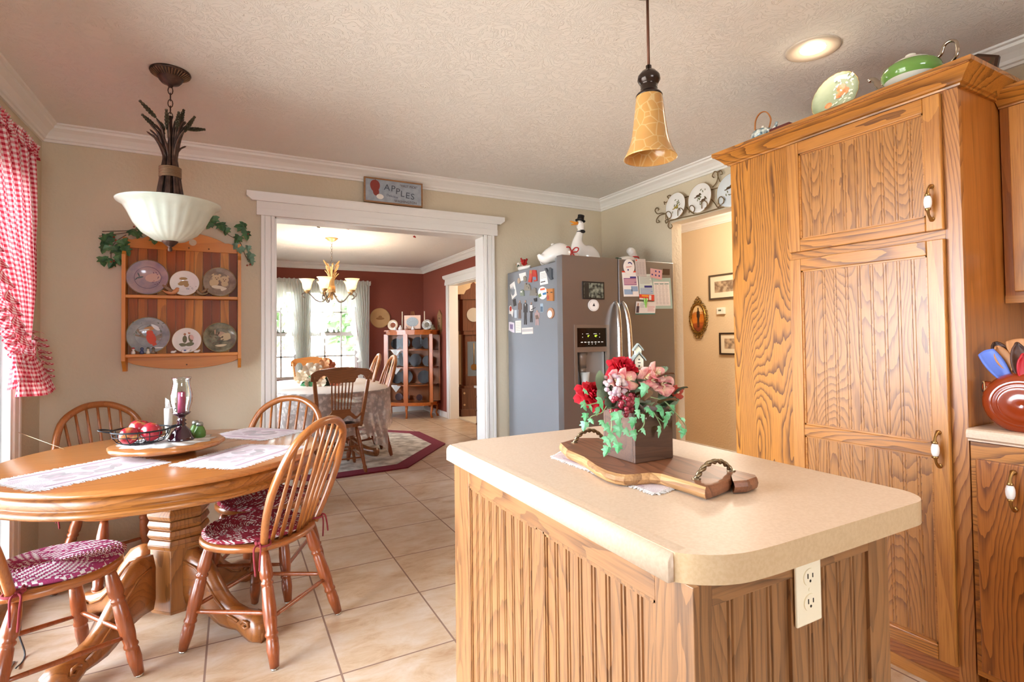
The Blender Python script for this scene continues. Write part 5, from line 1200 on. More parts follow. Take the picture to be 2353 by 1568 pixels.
# amber bell pendant above the island
q = at_x(1490, 150, 1.28); APX, APY = 1.262, 1.375
t = thing('bell_pendant_light', 'amber glass bell pendant with dark bronze neck above the island', 'pendant light', (APX, APY, CZ))
DBZ = mat('dark_bronze', '#33251f', rough=.25, metal=.6, coat=.3)
def ambermat():
    m, nt, b = newmat('amber_glass'); L = nt.links.new
    tc = N(nt, 'ShaderNodeTexCoord'); vo = N(nt, 'ShaderNodeTexVoronoi'); vo.feature = 'DISTANCE_TO_EDGE'; vo.inputs['Scale'].default_value = 26; L(tc.outputs['Object'], vo.inputs['Vector'])
    cr = N(nt, 'ShaderNodeValToRGB'); cr.color_ramp.elements[0].position = 0; cr.color_ramp.elements[0].color = lin('#dcc08a'); cr.color_ramp.elements[1].position = .06; cr.color_ramp.elements[1].color = lin('#cc9e5c')
    L(vo.outputs['Distance'], cr.inputs[0])
    nz = N(nt, 'ShaderNodeTexNoise'); nz.inputs['Scale'].default_value = 9; L(tc.outputs['Object'], nz.inputs['Vector'])
    c2 = N(nt, 'ShaderNodeValToRGB'); c2.color_ramp.elements[0].color = lin('#b98238'); c2.color_ramp.elements[0].position = .35; c2.color_ramp.elements[1].color = lin('#e8c890'); c2.color_ramp.elements[1].position = .7; L(nz.outputs['Fac'], c2.inputs[0])
    mx = N(nt, 'ShaderNodeMix', data_type='RGBA', blend_type='MULTIPLY'); mx.inputs[0].default_value = .25; L(cr.outputs[0], mx.inputs[6]); L(c2.outputs[0], mx.inputs[7])
    L(mx.outputs[2], b.inputs['Base Color']); b.inputs['Roughness'].default_value = .25; b.inputs['Subsurface Weight'].default_value = .5; b.inputs['Subsurface Radius'].default_value = (.06, .04, .02); b.inputs['Coat Weight'].default_value = .4
    return m
b = MB(); b.tube([(0, 0, 0), (0, 0, -.30)], .0048, 10); b.build('stem_rod', mat('rod_bronze', '#6b4434', rough=.4, metal=.5), t)
b = MB(); b.lathe([(0, 0), (.055, 0), (.055, -.012), (.02, -.03), (0, -.03)][::-1], 24); b.build('ceiling_canopy', DBZ, t)
zz0 = -(CZ-2.155)
b = MB(); b.lathe([(0, .012), (.010, .010), (.010, -.004), (.024, -.010), (.037, -.026), (.039, -.040), (.031, -.054), (.026, -.058), (.029, -.062), (.026, -.066), (.029, -.071), (.026, -.076), (.032, -.082), (.041, -.088), (.045, -.094), (.045, -.098), (.038, -.1), (0, -.1)][::-1], 36, c=(0, 0, zz0)); b.build('neck', DBZ, t)
b = MB(); b.lathe([(.044, -.098), (.047, -.12), (.051, -.16), (.056, -.20), (.062, -.24), (.072, -.275), (.086, -.305), (.090, -.312), (.087, -.312), (.069, -.275), (.059, -.24), (.053, -.20), (.048, -.16), (.044, -.12), (.040, -.1)], 56, c=(0, 0, zz0), cap=False); b.build('glass_bell', ambermat(), t)
# recessed ceiling lights
TRW = mat('recess_trim', '#cfc0ae', rough=.5); BULB = mat('bulb_glow', '#ffffff', emit='#fff2dc', es=14)
def recessed(x, y, label, grp='recessed ceiling lights', power=28):
    t = thing('recessed_light', label, 'ceiling light', (x, y, CZ), 0, grp)
    b = MB(); b.lathe([(.105, -.0), (.106, -.003), (.098, -.007), (.070, -.004), (.052, .0), (.050, .0)], 48, cap=False); b.build('trim_ring', TRW, t)
    b = MB(); b.lathe([(0, -.006), (.035, -.005), (.048, -.002), (.050, 0)], 32, cap=False); b.build('bulb', BULB, t)
    lamp('recessed_and_fill_bulb', 'POINT', (x, y, CZ-.045), power, WARM, .03)
recessed(2.16, 1.355, 'glowing recessed ceiling light above the pantry top', power=.45)
# ---------------------------------------------------------------- wall shelf with plates
W_PINE = wood('pine_frame', '#cc822e', '#a8601f', 'Z', rings=4, stretch=.08, contrast=.4, fine=.2, rough=.45, coat=0)
W_PINEX = wood('pine_frame_h', '#cc822e', '#a8601f', 'X', rings=4, stretch=.08, contrast=.4, fine=.2, rough=.45, coat=0)
SHC = ['#a85c2a', '#b46a2c', '#8c4a26', '#c67e36', '#a25628', '#cc8a42', '#844424']
W_SL = [wood('pine_slat_%d' % i, c, '#7a4526', 'Z', rings=5, stretch=.08, contrast=.45, fine=.3, rough=.5, seed=i*3, coat=0, spec=.3) for i, c in enumerate(SHC)]
sx0, sx1, szt, szb = -.556, .046, 1.865, 1.06
sxc = (sx0+sx1)/2; SD = .095
sh = thing('plate_shelf', 'pine wall shelf with two rows of collector plates left of the doorway', 'shelf', (sxc, BY, szb))
def SP(x, d, z): return (x-sxc, -d, z-szb)
b = MB()
cols = [0, 1, 2, 3, 4, 4, 3, 5, 6, 2, 5, 6]
for i, c in enumerate(cols):
    b = MB(); w = (sx1-sx0-.04)/len(cols); x = sx0+.02+i*w; box_P(b, x+.001, x+w-.001, .004, .014, 1.14, 1.79, SP); b.build('back_slat', W_SL[c], sh)
for x0 in (sx0, sx1-.018):
    b = MB(); o = [(0, 1.10), (SD, 1.10), (SD, 1.735), (SD-.02, 1.755), (SD-.04, 1.765), (SD-.045, 1.80), (SD-.035, 1.84), (.0, 1.845)]
    o = [(.0, 1.065), (.05, 1.065), (.055, 1.08), (.07, 1.10), (SD, 1.125)]+o[2:]
    n = len(o); vs = [SP(x0, d, z) for d, z in o]+[SP(x0+.018, d, z) for d, z in o]
    b.add(vs, [tuple(range(n)), tuple(range(2*n-1, n-1, -1))]+[(i, n+i, n+(i+1) % n, (i+1) % n) for i in range(n)]); b.build('side_panel', W_PINE, sh)
for z in (1.488, 1.145):
    b = MB(); box_P(b, sx0+.018, sx1-.018, .012, SD-.005, z, z+.018, SP); b.build('shelf_board', W_PINEX, sh, bevel=.002)
def curved_board(name, pts_top, pts_bot, d0, d1, m, hole=None):
    b = MB(); n = len(pts_top); vs = []
    for d in (d0, d1):
        vs += [SP(x, d, z) for x, z in pts_top]+[SP(x, d, z) for x, z in pts_bot]
    fs = []
    for i in range(n-1): fs += [(i, i+1, n+i+1, n+i), (2*n+i, 3*n+i, 3*n+i+1, 2*n+i+1), (i, 2*n+i, 2*n+i+1, i+1), (n+i, n+i+1, 3*n+i+1, 3*n+i)]
    fs += [(0, n, 3*n, 2*n), (n-1, 3*n-1, 4*n-1, 2*n-1)]
    b.add(vs, fs); return b.build(name, m, sh, bevel=.002)
xs = [sx0+.018+(sx1-sx0-.036)*i/24 for i in range(25)]
top = [(x, 1.845+.055*math.sin(pi*min(1, max(0, (i-3)/18.)))**.8 if 3 < i < 21 else 1.835+(.01 if 1 < i < 23 else 0)) for i, x in enumerate(xs)]
curved_board('top_board', top, [(x, 1.785) for x in xs], .004, .022, W_PINEX)
curved_board('bottom_board', [(x, 1.148) for x in xs], [(x, 1.118-.050*math.sin(pi*i/24)**.7) for i, x in enumerate(xs)], .004, .022, W_PINEX)
b = MB(); b.disc(SP(-.215, .022, 1.838), (0, -1, 0), .020, 24, th=.001); b.build('cutout_heart', M_WALL, sh)
b = MB(); b.disc(SP(-.245, .022, 1.093), (0, -1, 0), .0045, 12, th=.003); b.disc(SP(-.235, .022, 1.803), (0, -1, 0), .0045, 12, th=.003); b.disc(SP(-.13, .022, 1.803), (0, -1, 0), .0045, 12, th=.003); b.build('plug', STEM, sh)
PLW = mat('plate_white', '#e9e7e4', rough=.12, coat=.5); GILT = mat('plate_gilt', '#b89a5e', rough=.3, metal=.8)
def plate(px_, py_, ztop, R, rim_m, face_m, label, motif, grp='collector plates on the pine wall shelf', z0=None, Y=None, tilt=.14, name='collector_plate'):
    """upright plate leaning back against the slats; R radius"""
    x = at_y(px_, py_, BY-.04).x if Y is None else px_
    Yb = BY-.058 if Y is None else Y
    t = thing(name, label, 'plate', (x, Yb, z0), 0, grp)
    M = Matrix.Translation((0, 0, 0)) @ Matrix.Rotation(-tilt, 4, 'X') @ Matrix.Translation((0, 0, R)) @ Matrix.Rotation(pi/2, 4, 'X')
    b = MB(); b.T = M; b.lathe([(0, .0), (R*.55, .0), (R*.68, .004), (R*.98, .014), (R, .0155), (R*.985, .018), (R*.66, .0075), (R*.6, .004), (0, .004)], 48); b.build('rim', rim_m, t)
    b = MB(); b.T = M; b.lathe([(0, .0046), (R*.62, .0046), (R*.66, .0082), (R*.97, .0182)], 40, cap=False); b.build('glazed_face', face_m, t)
    b = MB(); b.T = M; b.tube([(R*math.cos(2*pi*i/48), R*math.sin(2*pi*i/48), .0165) for i in range(48)], .0012, 5, closed=True); b.build('gilt_edge', GILT, t)
    # motif blobs: (x, y, rx, ry, rot, mat) in fractions of R, +x right, +y up
    for k, (name_, items, mm) in enumerate(motif):
        b = MB(); b.T = M
        for i, (mx_, my_, a_, c_, ro) in enumerate(items):
            rad = math.hypot(mx_, my_); zf = .0050 if rad < .6 else .0050+(min(rad+max(a_, c_)*.3, 1)-.6)*R*.40+.0008
            zf += .0004*k+.00004*i
            seg = 12; vs = []
            for s_ in range(seg):
                an = 2*pi*s_/seg; ex, ey = a_*math.cos(an), c_*math.sin(an)
                vs.append(((mx_+ex*math.cos(ro)-ey*math.sin(ro))*R, (my_+ex*math.sin(ro)+ey*math.cos(ro))*R, zf))
            b.add(vs, [tuple(range(seg))])
        b.build(name_, mm, t)
    return t
def cmat(n, c, **k): return mat('glaze_'+n, c, rough=.18, coat=.4, **k)
rr = random.Random(11)
def scat(n, cx, cy, sp, a0, a1, asp=.5): return [(cx+(rr.random()-.5)*sp[0], cy+(rr.random()-.5)*sp[1], a0+(a1-a0)*rr.random(), (a0+(a1-a0)*rr.random())*asp, rr.random()*3) for _ in range(n)]
ZT, ZB_ = 1.507, 1.164
plate(340, 640, 0, .104, cmat('mauve_rim', '#6a5a6c'), cmat('mauve', '#8e8192', var=.5, vscale=12, c2='#b39a98'), 'mauve plate with hummingbird, left on the upper shelf row', [('pink_cloud', [(.25, 0, .38, .25, .2)], cmat('pinkish', '#c9a79c')), ('bird', [(-.35, .0, .16, .05, .3), (-.42, .14, .13, .03, 1.9), (-.52, -.08, .1, .03, .9)], cmat('birdgrey', '#5a6468')), ('blossom', scat(12, .5, -.05, (.5, .7), .02, .05), cmat('plum', '#6a4a66'))], z0=ZT)
plate(425, 655, 0, .076, PLW, PLW, 'small white plate with log cabin scene, middle of the upper row', [('cabin', [(-.25, -.05, .22, .14, .1), (-.05, .1, .3, .12, .1), (.1, -.1, .18, .2, .2), (-.1, .38, .28, .12, 0)], cmat('cabin', '#a88a60')), ('ground', scat(8, .45, -.35, (.7, .3), .04, .1, .3), cmat('shade', '#9aa4aa'))], z0=ZT)
plate(505, 645, 0, .090, cmat('taupe_rim', '#7a6c60'), cmat('taupe', '#a09080', var=.35, vscale=18, c2='#7d6d60'), 'taupe plate with two teddy bears, right on the upper row', [('bears', [(-.2, .3, .26, .22, 0), (.28, .2, .27, .24, 0), (-.35, -.05, .3, .25, .2), (.3, -.1, .22, .2, 0), (-.42, .52, .09, .09, 0), (0, .5, .09, .09, 0), (.52, .42, .09, .09, 0)], cmat('bear', '#c4ac88')), ('book', [(-.1, -.35, .4, .12, -.1), (.25, -.5, .2, .16, 0)], cmat('page', '#d8cdb8')), ('face', [(-.25, .3, .03, .03, 0), (-.1, .3, .03, .03, 0), (.22, .22, .03, .03, 0), (.36, .2, .03, .03, 0), (-.18, .2, .05, .03, 0), (.28, .1, .05, .03, 0)], cmat('beardark', '#5a4a3c'))], z0=ZT)
plate(342, 768, 0, .107, cmat('slate_rim', '#7d8488'), cmat('slate', '#a3a9ab', var=.35, vscale=14, c2='#838a8e'), 'grey plate with a large red cardinal, left on the lower row', [('branch', [(-.1, -.1, .9, .05, -.25), (-.5, .3, .5, .06, -.9), (.5, -.05, .5, .1, .5)], cmat('bark', '#8a7868')), ('leaves', scat(16, 0, .3, (1.5, .9), .03, .09, .3), cmat('leafgrey', '#5c6a5c')), ('cardinal', [(.12, -.15, .22, .36, .25), (.05, .15, .16, .14, .2), (.28, -.5, .1, .3, .35)], cmat('cardinal', '#c8452e')), ('crest', [(.02, .38, .26, .12, .2)], cmat('fawn', '#b98a5c')), ('snow', [(.3, .5, .12, .3, .7), (-.2, .3, .25, .05, .2), (.4, -.7, .3, .04, 0)], cmat('snow', '#dfe4e6'))], z0=ZB_)
plate(430, 777, 0, .075, PLW, PLW, 'small white plate with a seated couple, middle of the lower row', [('figures', [(-.15, .1, .16, .3, 0), (.25, .15, .16, .32, .2), (-.3, -.35, .3, .14, 0), (.2, -.3, .3, .16, .2)], cmat('coatgreen', '#6a6a50')), ('heads', [(-.15, .5, .09, .1, 0), (.15, .62, .09, .11, 0)], cmat('head', '#b07858')), ('dress', [(.32, .25, .14, .22, .3)], cmat('dress', '#d8b0a8'))], z0=ZB_)
plate(506, 768, 0, .091, cmat('cottage_rim', '#6e6c58'), cmat('cottage', '#8f8c76', var=.6, vscale=22, c2='#55594a'), 'gilt-edged plate with cottage and garden, right on the lower row', [('house', [(.1, .2, .3, .2, -.3), (-.3, .45, .05, .25, 0)], cmat('house', '#b59a84')), ('thatch', [(.35, .05, .4, .25, .3)], cmat('thatch', '#c2b08c')), ('garden', scat(14, -.2, -.1, (.8, .8), .05, .12), cmat('garden', '#5b4a3c')), ('path', [(.05, -.55, .4, .08, .1)], cmat('path', '#cfc3a4'))], z0=ZB_)
# bird figurines and tiny animals on the shelf
def blob_bird(x, Y, z, s, m, label, m2=None, flip=1):
    t = thing('bird_figurine', label, 'figurine', (x, Y, z)); b = MB()
    p_, r_ = loft([(-.05*flip, 0, .030, .003, .002), (-.03*flip, 0, .018, .012, .008), (0, 0, .018, .018, .015), (.02*flip, 0, .030, .014, .013), (.026*flip, 0, .042, .010, .010), (.036*flip, 0, .044, .004, .003)], 4)
    b.T = Matrix.Scale(s, 4); b.tube(p_, r_, 12, flat=(0, 1, 0)); b.build('body', m, t)
    b = MB(); b.T = Matrix.Scale(s, 4); b.tube([(0, -.014, .025), (-.03*flip, -.020, .045), (-.05*flip, -.018, .062)], [(.004, .010), (.003, .010), (.001, .004)], 8, flat=(0, 1, 0)); b.build('wing', m2 or m, t); return t
blob_bird(at_y(396, 665, BY-.085).x, BY-.078, ZT, .95, mat('bird_orange', '#c98a5c', rough=.4), 'orange and brown bird figurine on the upper shelf between plates', mat('bird_brown', '#8a6a52', rough=.4))
blob_bird(at_y(462, 668, BY-.085).x, BY-.078, ZT, .75, mat('bird_dull', '#8a7050', rough=.4), 'small brown bird figurine in front of the teddy bear plate', flip=-1)
for px_, m_, lb, hat in ((306, '#e4e0dc', 'white mini figure with red cap on the lower shelf', '#a83238'), (326, '#3a4668', 'blue mini figure on the lower shelf', '#3a4668'), (340, '#d8d0bc', 'cream mini figure on the lower shelf', '#5a5040'), (352, '#7a6a5a', 'brown mini figure right of the cream one', '#4a4038')):
    t = thing('mini_figurine', lb, 'figurine', (at_y(px_, 800, BY-.085).x, BY-.082, ZB_)); b = MB()
    b.lathe([(0, 0), (.010, 0), (.011, .008), (.008, .018), (.004, .021), (.008, .026), (.008, .032), (0, .036)], 12); b.build('body', mat('fig_'+m_[1:], m_, rough=.25), t)
    b = MB(); b.lathe([(0, .029), (.009, .029), (.006, .037), (0, .039)], 12); b.build('cap', mat('fig_'+hat[1:], hat, rough=.3), t)
for px_, sc_, lb in ((398, .8, 'tiny white animal figurine on the lower shelf, left of the blue and white cow'), (427, 1.4, 'blue and white china cow lying on the lower shelf'), (452, .9, 'white animal figurine at the right of the china cow')):
    t = thing('animal_figurine', lb, 'figurine', (at_y(px_, 802, BY-.085).x, BY-.080, ZB_)); b = MB(); b.T = Matrix.Scale(sc_, 4)
    p_, r_ = loft([(-.016, 0, .012, .003, .003), (-.010, 0, .010, .008, .009), (.006, 0, .010, .008, .009), (.013, 0, .016, .005, .006), (.020, 0, .016, .003, .004)], 4); b.tube(p_, r_, 10, flat=(0, 1, 0)); b.build('body', PLW, t)
    if sc_ > 1: b = MB(); b.sph((-.004, -.0105, .016), (.008, .003, .005), 8, 5); b.build('blue_spots', cmat('cobalt', '#5a6c9c'), t)
# ivy garland on the shelf top
LEAFG = mat('ivy_green', '#4f7a48', rough=.45, var=.4, vscale=30, c2='#2f5236'); LEAFP = mat('ivy_grey_green', '#6f9078', rough=.5); VINE = mat('vine_brown', '#5c4638', rough=.8); BERRY = mat('berry_rust', '#8c3a22', rough=.3)
def leaf_pts(s): return [(0, 0), (.22*s, -.05*s), (.48*s, .05*s), (.34*s, .25*s), (.52*s, .48*s), (.26*s, .50*s), (.22*s, .72*s), (0, 1.0*s), (-.22*s, .72*s), (-.26*s, .50*s), (-.52*s, .48*s), (-.34*s, .25*s), (-.48*s, .05*s), (-.22*s, -.05*s)]
def leaf(mb, c, s, rr, out=(0, -1, 0), down=None):
    n = (Vector(out)+Vector((rr.random()-.5, rr.random()-.5, rr.random()-.5))*1.0).normalized()
    u = Vector(down) if down else Vector((rr.random()-.5, 0, rr.random()-.5)); u = (u-n*u.dot(n)).normalized(); r = u.cross(n)
    pts = leaf_pts(s); vs = [Vector(c)+r*x+u*y+n*(-.35*abs(x)+(-.15*(y-s*.4)**2/s)) for x, y in pts]; vs.append(Vector(c)+u*s*.4+n*.10*s)
    k = len(pts); mb.add(vs, [(i, (i+1) % k, k) for i in range(k)], 0, False)
gar = thing('ivy_garland', 'artificial ivy garland with rust berries draped over the pine shelf', 'garland', (sxc, BY, 1.80))
G = lambda px_, py_, d=.04: at_y(px_, py_, BY-d)-Vector((sxc, BY, 1.80))
rr = random.Random(4)
for pts in (((235, 532), (300, 530), (345, 525), (380, 535), (400, 540)), ((475, 520), (500, 515), (525, 540), (550, 555), (565, 590), (575, 600)), ((290, 540), (262, 560), (255, 590), (262, 605)), ((228, 543), (300, 534))):
    b = MB(); b.tube(bez([G(*p) for p in pts], 5), .0022, 5); b.build('vine', VINE, gar)
spots = [(250, 555, 34), (262, 575, 32), (240, 570, 24), (280, 560, 30), (275, 585, 28), (235, 598, 26), (262, 605, 26), (300, 535, 26), (325, 525, 24), (345, 530, 20), (355, 550, 26), (490, 505, 30), (505, 520, 30), (485, 518, 22), (520, 530, 24), (550, 525, 36), (562, 520, 26), (566, 540, 26), (550, 550, 26), (545, 565, 22), (560, 575, 22), (578, 590, 26), (575, 602, 22), (548, 575, 18), (570, 570, 18), (285, 575, 26), (318, 540, 20), (250, 543, 22), (272, 596, 24)]
for x, y, s in spots:
    b = MB(); leaf(b, G(x, y-s*.3, .045+.03*rr.random()), s/430, rr, down=(rr.random()-.5, 0, -.7)); b.build('leaf', LEAFP if y > 560 and x > 500 else LEAFG, gar, solid=.0006)
for x, y in ((262, 545), (266, 552), (255, 602), (262, 600), (308, 521), (568, 610), (575, 608), (570, 538)):
    b = MB(); b.sph(G(x, y, .07), .0055, 8, 6); b.build('berry', BERRY, gar)
# APPLES sign
a0, a1 = at_y(833, 415, BY), at_y(966, 480, BY)
szx = (a1.x-a0.x)/2; zc = (at_y(835, 415, BY).z+at_y(833, 468, BY).z)/2; zh = .083
sg = thing('apples_sign', 'small framed grey sign with an apple reading APPLES above the doorway', 'sign', ((a0.x+a1.x)/2, BY-.045, 2.288))
FRM = wood('sign_frame_wood', '#9a6c3c', '#6f4624', 'X', rings=4, stretch=.1, contrast=.4)
w_, h_ = .212, .088
for x0, x1, z0, z1 in ((-w_, w_, h_-.010, h_), (-w_, w_, -h_, -h_+.010), (-w_, -w_+.010, -h_+.010, h_-.010), (w_-.010, w_, -h_+.010, h_-.010)):
    b = MB(); b.box(x0, x1, -.009, .012, z0, z1); b.build('frame_strip', FRM, sg)
b = MB(); b.box(-w_+.008, w_-.008, -.004, .010, -h_+.008, h_-.008); b.build('painted_board', mat('sign_board', '#a3aab2', rough=.6, var=.15, vscale=20, c2='#929aa4'), sg)
SGT = mat('sign_letter', '#4a525a', rough=.6); SGB = mat('sign_brown', '#57433a', rough=.6)
def sgt(s, x, z, size, m, rot=0, sx=1, nm='lettering'): text(s, size, m, sg, frame_m((x, -.0045, z), (math.cos(rot), 0, math.sin(rot)), (-math.sin(rot), 0, math.cos(rot))), nm, .0004, sx)
for i, (ch, x, z) in enumerate((('A', -.050, .028), ('P', -.006, .024), ('P', .028, .008), ('L', .062, -.006), ('E', .100, -.014), ('S', .137, -.018))): sgt(ch, x, z, .062, SGT, -.06, 1.05, 'letter_'+ch)
sgt('"FIRST PICK"', .108, .052, .024, SGB); sgt('Delicious', -.012, -.030, .022, SGT, -.12); sgt('WASHINGTON', .085, -.062, .024, SGB)
APR = mat('sign_apple_red', '#8a3428', rough=.5); 
b = MB(); b.add([(-.135+.034*math.cos(a)*(1+.15*math.sin(a)), -.0046, .030+.044*math.sin(a)) for a in [2*pi*i/24 for i in range(24)]], [tuple(range(24))]); b.add([(-.128+.022*math.cos(a), -.0045, -.010+.028*math.sin(a)) for a in [2*pi*i/16 for i in range(16)]], [tuple(range(16))]); b.build('painted_apple', APR, sg)
b = MB(); b.add([(-.100+.026*math.cos(a), -.0050, -.042+.018*math.sin(a)) for a in [2*pi*i/20 for i in range(20)]], [tuple(range(20))]); b.build('painted_apple_half', mat('sign_white', '#e4ded4', rough=.5), sg)
b = MB(); b.tube([(-.134, -.005, .070), (-.130, -.005, .082)], .002, 5); b.build('painted_stem', SGB, sg)
# ---------------------------------------------------------------- gingham curtain
def gingham():
    m, nt, b = newmat('gingham_red'); L = nt.links.new
    tc = N(nt, 'ShaderNodeTexCoord'); sp = N(nt, 'ShaderNodeSeparateXYZ'); L(tc.outputs['UV'], sp.inputs[0])
    fs = []
    for k in (0, 1):
        f = N(nt, 'ShaderNodeMath', operation='FRACT'); L(sp.outputs[k], f.inputs[0]); g = N(nt, 'ShaderNodeMath', operation='GREATER_THAN'); g.inputs[1].default_value = .5; L(f.outputs[0], g.inputs[0]); fs.append(g)
    a = N(nt, 'ShaderNodeMath', operation='ADD'); L(fs[0].outputs[0], a.inputs[0]); L(fs[1].outputs[0], a.inputs[1]); h = N(nt, 'ShaderNodeMath', operation='MULTIPLY'); h.inputs[1].default_value = .5; L(a.outputs[0], h.inputs[0])
    cr = N(nt, 'ShaderNodeValToRGB'); e = cr.color_ramp.elements; e[0].color = lin('#f4eeec'); e[1].color = lin('#c23a4c'); x = e.new(.5); x.color = lin('#e49aa2'); L(h.outputs[0], cr.inputs[0])
    nt.nodes.remove(b); out = [n for n in nt.nodes if n.type == 'OUTPUT_MATERIAL'][0]
    df = N(nt, 'ShaderNodeBsdfDiffuse'); tl = N(nt, 'ShaderNodeBsdfTranslucent'); mx = N(nt, 'ShaderNodeMixShader'); mx.inputs[0].default_value = .2
    L(cr.outputs[0], df.inputs[0]); L(cr.outputs[0], tl.inputs[0]); L(df.outputs[0], mx.inputs[1]); L(tl.outputs[0], mx.inputs[2]); L(mx.outputs[0], out.inputs[0])
    return m
GG = gingham()
CUX = -.865
def lerp(a, b, t): return a+(b-a)*t
def pl(tbl, v):
    for (v0, a), (v1, c) in zip(tbl, tbl[1:]):
        if v <= v1: return lerp(a, c, (v-v0)/(v1-v0) if v1 > v0 else 0)
    return tbl[-1][1]
cu = thing('gingham_curtain', 'red and white gingham tied-back curtain with ruffles at the left window', 'curtain', (CUX, 3.3, 1.2))
CO = Vector((CUX, 3.3, 1.2))
def gpt(fn):
    def g(u, v): p, q = fn(u, v); return p-CO
    return g
RT = [(0, 3.42), (.35, 3.455), (.7, 3.43), (.9, 3.38), (1, 3.35)]
LT = [(0, 2.45), (.35, 2.62), (.6, 2.85), (.75, 2.97), (.9, 3.10), (1, 3.20)]
def body_fn(u, v):
    z = lerp(2.165, 1.215, v); y = lerp(pl(LT, v), pl(RT, v), u)
    a = .018*(1-.35*v); x = CUX+a*math.sin(u*2*pi*15+math.sin(v*3)*.8)+.006*math.sin(u*47+v*6)+.02*math.sin(pi*u)*v
    return Vector((x, y, z))
b = MB()
def addcloth(b, fn, nu, nv, su, sv):
    vs = []; uv = []
    for j in range(nv+1):
        for i in range(nu+1):
            u, v = i/nu, j/nv; vs.append(fn(u, v)-CO); uv.append((u*su, v*sv))
    fs = [(j*(nu+1)+i, j*(nu+1)+i+1, (j+1)*(nu+1)+i+1, (j+1)*(nu+1)+i) for j in range(nv) for i in range(nu)]
    b.add(vs, fs, 0, True, uv)
addcloth(b, body_fn, 240, 60, 78, 42); b.build('curtain_panel', GG, cu)
b = MB()
def head(u, v):
    y = lerp(2.40, 3.44, u); z = 2.21-.062*v+.006*math.sin(u*190+v*3); ph = u*2*pi*34
    return Vector((CUX+(.018*(1-.5*math.sin(pi*v)))*math.sin(ph+v*.8)+.010, y+.006*math.cos(ph*1.3), z))
addcloth(b, head, 400, 6, 110, 4); b.build('rod_pocket_ruffle', GG, cu)
def ruffle(name, path, wdir, w, waves, su, sv=4, amp=.02, nrm=(1, 0, 0), seed=0, n=None):
    P_ = bez(path, 8); n = n or waves*8; wd = wdir
    def fn(u, v):
        f = u*(len(P_)-1); i = min(int(f), len(P_)-2); p = P_[i].lerp(P_[i+1], f-i); t = (P_[i+1]-P_[i]).normalized()
        d = Vector(wd(u)) if callable(wd) else Vector(wd); ph = u*2*pi*waves+seed+.7*math.sin(u*23+seed)
        return p+d*(w*v)+Vector(nrm)*(amp*v*math.sin(ph))+t*(amp*.8*v*math.cos(ph))+Vector(nrm)*.004*math.sin(ph)
    b = MB(); addcloth(b, fn, n, 5, su, sv); b.build(name, GG, cu)
ly = lambda v: Vector((CUX+.015, pl(LT, v), lerp(2.165, 1.215, v)))
ruffle('edge_ruffle', [ly(v) for v in (.45, .6, .75, .85, .93, 1)], (0.02, -.75, -.45), .085, 11, 60, amp=.022)
ruffle('edge_ruffle', [ly(v)+Vector((.02, .03, 0)) for v in (.5, .65, .8, .9, 1)], (0.25, -.55, -.55), .065, 9, 46, amp=.020, seed=2)
# tie band and the flared tail below it
def band(u, v):
    a = 2*pi*u; return Vector((CUX+.01+.035*math.cos(a), 3.275+.105*math.sin(a), 1.215-.05*v+.035*math.sin(a)))
b = MB(); addcloth(b, band, 40, 4, 18, 2); b.build('tie_band', GG, cu)
ruffle('tail_ruffle', [(CUX+.01, 3.36, 1.30), (CUX+.02, 3.42, 1.22), (CUX+.02, 3.47, 1.14), (CUX+.02, 3.50, 1.06)], (.12, .95, -.25), .085, 8, 40, amp=.022, seed=1)
for k, (z0, y0_, y1_, w) in enumerate(((1.205, 3.13, 3.40, .085), (1.145, 3.11, 3.47, .085), (1.085, 3.12, 3.53, .09))):
    ruffle('tail_ruffle', [(CUX+.01+.012*k, y0_, z0), (CUX+.03+.012*k, (y0_+y1_)/2, z0-.015), (CUX+.01+.012*k, y1_, z0-.005)], lambda u, k=k: (.10, (u-.4)*.55, -.95), w, 9, 42, amp=.016, seed=k*1.3, n=120)
def tail(u, v): return Vector((CUX+.006*math.sin(u*60), lerp(lerp(3.17, 3.10, v), lerp(3.36, 3.58, v), u), 1.20-.17*v))
b = MB(); addcloth(b, tail, 80, 8, 22, 8); b.build('tail_panel', GG, cu)
b = MB(); b.tube([(CUX, 2.3, 2.175), (CUX, 3.47, 2.175)], .006, 8); b.tube([(CUX, 3.46, 2.175), (LX, 3.46, 2.175)], .005, 8); b.v = [v-CO for v in b.v]; b.build('curtain_rod', mat('rod_white', '#d8d4ce', rough=.3), cu)

# ---------------------------------------------------------------- board, cloth and flower box on the island
IT = .9145
b = MB(); rr = random.Random(8)
cq = [at_z(*p, IT) for p in ((1270, 1052), (1310, 1032), (1590, 1108), (1505, 1137))]
cl0 = sum(cq, Vector())/4
t = thing('table_runner_cloth', 'small white fringed cloth under the live-edge board', 'cloth', (cl0.x, cl0.y, IT))
a, c_, d_, e_ = [(q-cl0) for q in cq]
b.add([(p.x, p.y, 0) for p in (a, c_, d_, e_)]+[(p.x, p.y, .003) for p in (a, c_, d_, e_)], [(0, 1, 2, 3), (7, 6, 5, 4), (0, 4, 5, 1), (1, 5, 6, 2), (2, 6, 7, 3), (3, 7, 4, 0)]); b.build('cloth', MM, t)
b = MB()
for p0, p1 in ((a, e_), (e_, d_), (a, c_)):
    dd = (p1-p0); nn = Vector((dd.y, -dd.x, 0)).normalized(); n = int(dd.length/.0035)
    if (p0+p1).dot(nn) < 0: nn = -nn
    for i in range(n):
        q = p0+dd*((i+.5)/n); l = .005+.006*rr.random(); s_ = dd.normalized()*.0016; r_ = dd.normalized()*(rr.random()-.5)*.006
        b.add([q-s_+Vector((0, 0, .003)), q+s_+Vector((0, 0, .003)), q+nn*l+s_+r_+Vector((0, 0, .0008)), q+nn*l-s_+r_+Vector((0, 0, .0008))], [(0, 1, 2, 3)])
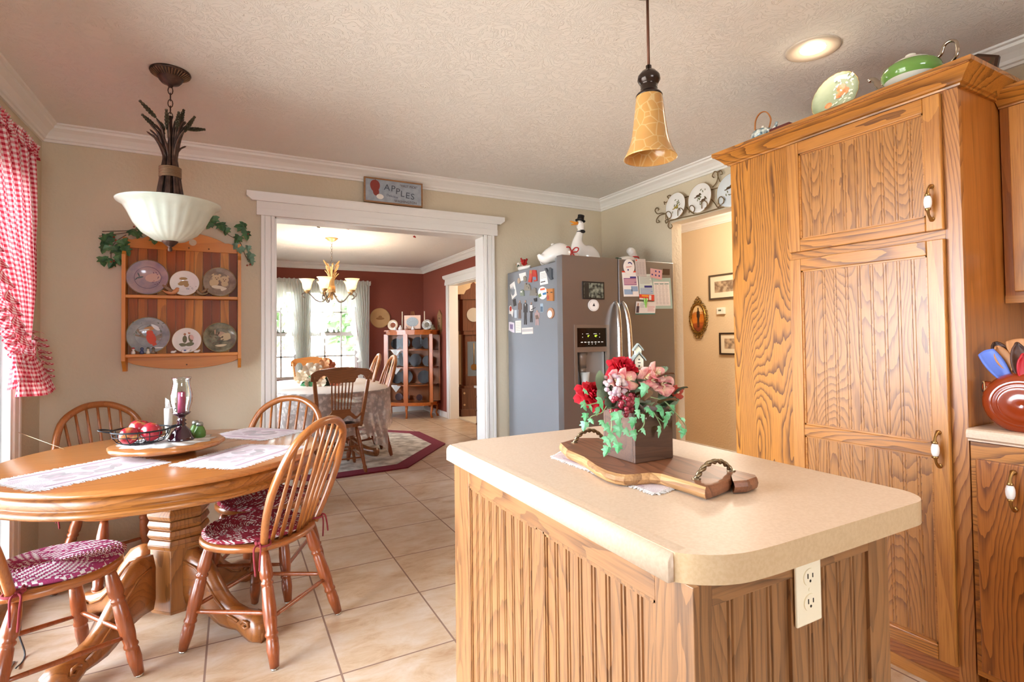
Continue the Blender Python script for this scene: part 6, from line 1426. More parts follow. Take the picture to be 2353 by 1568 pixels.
b.build('fringe', MF, t, solid=.001)
b = MB(); f = a.lerp(e_, .5); b.add([(a.lerp(e_, u)+(c_-a).normalized()*w_+Vector((0, 0, .0034))) for u, w_ in ((.1, .012), (.9, .012), (.9, .018), (.1, .018))], [(0, 1, 2, 3)]); b.build('border_stripe', MB_, t)
WAL = wood('walnut_live_edge', '#8c5a3e', '#4c2c1c', 'Y', rings=6, stretch=.25, contrast=.6, rough=.42, coat=.1, seed=2)
SAP = wood('sapwood_edge', '#bf9260', '#6e4526', 'Y', rings=5, stretch=.2, contrast=.6, rough=.5, coat=0)
BT = IT+.003
front = [(1288.5, 1018), (1305, 1034), (1342, 1050), (1372.7, 1071), (1395, 1082), (1416, 1088), (1437, 1091), (1457, 1090), (1495, 1086.5), (1520, 1089), (1546, 1096.7), (1585, 1108), (1622, 1120)]
right = [(1650, 1111), (1676, 1100), (1680, 1092), (1684, 1106), (1715, 1104), (1738, 1096)]
back = [(1735, 1092), (1681, 1079), (1615, 1063), (1551, 1047), (1470, 1027), (1383, 1007), (1330, 1007)]
ZTB = .941
fr_ = [at_z(*p, ZTB) for p in front]; rt_ = [at_z(*p, ZTB) for p in right]; bk_ = [at_z(*p, ZTB) for p in back]
ol_ = fr_+rt_+bk_; cb_ = sum(ol_, Vector())/len(ol_)
t = thing('live_edge_board', 'walnut live-edge serving board with two twisted iron handles on the island', 'serving board', (cb_.x, cb_.y, BT))
n = len(ol_); b = MB()
top = [(p.x-cb_.x, p.y-cb_.y, ZTB-BT) for p in ol_]
def off(i, k, z):
    p = ol_[i]-cb_; s_ = 1.0
    if i < len(fr_): q = Vector((-.85, -.5, 0))*k
    elif i < len(fr_)+len(rt_): q = Vector((.2, -.9, 0))*k*.4
    else: q = Vector((0, 0, 0))
    return (p.x+q.x, p.y+q.y, z)
h_ = ZTB-BT
levels = [[off(i, .000, h_) for i in range(n)], [off(i, .006, h_-.004) for i in range(n)], [off(i, .011, h_*.5) for i in range(n)], [off(i, .006, .004) for i in range(n)], [off(i, .0, 0) for i in range(n)]]
vs = [p for lv in levels for p in lv]
b.add(vs, [tuple(range(n))], 0)
nf = len(fr_)
for l in range(4):
    for i in range(n):
        j = (i+1) % n; b.add([levels[l][i], levels[l][j], levels[l+1][j], levels[l+1][i]], [(3, 2, 1, 0)], 1 if i < nf-1 else 0, True)
b.add(levels[4], [tuple(range(n-1, -1, -1))], 0)
b.build('board_slab', [WAL, SAP], t)
HI = mat('forged_iron', '#8d7a5e', rough=.35, metal=.85)
for (p0, p1) in (((1320, 1018), (1385, 1008)), ((1600, 1102), (1680, 1083))):
    q0, q1 = at_z(*p0, ZTB), at_z(*p1, ZTB); q0 -= Vector((cb_.x, cb_.y, BT)); q1 -= Vector((cb_.x, cb_.y, BT)); m_ = (q0+q1)/2
    b = MB(); L_ = (q1-q0).length; pts = bez([q0, q0.lerp(q1, .10)+Vector((0, 0, .012)), q0.lerp(q1, .28)+Vector((0, 0, .024)), q0.lerp(q1, .5)+Vector((0, 0, .028)), q0.lerp(q1, .72)+Vector((0, 0, .024)), q0.lerp(q1, .90)+Vector((0, 0, .012)), q1], 6)
    side = Vector((0, 0, 1)).cross(q1-q0).normalized()
    for s in (0, 1):
        pp = []
        for i, p in enumerate(pts):
            t_ = (pts[min(i+1, len(pts)-1)]-pts[max(i-1, 0)]).normalized(); u_ = side; w_ = t_.cross(u_); a_ = i*.75+s*pi; pp.append(p+(u_*math.cos(a_)+w_*math.sin(a_))*.0028)
        b.tube(pp, .0034, 6)
    for q in (q0, q1): b.disc(q, (0, 0, 1), .009, 12, th=.003, ry=.007)
    b.build('handle', HI, t)
bxc = (.868, 1.008); BZ = ZTB+.0005
fb = thing('flower_box_arrangement', 'square dark wooden box of artificial roses, berries and trailing ivy on the board', 'flower arrangement', (bxc[0], bxc[1], BZ))
WBX = wood('box_dark_wood', '#5c3e2c', '#38231a', 'X', rings=6, stretch=.3, contrast=.5, rough=.5, coat=0)
hb = .0585
for nm, (x0, x1, y0, y1) in (('front', (-hb, hb, -hb, -hb+.008)), ('back', (-hb, hb, hb-.008, hb)), ('left', (-hb, -hb+.008, -hb+.008, hb-.008)), ('right', (hb-.008, hb, -hb+.008, hb-.008))):
    b = MB(); b.box(x0, x1, y0, y1, 0, .116); b.build('box_panel', WBX, fb, bevel=.0015)
b = MB(); b.box(-hb+.008, hb-.008, -hb+.008, hb-.008, .0, .10); b.build('foam_block', mat('foam_dark', '#2c2a20', rough=1), fb)
FO = Vector((bxc[0], bxc[1], BZ))
def F(px_, py_, d=0): return at_y(px_, py_, bxc[1]+d)-FO
Fz = lambda x, y: (1240+x/3.92, 760+y/3.92)
PET = mat('rose_red', '#c4152a', rough=.6, sss=.1); PETP = mat('blossom_pink', '#d97078', rough=.55, sss=.2, var=.35, vscale=60, c2='#f0b8a8'); PETL = mat('hydrangea_mauve', '#b79aa6', rough=.7, var=.4, vscale=70, c2='#d8c4c0'); BRY = mat('berry_red', '#8c2434', rough=.25, coat=.4); IVM = mat('ivy_mint', '#5faf74', rough=.4, var=.35, vscale=35, c2='#8fd0a4'); SAGE = mat('sage_leaf', '#7c8f70', rough=.6, var=.4, vscale=30, c2='#5d6c52'); WBR = mat('berry_white', '#e4e2da', rough=.3); YC = mat('stamen_cream', '#ead9b0', rough=.6); BRL = mat('brown_leaf', '#6a4a2c', rough=.6)
def rose(c, r, seed):
    b = MB(); rr = random.Random(seed); c = Vector(c); n_ = Vector((.1*(seed-1.5), -.75, .65)).normalized(); s = n_.orthogonal().normalized(); u = n_.cross(s); c0 = c-n_*r*.55
    for k in range(34):
        f = k/33; a = k*2.4+rr.random()*.3; d = s*math.cos(a)+u*math.sin(a); t_ = n_.cross(d); ph0 = .15+1.35*f; L_ = r*(.95+.25*f); w = r*(.28+.42*f); cu_ = rr.random()
        def fn(x, y): ph = ph0*(.35+.75*y); q = (x-.5)*2; return c0+(n_*math.cos(ph)+d*math.sin(ph))*(L_*y)+t_*(q*w*math.sin(pi*min(.90, .12+y*.72)))-d*(q*q*w*.35)+n_*(.06*r*math.sin(q*7+cu_*6)*y)
        b.grid(fn, 6, 5)
    return b
rose(F(*Fz(780, 345), -.0), .044, 1).build('red_rose', PET, fb)
rose(F(*Fz(492, 570), -.0), .040, 2).build('red_rose', PET, fb)
def blossom(c, r, seed, n=5):
    rr = random.Random(seed); b = MB(); c = Vector(c); nrm = Vector(((rr.random()-.5)*.8, -1, .3+(rr.random()-.5)*.6)).normalized(); s = nrm.orthogonal().normalized(); u = nrm.cross(s)
    for k in range(n):
        a = 2*pi*k/n+rr.random()*.3; d = s*math.cos(a)+u*math.sin(a); t_ = nrm.cross(d)
        b.grid(lambda x, y, d=d, t_=t_: c+d*(r*y)+t_*((x-.5)*r*1.1*math.sin(pi*(.16+y*.62)))+nrm*(r*.5*y*y-.25*r*(x-.5)**2*4), 4, 4)
    return b, c, nrm
for i, (x, y, r) in enumerate(((775, 450, .028), (1040, 385, .026), (945, 420, .024), (1095, 490, .030), (675, 440, .022), (1000, 450, .020), (1230, 560, .018), (1110, 530, .02))):
    b, c, nn = blossom(F(*Fz(x, y), -.03), r, i+5); o = b.build('pink_blossom', PETP if i != 6 else mat('blossom_rust', '#a8402c', rough=.6), fb, solid=.0006)
    b = MB(); rr = random.Random(i)
    for k in range(7): b.tube([c, c+nn*r*.5+Vector(((rr.random()-.5)*r*.7, 0, (rr.random()-.5)*r*.7))], [.0012, .0016], 5)
    b.build('stamens', YC, o)
b = MB(); rr = random.Random(3); c0 = F(*Fz(660, 510), -.02)
for i in range(46):
    d = Vector((rr.gauss(0, 1), rr.gauss(0, 1)-.5, rr.gauss(0, 1))).normalized(); b.sph(c0+d*.030, (.007, .007, .0055), 6, 4)
b.build('hydrangea_head', PETL, fb)
b = MB(); c0 = F(*Fz(740, 660), -.045); rr = random.Random(6)
for i in range(60):
    d = Vector((rr.uniform(-1, 1), rr.uniform(-1, .3), rr.uniform(-1, 1)))
    if d.length > 1: continue
    b.sph(c0+Vector((d.x*.032, d.y*.022, d.z*.036)), .0058+.001*rr.random(), 8, 6)
for x, y in ((830, 600), (845, 580), (860, 600), (820, 580)): b.sph(F(*Fz(x, y), -.04), .0045, 8, 6)
b.build('berry_cluster', BRY, fb)
b = MB()
for x, y in ((955, 715), (970, 690), (985, 765), (950, 790), (1000, 770)): b.sph(F(*Fz(x, y), -.055), .0042, 8, 6)
b.build('white_berries', WBR, fb)
rr = random.Random(12)
# dark filler foliage
for i in range(34):
    a = rr.random()*2*pi; R = .03+.075*rr.random(); c = Vector((R*math.cos(a), R*math.sin(a)*.8, .10+.09*rr.random())); b = MB()
    d = Vector((math.cos(a), math.sin(a), .25+rr.random())).normalized(); s = d.cross(Vector((0, 0, 1))).normalized(); l = .035+.03*rr.random(); w = l*.36
    b.grid(lambda x, y: c+d*(l*y)+s*((x-.5)*2*w*math.sin(pi*min(.97, .08+y*.9)))+Vector((0, 0, -1))*(l*.35*y*y)-d.cross(s)*(abs(x-.5)*w*.5), 4, 5)
    b.build('filler_leaf', (SAGE, SAGE, mat('filler_dark', '#3f4a38', rough=.6), BRL)[i % 4 if i % 7 else 3], fb)
for x, y, s_ in ((590, 520, 46), (880, 470, 60), (555, 430, 50), (1160, 450, 44), (1190, 590, 50), (1120, 590, 46), (560, 560, 40), (640, 610, 44)):
    b = MB(); c = F(*Fz(x, y+30), -.02); l = s_/1000*.9; nn = Vector(((rr.random()-.5), -1, .3)).normalized(); u_ = Vector(((rr.random()-.5)*.8, 0, 1)).normalized(); s = u_.cross(nn)
    b.grid(lambda x_, y_: c+u_*(l*y_-l*.4)+s*((x_-.5)*l*.95*math.sin(pi*min(.97, .1+y_*.85)))+nn*(.1*l*math.sin(y_*4)-abs(x_-.5)*l*.2), 5, 6); b.build('sage_leaf', SAGE, fb)
# ivy leaves and trailing vines
IV = [(965, 530, 34), (550, 640, 32), (890, 650, 34), (395, 665, 24), (975, 720, 28), (700, 775, 36), (420, 770, 20), (410, 850, 22), (455, 810, 16), (1095, 720, 36), (1205, 700, 24), (855, 820, 28), (1155, 815, 32), (1250, 850, 24), (1090, 900, 28), (1310, 920, 26), (710, 890, 32), (600, 870, 26), (560, 830, 20), (850, 930, 26), (930, 900, 18), (640, 960, 34), (600, 985, 28), (620, 1080, 26), (710, 1040, 26), (540, 720, 28), (770, 910, 22), (1170, 760, 22), (400, 545, 18), (460, 690, 16), (1010, 745, 20), (1290, 800, 14), (940, 780, 20), (890, 740, 22)]
for i, (x, y, s_) in enumerate(IV):
    dd = -.075 if y > 730 else -.055
    b = MB(); leaf(b, F(*Fz(x, y-s_*1.2), dd-.015*rr.random()), s_/1000*.95, rr, out=(.1, -1, .2), down=((rr.random()-.5)*.9, 0, -1)); b.build('ivy_leaf', IVM, fb, solid=.0006)
VN = mat('vine_green', '#8aa070', rough=.6)
for pts in (((600, 680), (560, 740), (460, 780), (440, 860)), ((1030, 740), (1080, 830), (1095, 880)), ((1130, 640), (1240, 760), (1310, 850), (1320, 920)), ((1000, 600), (1130, 640), (1200, 720)), ((940, 760), (940, 850), (890, 910)), ((640, 700), (650, 830), (640, 940), (620, 1060)), ((1060, 780), (1120, 830), (1150, 860)), ((520, 650), (440, 670), (395, 670))):
    b = MB(); b.tube(bez([F(*Fz(*p), -.072) for p in pts], 5), .0012, 5); b.build('trailing_stem', VN, fb)
# birdhouse pick
bh = F(*Fz(885, 240), .0)
b = MB(); b.tube([bh+Vector((0, 0, -.03)), bh+Vector((0, .0, -.12))], .0022, 6); b.build('pick_stem', BRL, fb)
BWH = mat('birdhouse_cream', '#ded8c0', rough=.7); BWD = mat('birdhouse_wood', '#c0904e', rough=.6); RFG = mat('birdhouse_roof', '#8f9690', rough=.7)
def gable(mb, w, d, h, hr, z0, m=0):
    o = [(-w, z0), (w, z0), (w, z0+h), (0, z0+h+hr), (-w, z0+h)]; n = 5
    mb.add([(x, -d, z) for x, z in o]+[(x, d, z) for x, z in o], [tuple(range(n-1, -1, -1)), tuple(range(n, 2*n))]+[(i, (i+1) % n, n+(i+1) % n, n+i) for i in range(n)], m)
def put(mb, nm, m, par=fb, sub=None):
    mb.v = [Rz(-.5) @ v*1.22+bh for v in mb.v]; return mb.build(nm, m, sub or par)
b = MB(); gable(b, .0085, .011, .022, .010, -.026); bo = put(b, 'birdhouse_body', BWH)
b = MB(); gable(b, .006, .006, .016, .007, .0, 0); put(b, 'birdhouse_body', BWH)
b = MB(); b.box(-.016, .016, -.016, .014, -.030, -.026); put(b, 'birdhouse_base', BWD)
for w, d, z, hr in ((.0135, .015, -.007, .014), (.010, .009, .013, .010)):
    b = MB()
    for s in (-1, 1): b.add([(s*w, -d, z), (0, -d, z+hr+.002), (0, d, z+hr+.002), (s*w, d, z), (s*w, -d, z+.003), (0, -d, z+hr+.005), (0, d, z+hr+.005), (s*w, d, z+.003)], [(0, 3, 2, 1), (4, 5, 6, 7), (0, 1, 5, 4), (2, 3, 7, 6), (0, 4, 7, 3)])
    put(b, 'birdhouse_roof', RFG)
b = MB(); b.disc((0, -.0113, .004-.008), (0, -1, 0), .0016, 8, th=.0004); b.box(-.003, .003, -.0116, -.0111, -.011, -.0098); b.disc((0, -.0113, -.017), (0, -1, 0), .0018, 8, th=.0004); b.box(-.005, .005, -.0116, -.0111, -.024, -.0226); put(b, 'painted_marks', INK)

# ---------------------------------------------------------------- on top of the pantry
PT = 2.1365
t = thing('teapot', 'large green and white teapot with silver spout and handle on the pantry', 'teapot', (2.20, 1.01, PT), pi/2)
TG = mat('teapot_green', '#6f9a4a', rough=.1, coat=.6); TW = mat('teapot_white', '#e2dccf', rough=.15, coat=.5); SLV = mat('silver_lustre', '#b3a698', rough=.15, metal=1)
b = MB(); b.lathe([(0, 0), (.045, 0), (.058, .008), (.080, .024), (.0835, .029)], 36, cap=False); b.build('lower_body', TW, t)
b = MB(); b.lathe([(.0835, .029), (.092, .042), (.094, .056), (.088, .072), (.076, .082)], 36, cap=False); b.build('green_band', TG, t)
b = MB(); b.lathe([(.076, .082), (.066, .087), (.062, .088), (.061, .092), (.050, .098), (.030, .103), (.008, .105), (.008, .110), (.017, .115), (.017, .120), (.010, .124), (0, .125)], 32, cap=False); b.build('lid', TW, t)
b = MB(); b.tube(bez([(.082, 0, .035), (.105, 0, .045), (.118, 0, .070), (.135, 0, .088), (.148, 0, .086)], 5), [.016]*5+[.013]*5+[.010]*5+[.008]*5+[.006], 12); b.build('spout', SLV, t)
b = MB(); b.tube(bez([(-.078, 0, .070), (-.095, 0, .080), (-.105, 0, .105), (-.125, 0, .112), (-.142, 0, .095), (-.140, 0, .055), (-.110, 0, .030), (-.085, 0, .030)], 5), .0058, 10); b.build('handle', SLV, t)
GP = mat('plate_sage', '#8f9d80', rough=.15, coat=.5, var=.25, vscale=10, c2='#a9b49a')
pc = Vector((2.225, 1.31, PT)); Rp = .098
t = thing('display_plate', 'sage green plate painted with orange fruit, leaning on the pantry top', 'plate', tuple(pc))
PM = Matrix.Rotation(-pi/2, 4, 'Z') @ Matrix.Rotation(-.20, 4, 'X') @ Matrix.Translation((0, 0, Rp)) @ Matrix.Rotation(pi/2, 4, 'X')
b = MB(); b.T = PM; sc_ = lambda a, z: 1+.018*abs(math.sin(a*11)); b.lathe([(0, 0), (Rp*.5, 0), (Rp*.7, .004), (Rp, .014), (Rp*.99, .0165), (Rp*.68, .007), (Rp*.5, .0035), (0, .0035)], 88, wob=sc_); b.build('body', GP, t)
b = MB(); b.T = PM; b.tube([(Rp*1.0*sc_(2*pi*i/88, 0)*math.cos(2*pi*i/88), Rp*sc_(2*pi*i/88, 0)*math.sin(2*pi*i/88), .0158) for i in range(88)], .0013, 5, closed=True); b.build('gilt_edge', GILT, t)
def pm(items, nm, m, z=.0045):
    b = MB(); b.T = PM
    for i, (x, y, a_, c_, ro) in enumerate(items):
        rad = math.hypot(x, y); zf = z+.00005*i+(max(0, rad-.55)*Rp*.33)
        vs = [((x+a_*math.cos(q)*math.cos(ro)-c_*math.sin(q)*math.sin(ro))*Rp, (y+a_*math.cos(q)*math.sin(ro)+c_*math.sin(q)*math.cos(ro))*Rp, zf) for q in [2*pi*k/14 for k in range(14)]]; b.add(vs, [tuple(range(14))])
    b.build(nm, m, t)
rr = random.Random(5)
pm([(rr.uniform(-.1, .75), rr.uniform(-.4, .75), .07, .035, rr.random()*3) for _ in range(34)], 'painted_blossom', mat('paint_white', '#e6e4d4', rough=.3), .0042)
pm([(.20, .30, .20, .19, 0), (.38, .10, .18, .17, 0), (.12, .0, .14, .13, 0), (-.30, -.30, .16, .13, 0)], 'painted_fruit', mat('paint_orange', '#d8663a', rough=.2, var=.4, vscale=40, c2='#e8a070'), .0052)
t = thing('teapot', 'small blue and white teapot with cane handle at the pantry top left', 'teapot', (2.19, 1.625, PT), pi/2); t.scale = (1.12,)*3
SPW = mat('porcelain_sprigged', '#d4dad2', rough=.15, coat=.5, var=.6, vscale=70, c2='#4f6a78')
b = MB(); b.lathe([(0, 0), (.030, 0), (.046, .018), (.048, .032), (.036, .048), (.018, .053)], 28, cap=False); b.build('body', SPW, t)
b = MB(); b.lathe([(.020, .051), (.020, .055), (.006, .060), (.007, .066), (0, .068)], 20, cap=False); b.build('lid', TW, t)
b = MB(); b.tube(bez([(-.040, 0, .030), (-.056, 0, .042), (-.066, 0, .062)], 4), [.009, .008, .008, .007, .007, .006, .006, .005, .005], 10); b.build('spout', SPW, t)
b = MB(); b.tube(bez([(-.030, 0, .050), (-.038, 0, .085), (-.018, 0, .120), (.012, 0, .125), (.034, 0, .100), (.038, 0, .048)], 6), [(.0022, .0045)]*31, 8); b.build('cane_handle', mat('cane', '#a8662e', rough=.5), t)
b = MB(); o_ = [(.09*math.cos(a), .13*math.sin(a)) for a in [2*pi*i/8+.39 for i in range(8)]]; b.prism(o_, 0, .012); b.v = [Ry(-1.15) @ v+Vector((.0, 0, .085)) for v in b.v]
t = thing('octagonal_tray', 'dark octagonal picture tray leaning behind the green teapot', 'tray', (2.50, .98, PT+.002)); b.build('tray_frame', mat('tray_dark', '#463024', rough=.4), t)
b = MB(); o_ = [(.078*math.cos(a), .118*math.sin(a)) for a in [2*pi*i/8+.39 for i in range(8)]]; b.prism(o_, .012, .0135); b.v = [Ry(-1.15) @ v+Vector((.0, 0, .085)) for v in b.v]; b.build('tray_picture', mat('tray_print', '#7a4434', rough=.3, var=.6, vscale=30, c2='#4f4f3a'), t)
b = MB(); b.box(-.03, .03, -.05, .05, 0, .022); tag(b.build('red_box', mat('box_maroon', '#5e1f1c', rough=.5), None, loc=(2.16, 1.50, PT), bevel=.003), 'tiny dark red box between the small teapot and the plate', 'box')
# ---------------------------------------------------------------- pitcher with kitchen tools
PGL = mat('glaze_rust', '#8e3514', rough=.1, coat=.7, var=.15, vscale=6)
pcx, pcy = 2.225, .722
t = thing('disk_pitcher', 'rust brown glazed ringed disk pitcher holding kitchen tools on the right counter', 'pitcher', (pcx, pcy, .9145))
b = MB(); A_ = .106; cz = .088
def disk(u, v):
    # v across the thickness (-X to +X), u round the disc (YZ plane)
    a = 2*pi*u; s = math.sin((v-.5)*pi); q = math.cos((v-.5)*pi)**.45; R = A_*q; ring_ = .0022*math.cos(R*2*pi/.012) if R < .078 and v < .5 else 0
    z = cz+R*math.sin(a)*.97; return Vector((s*.055+(ring_ if R < .078 else 0), R*math.cos(a)*1.08, max(z, .0)))
b.grid(disk, 56, 64); b.build('body', PGL, t)
b = MB(); b.lathe([(.030, .125), (.034, .140), (.044, .152), (.046, .156), (.041, .155), (.030, .142), (.026, .128)], 32, sy=1.7, cap=False); b.build('collar', PGL, t)
b = MB(); b.tube(bez([(0, .045, .118), (0, .070, .128), (0, .092, .132), (0, .110, .133)], 5), [.028]*5+[.025]*5+[.021]*5+[.019], 16)
b.build('spout', PGL, t)
b = MB(); b.T = Matrix.Translation((-.006, .106, .133)) @ Matrix.Rotation(.5, 4, 'Z'); b.disc((0, 0, 0), (0, 1, .06), .0165, 18, th=.007); b.build('spout_opening', DK, t)
b = MB(); b.T = Matrix.Translation((-.006, .110, .133)) @ Matrix.Rotation(.5, 4, 'Z'); b.tube([(.019*math.cos(2*pi*i/24), 0, .019*math.sin(2*pi*i/24)) for i in range(24)], .0022, 6, closed=True); b.build('spout_rim', mat('rim_tan', '#c29a6a', rough=.3), t)
WSP = mat('spoon_wood', '#b98052', rough=.6); WDK = mat('spoon_dark', '#5a3a2c', rough=.5, var=.5, vscale=30, c2='#3c241c')
def tool(name, label, cat, base, tip, w, hd, m, hm=None, flat=True):
    q0, q1 = Vector(base), Vector(tip); t_ = thing(name, label, cat, tuple(q0), 0, 'kitchen tools in the rust pitcher'); d = q1-q0; L_ = d.length; dn = d.normalized(); s = Vector((-.45, 1, 0)); s = (s-dn*s.dot(dn)).normalized(); nn = dn.cross(s)
    b = MB(); b.tube([(0, 0, 0), dn*(L_-hd)], [.005, .006], 8); b.build('handle', hm or m, t_)
    b = MB()
    def fn(x, y): X = (x-.5)*2; k = math.sin(pi*min(.999, (.12+.62*y) if flat else y*.96+.02))**.55; return dn*(L_-hd+hd*y*(1-.06*X*X*y))+s*(X*w*k)+nn*(.008*X*X)
    b.grid(fn, 8, 10); b.build('head', m, t_, solid=.005)
    return t_
CB = Vector((pcx, pcy, 1.04))
def at2(px_, py_, X=2.40): return at_x(px_, py_, 2.225+(X-2.43)*.6)
BLU = mat('silicone_blue', '#5a74c4', rough=.45); SRED = mat('silicone_red', '#b5202a', rough=.35)
tool('spatula', 'blue silicone spatula in the brown pitcher', 'spatula', CB+Vector((0, .03, 0)), at2(2262, 806, 2.42), .026, .105, BLU)
tool('wooden_spoon', 'light wooden spoon beside the blue spatula in the pitcher', 'spoon', CB+Vector((.01, .02, 0)), at2(2289, 795, 2.45), .021, .09, WSP, flat=False)
tool('wooden_spoon', 'dark oval spoon behind the pale one in the pitcher', 'spoon', CB+Vector((.02, .01, 0)), at2(2284, 786, 2.49), .022, .08, WDK, flat=False)
tool('wooden_paddle', 'striped dark wooden paddle standing in the middle of the pitcher', 'paddle', CB+Vector((-.005, .0, 0)), at2(2336, 786, 2.41), .024, .13, WDK, flat=False)
tool('wooden_spatula', 'pale wooden spatula at the back of the pitcher', 'spatula', CB+Vector((.02, -.01, 0)), at2(2330, 780, 2.50), .026, .08, WSP)
tool('serving_spoon', 'red slotted spoon at the right edge of the photo in the pitcher', 'spoon', CB+Vector((-.01, -.02, 0)), at2(2350, 812, 2.38), .026, .12, SRED, flat=False)

# ---------------------------------------------------------------- plate rack and pictures by the hallway
RKM = mat('rack_iron', '#7a6444', rough=.5, metal=.5)
rk = thing('plate_rack', 'scrolled iron wall rack with three bird plates over the hallway opening', 'plate rack', (RX-.01, 2.66, 2.19))
RO = Vector((RX-.01, 2.66, 2.19))
Rz_ = lambda x, y, X=RX-.02: at_x(1480+x/3.267, 360+y/3.267, X)-RO
def rb(name, pts, r=.0038, X=RX-.022): b = MB(); b.tube(bez([Rz_(x, y, X) for x, y in pts], 6), r, 7); b.build(name, RKM, rk)
rb('lower_bar', [(190, 482), (300, 455), (420, 430), (540, 395), (655, 362), (760, 335)])
rb('upper_bar', [(180, 345), (320, 303), (420, 272), (540, 238), (620, 215)])
for pts in (((160, 430), (130, 425), (100, 430), (82, 405), (95, 385), (110, 395), (105, 405)), ((160, 430), (120, 440), (95, 470), (95, 495), (115, 492), (108, 478)), ((165, 430), (180, 480), (165, 500), (160, 480), (180, 470)), ((190, 482), (180, 520), (195, 540), (212, 525), (205, 510)), ((155, 360), (150, 340), (165, 345), (185, 320), (175, 300), (195, 290), (200, 300)), ((515, 230), (545, 190), (555, 130), (530, 112), (512, 145), (525, 158)), ((570, 188), (550, 130), (575, 105), (588, 128), (575, 135)), ((505, 320), (530, 350), (555, 382), (575, 350)), ((320, 380), (345, 410), (375, 430))):
    rb('scroll', pts)
for x0, y0_ in ((185, 440), (275, 415), (360, 395), (455, 360), (580, 330), (680, 300)):
    rb('plate_hook', [(x0-22, y0_+30), (x0-20, y0_-15), (x0, y0_-28), (x0+18, y0_-10), (x0+15, y0_+15), (x0, y0_+30)], .0032, RX-.062)
for (x, y), lb, sp_ in (((240, 372), 'white plate with yellow bird, left in the iron rack', 0), ((422, 312), 'white plate with two small brown birds, middle in the iron rack', 1), ((655, 252), 'pale plate with dark birds, right in the iron rack beside the pantry', 2)):
    c = at_x(1480+x/3.267, 360+y/3.267, RX-.042); R = (.098, .104, .112)[sp_]
    t = thing('bird_plate', lb, 'plate', tuple(c), 0, 'bird plates in the iron rack')
    M = Matrix.Rotation(-pi/2, 4, 'Z') @ Matrix.Rotation(-.08, 4, 'X') @ Matrix.Rotation(pi/2, 4, 'X')
    b = MB(); b.T = M; b.lathe([(0, -.006), (R*.6, -.006), (R, .008), (R*.98, .010), (R*.62, 0), (0, 0)], 44); b.build('body', PLW if sp_ < 2 else cmat('paleblue', '#d3dade'), t)
    b = MB(); b.T = M; b.tube([(R*math.cos(2*pi*i/44), R*math.sin(2*pi*i/44), .009) for i in range(44)], .0011, 5, closed=True); b.build('gilt_edge', GILT, t)
    rr = random.Random(sp_+20); b = MB(); b.T = M
    for i in range(16):
        px_, pz_, q = rr.gauss(0, .25)*R, rr.gauss(.0, .32)*R, .0012+.00005*i; a_ = rr.random()*3
        b.add([(px_+.010*math.cos(k)*math.cos(a_)-.004*math.sin(k)*math.sin(a_), pz_+.010*math.cos(k)*math.sin(a_)+.004*math.sin(k)*math.cos(a_), q) for k in [2*pi*j/8 for j in range(8)]], [tuple(range(8))])
    b.build('painted_leaves', cmat('leafolive', '#6d7050'), t)
    b = MB(); b.T = M
    for i, (bx_, bz_) in enumerate(((-.02, .02), (.03, -.02)) if sp_ else ((0, -.01),)):
        for a_, c_, dx, dz in ((.020, .009, 0, 0), (.008, .007, .016, .010), (.014, .004, -.022, -.008)): b.add([(bx_+dx+a_*math.cos(k), bz_+dz+c_*math.sin(k), .0024+.0001*i) for k in [2*pi*j/12 for j in range(12)]], [tuple(range(12))])
    b.build('painted_bird', cmat('birdbrown', '#5c4632') if sp_ else cmat('birdyellow', '#a08a40'), t)
HXW = 4.33
def hp(px_, py_): return at_x(px_, py_, HXW-.004)
q0, q1 = hp(1604, 676), hp(1606, 778); oc = Vector((HXW-.004, hp(1606, 728).y, hp(1606, 732).z))
t = thing('oval_portrait', 'oval gilt ornate frame with a person standing in an orange field in the hallway', 'picture', tuple(oc))
GO = mat('ornate_gilt', '#b8924a', rough=.3, metal=.9, var=.3, vscale=60, c2='#7a5a28')
ra, rb_ = .098, .150
b = MB(); b.tube([(-.014, ra*math.cos(2*pi*i/40), rb_*math.sin(2*pi*i/40)) for i in range(40)], (.012), 8, closed=True); rr = random.Random(9)
for i in range(44):
    a = 2*pi*i/44; k = 1+.04*(i % 2); b.tube([(-.012+.006*math.cos(w), (ra+.018)*k*math.cos(a)+.010*math.cos(w+a), (rb_+.018)*k*math.sin(a)+.010*math.sin(w+a)) for w in [2*pi*j/8 for j in range(8)]], .0035, 5, closed=True)
for y_, z_, r_ in ((0, .215, .014), (-.022, .195, .014), (.022, .195, .014), (0, .185, .016), (-.038, .178, .012), (.038, .178, .012), (0, -.195, .016), (-.024, -.200, .016), (.024, -.200, .016), (-.05, -.18, .012), (.05, -.18, .012)):
    b.tube([(-.012, y_+r_*math.cos(w), z_+r_*math.sin(w)) for w in [2*pi*j/12 for j in range(12)]], .0038, 6, closed=True)
b.build('ornate_frame', GO, t)
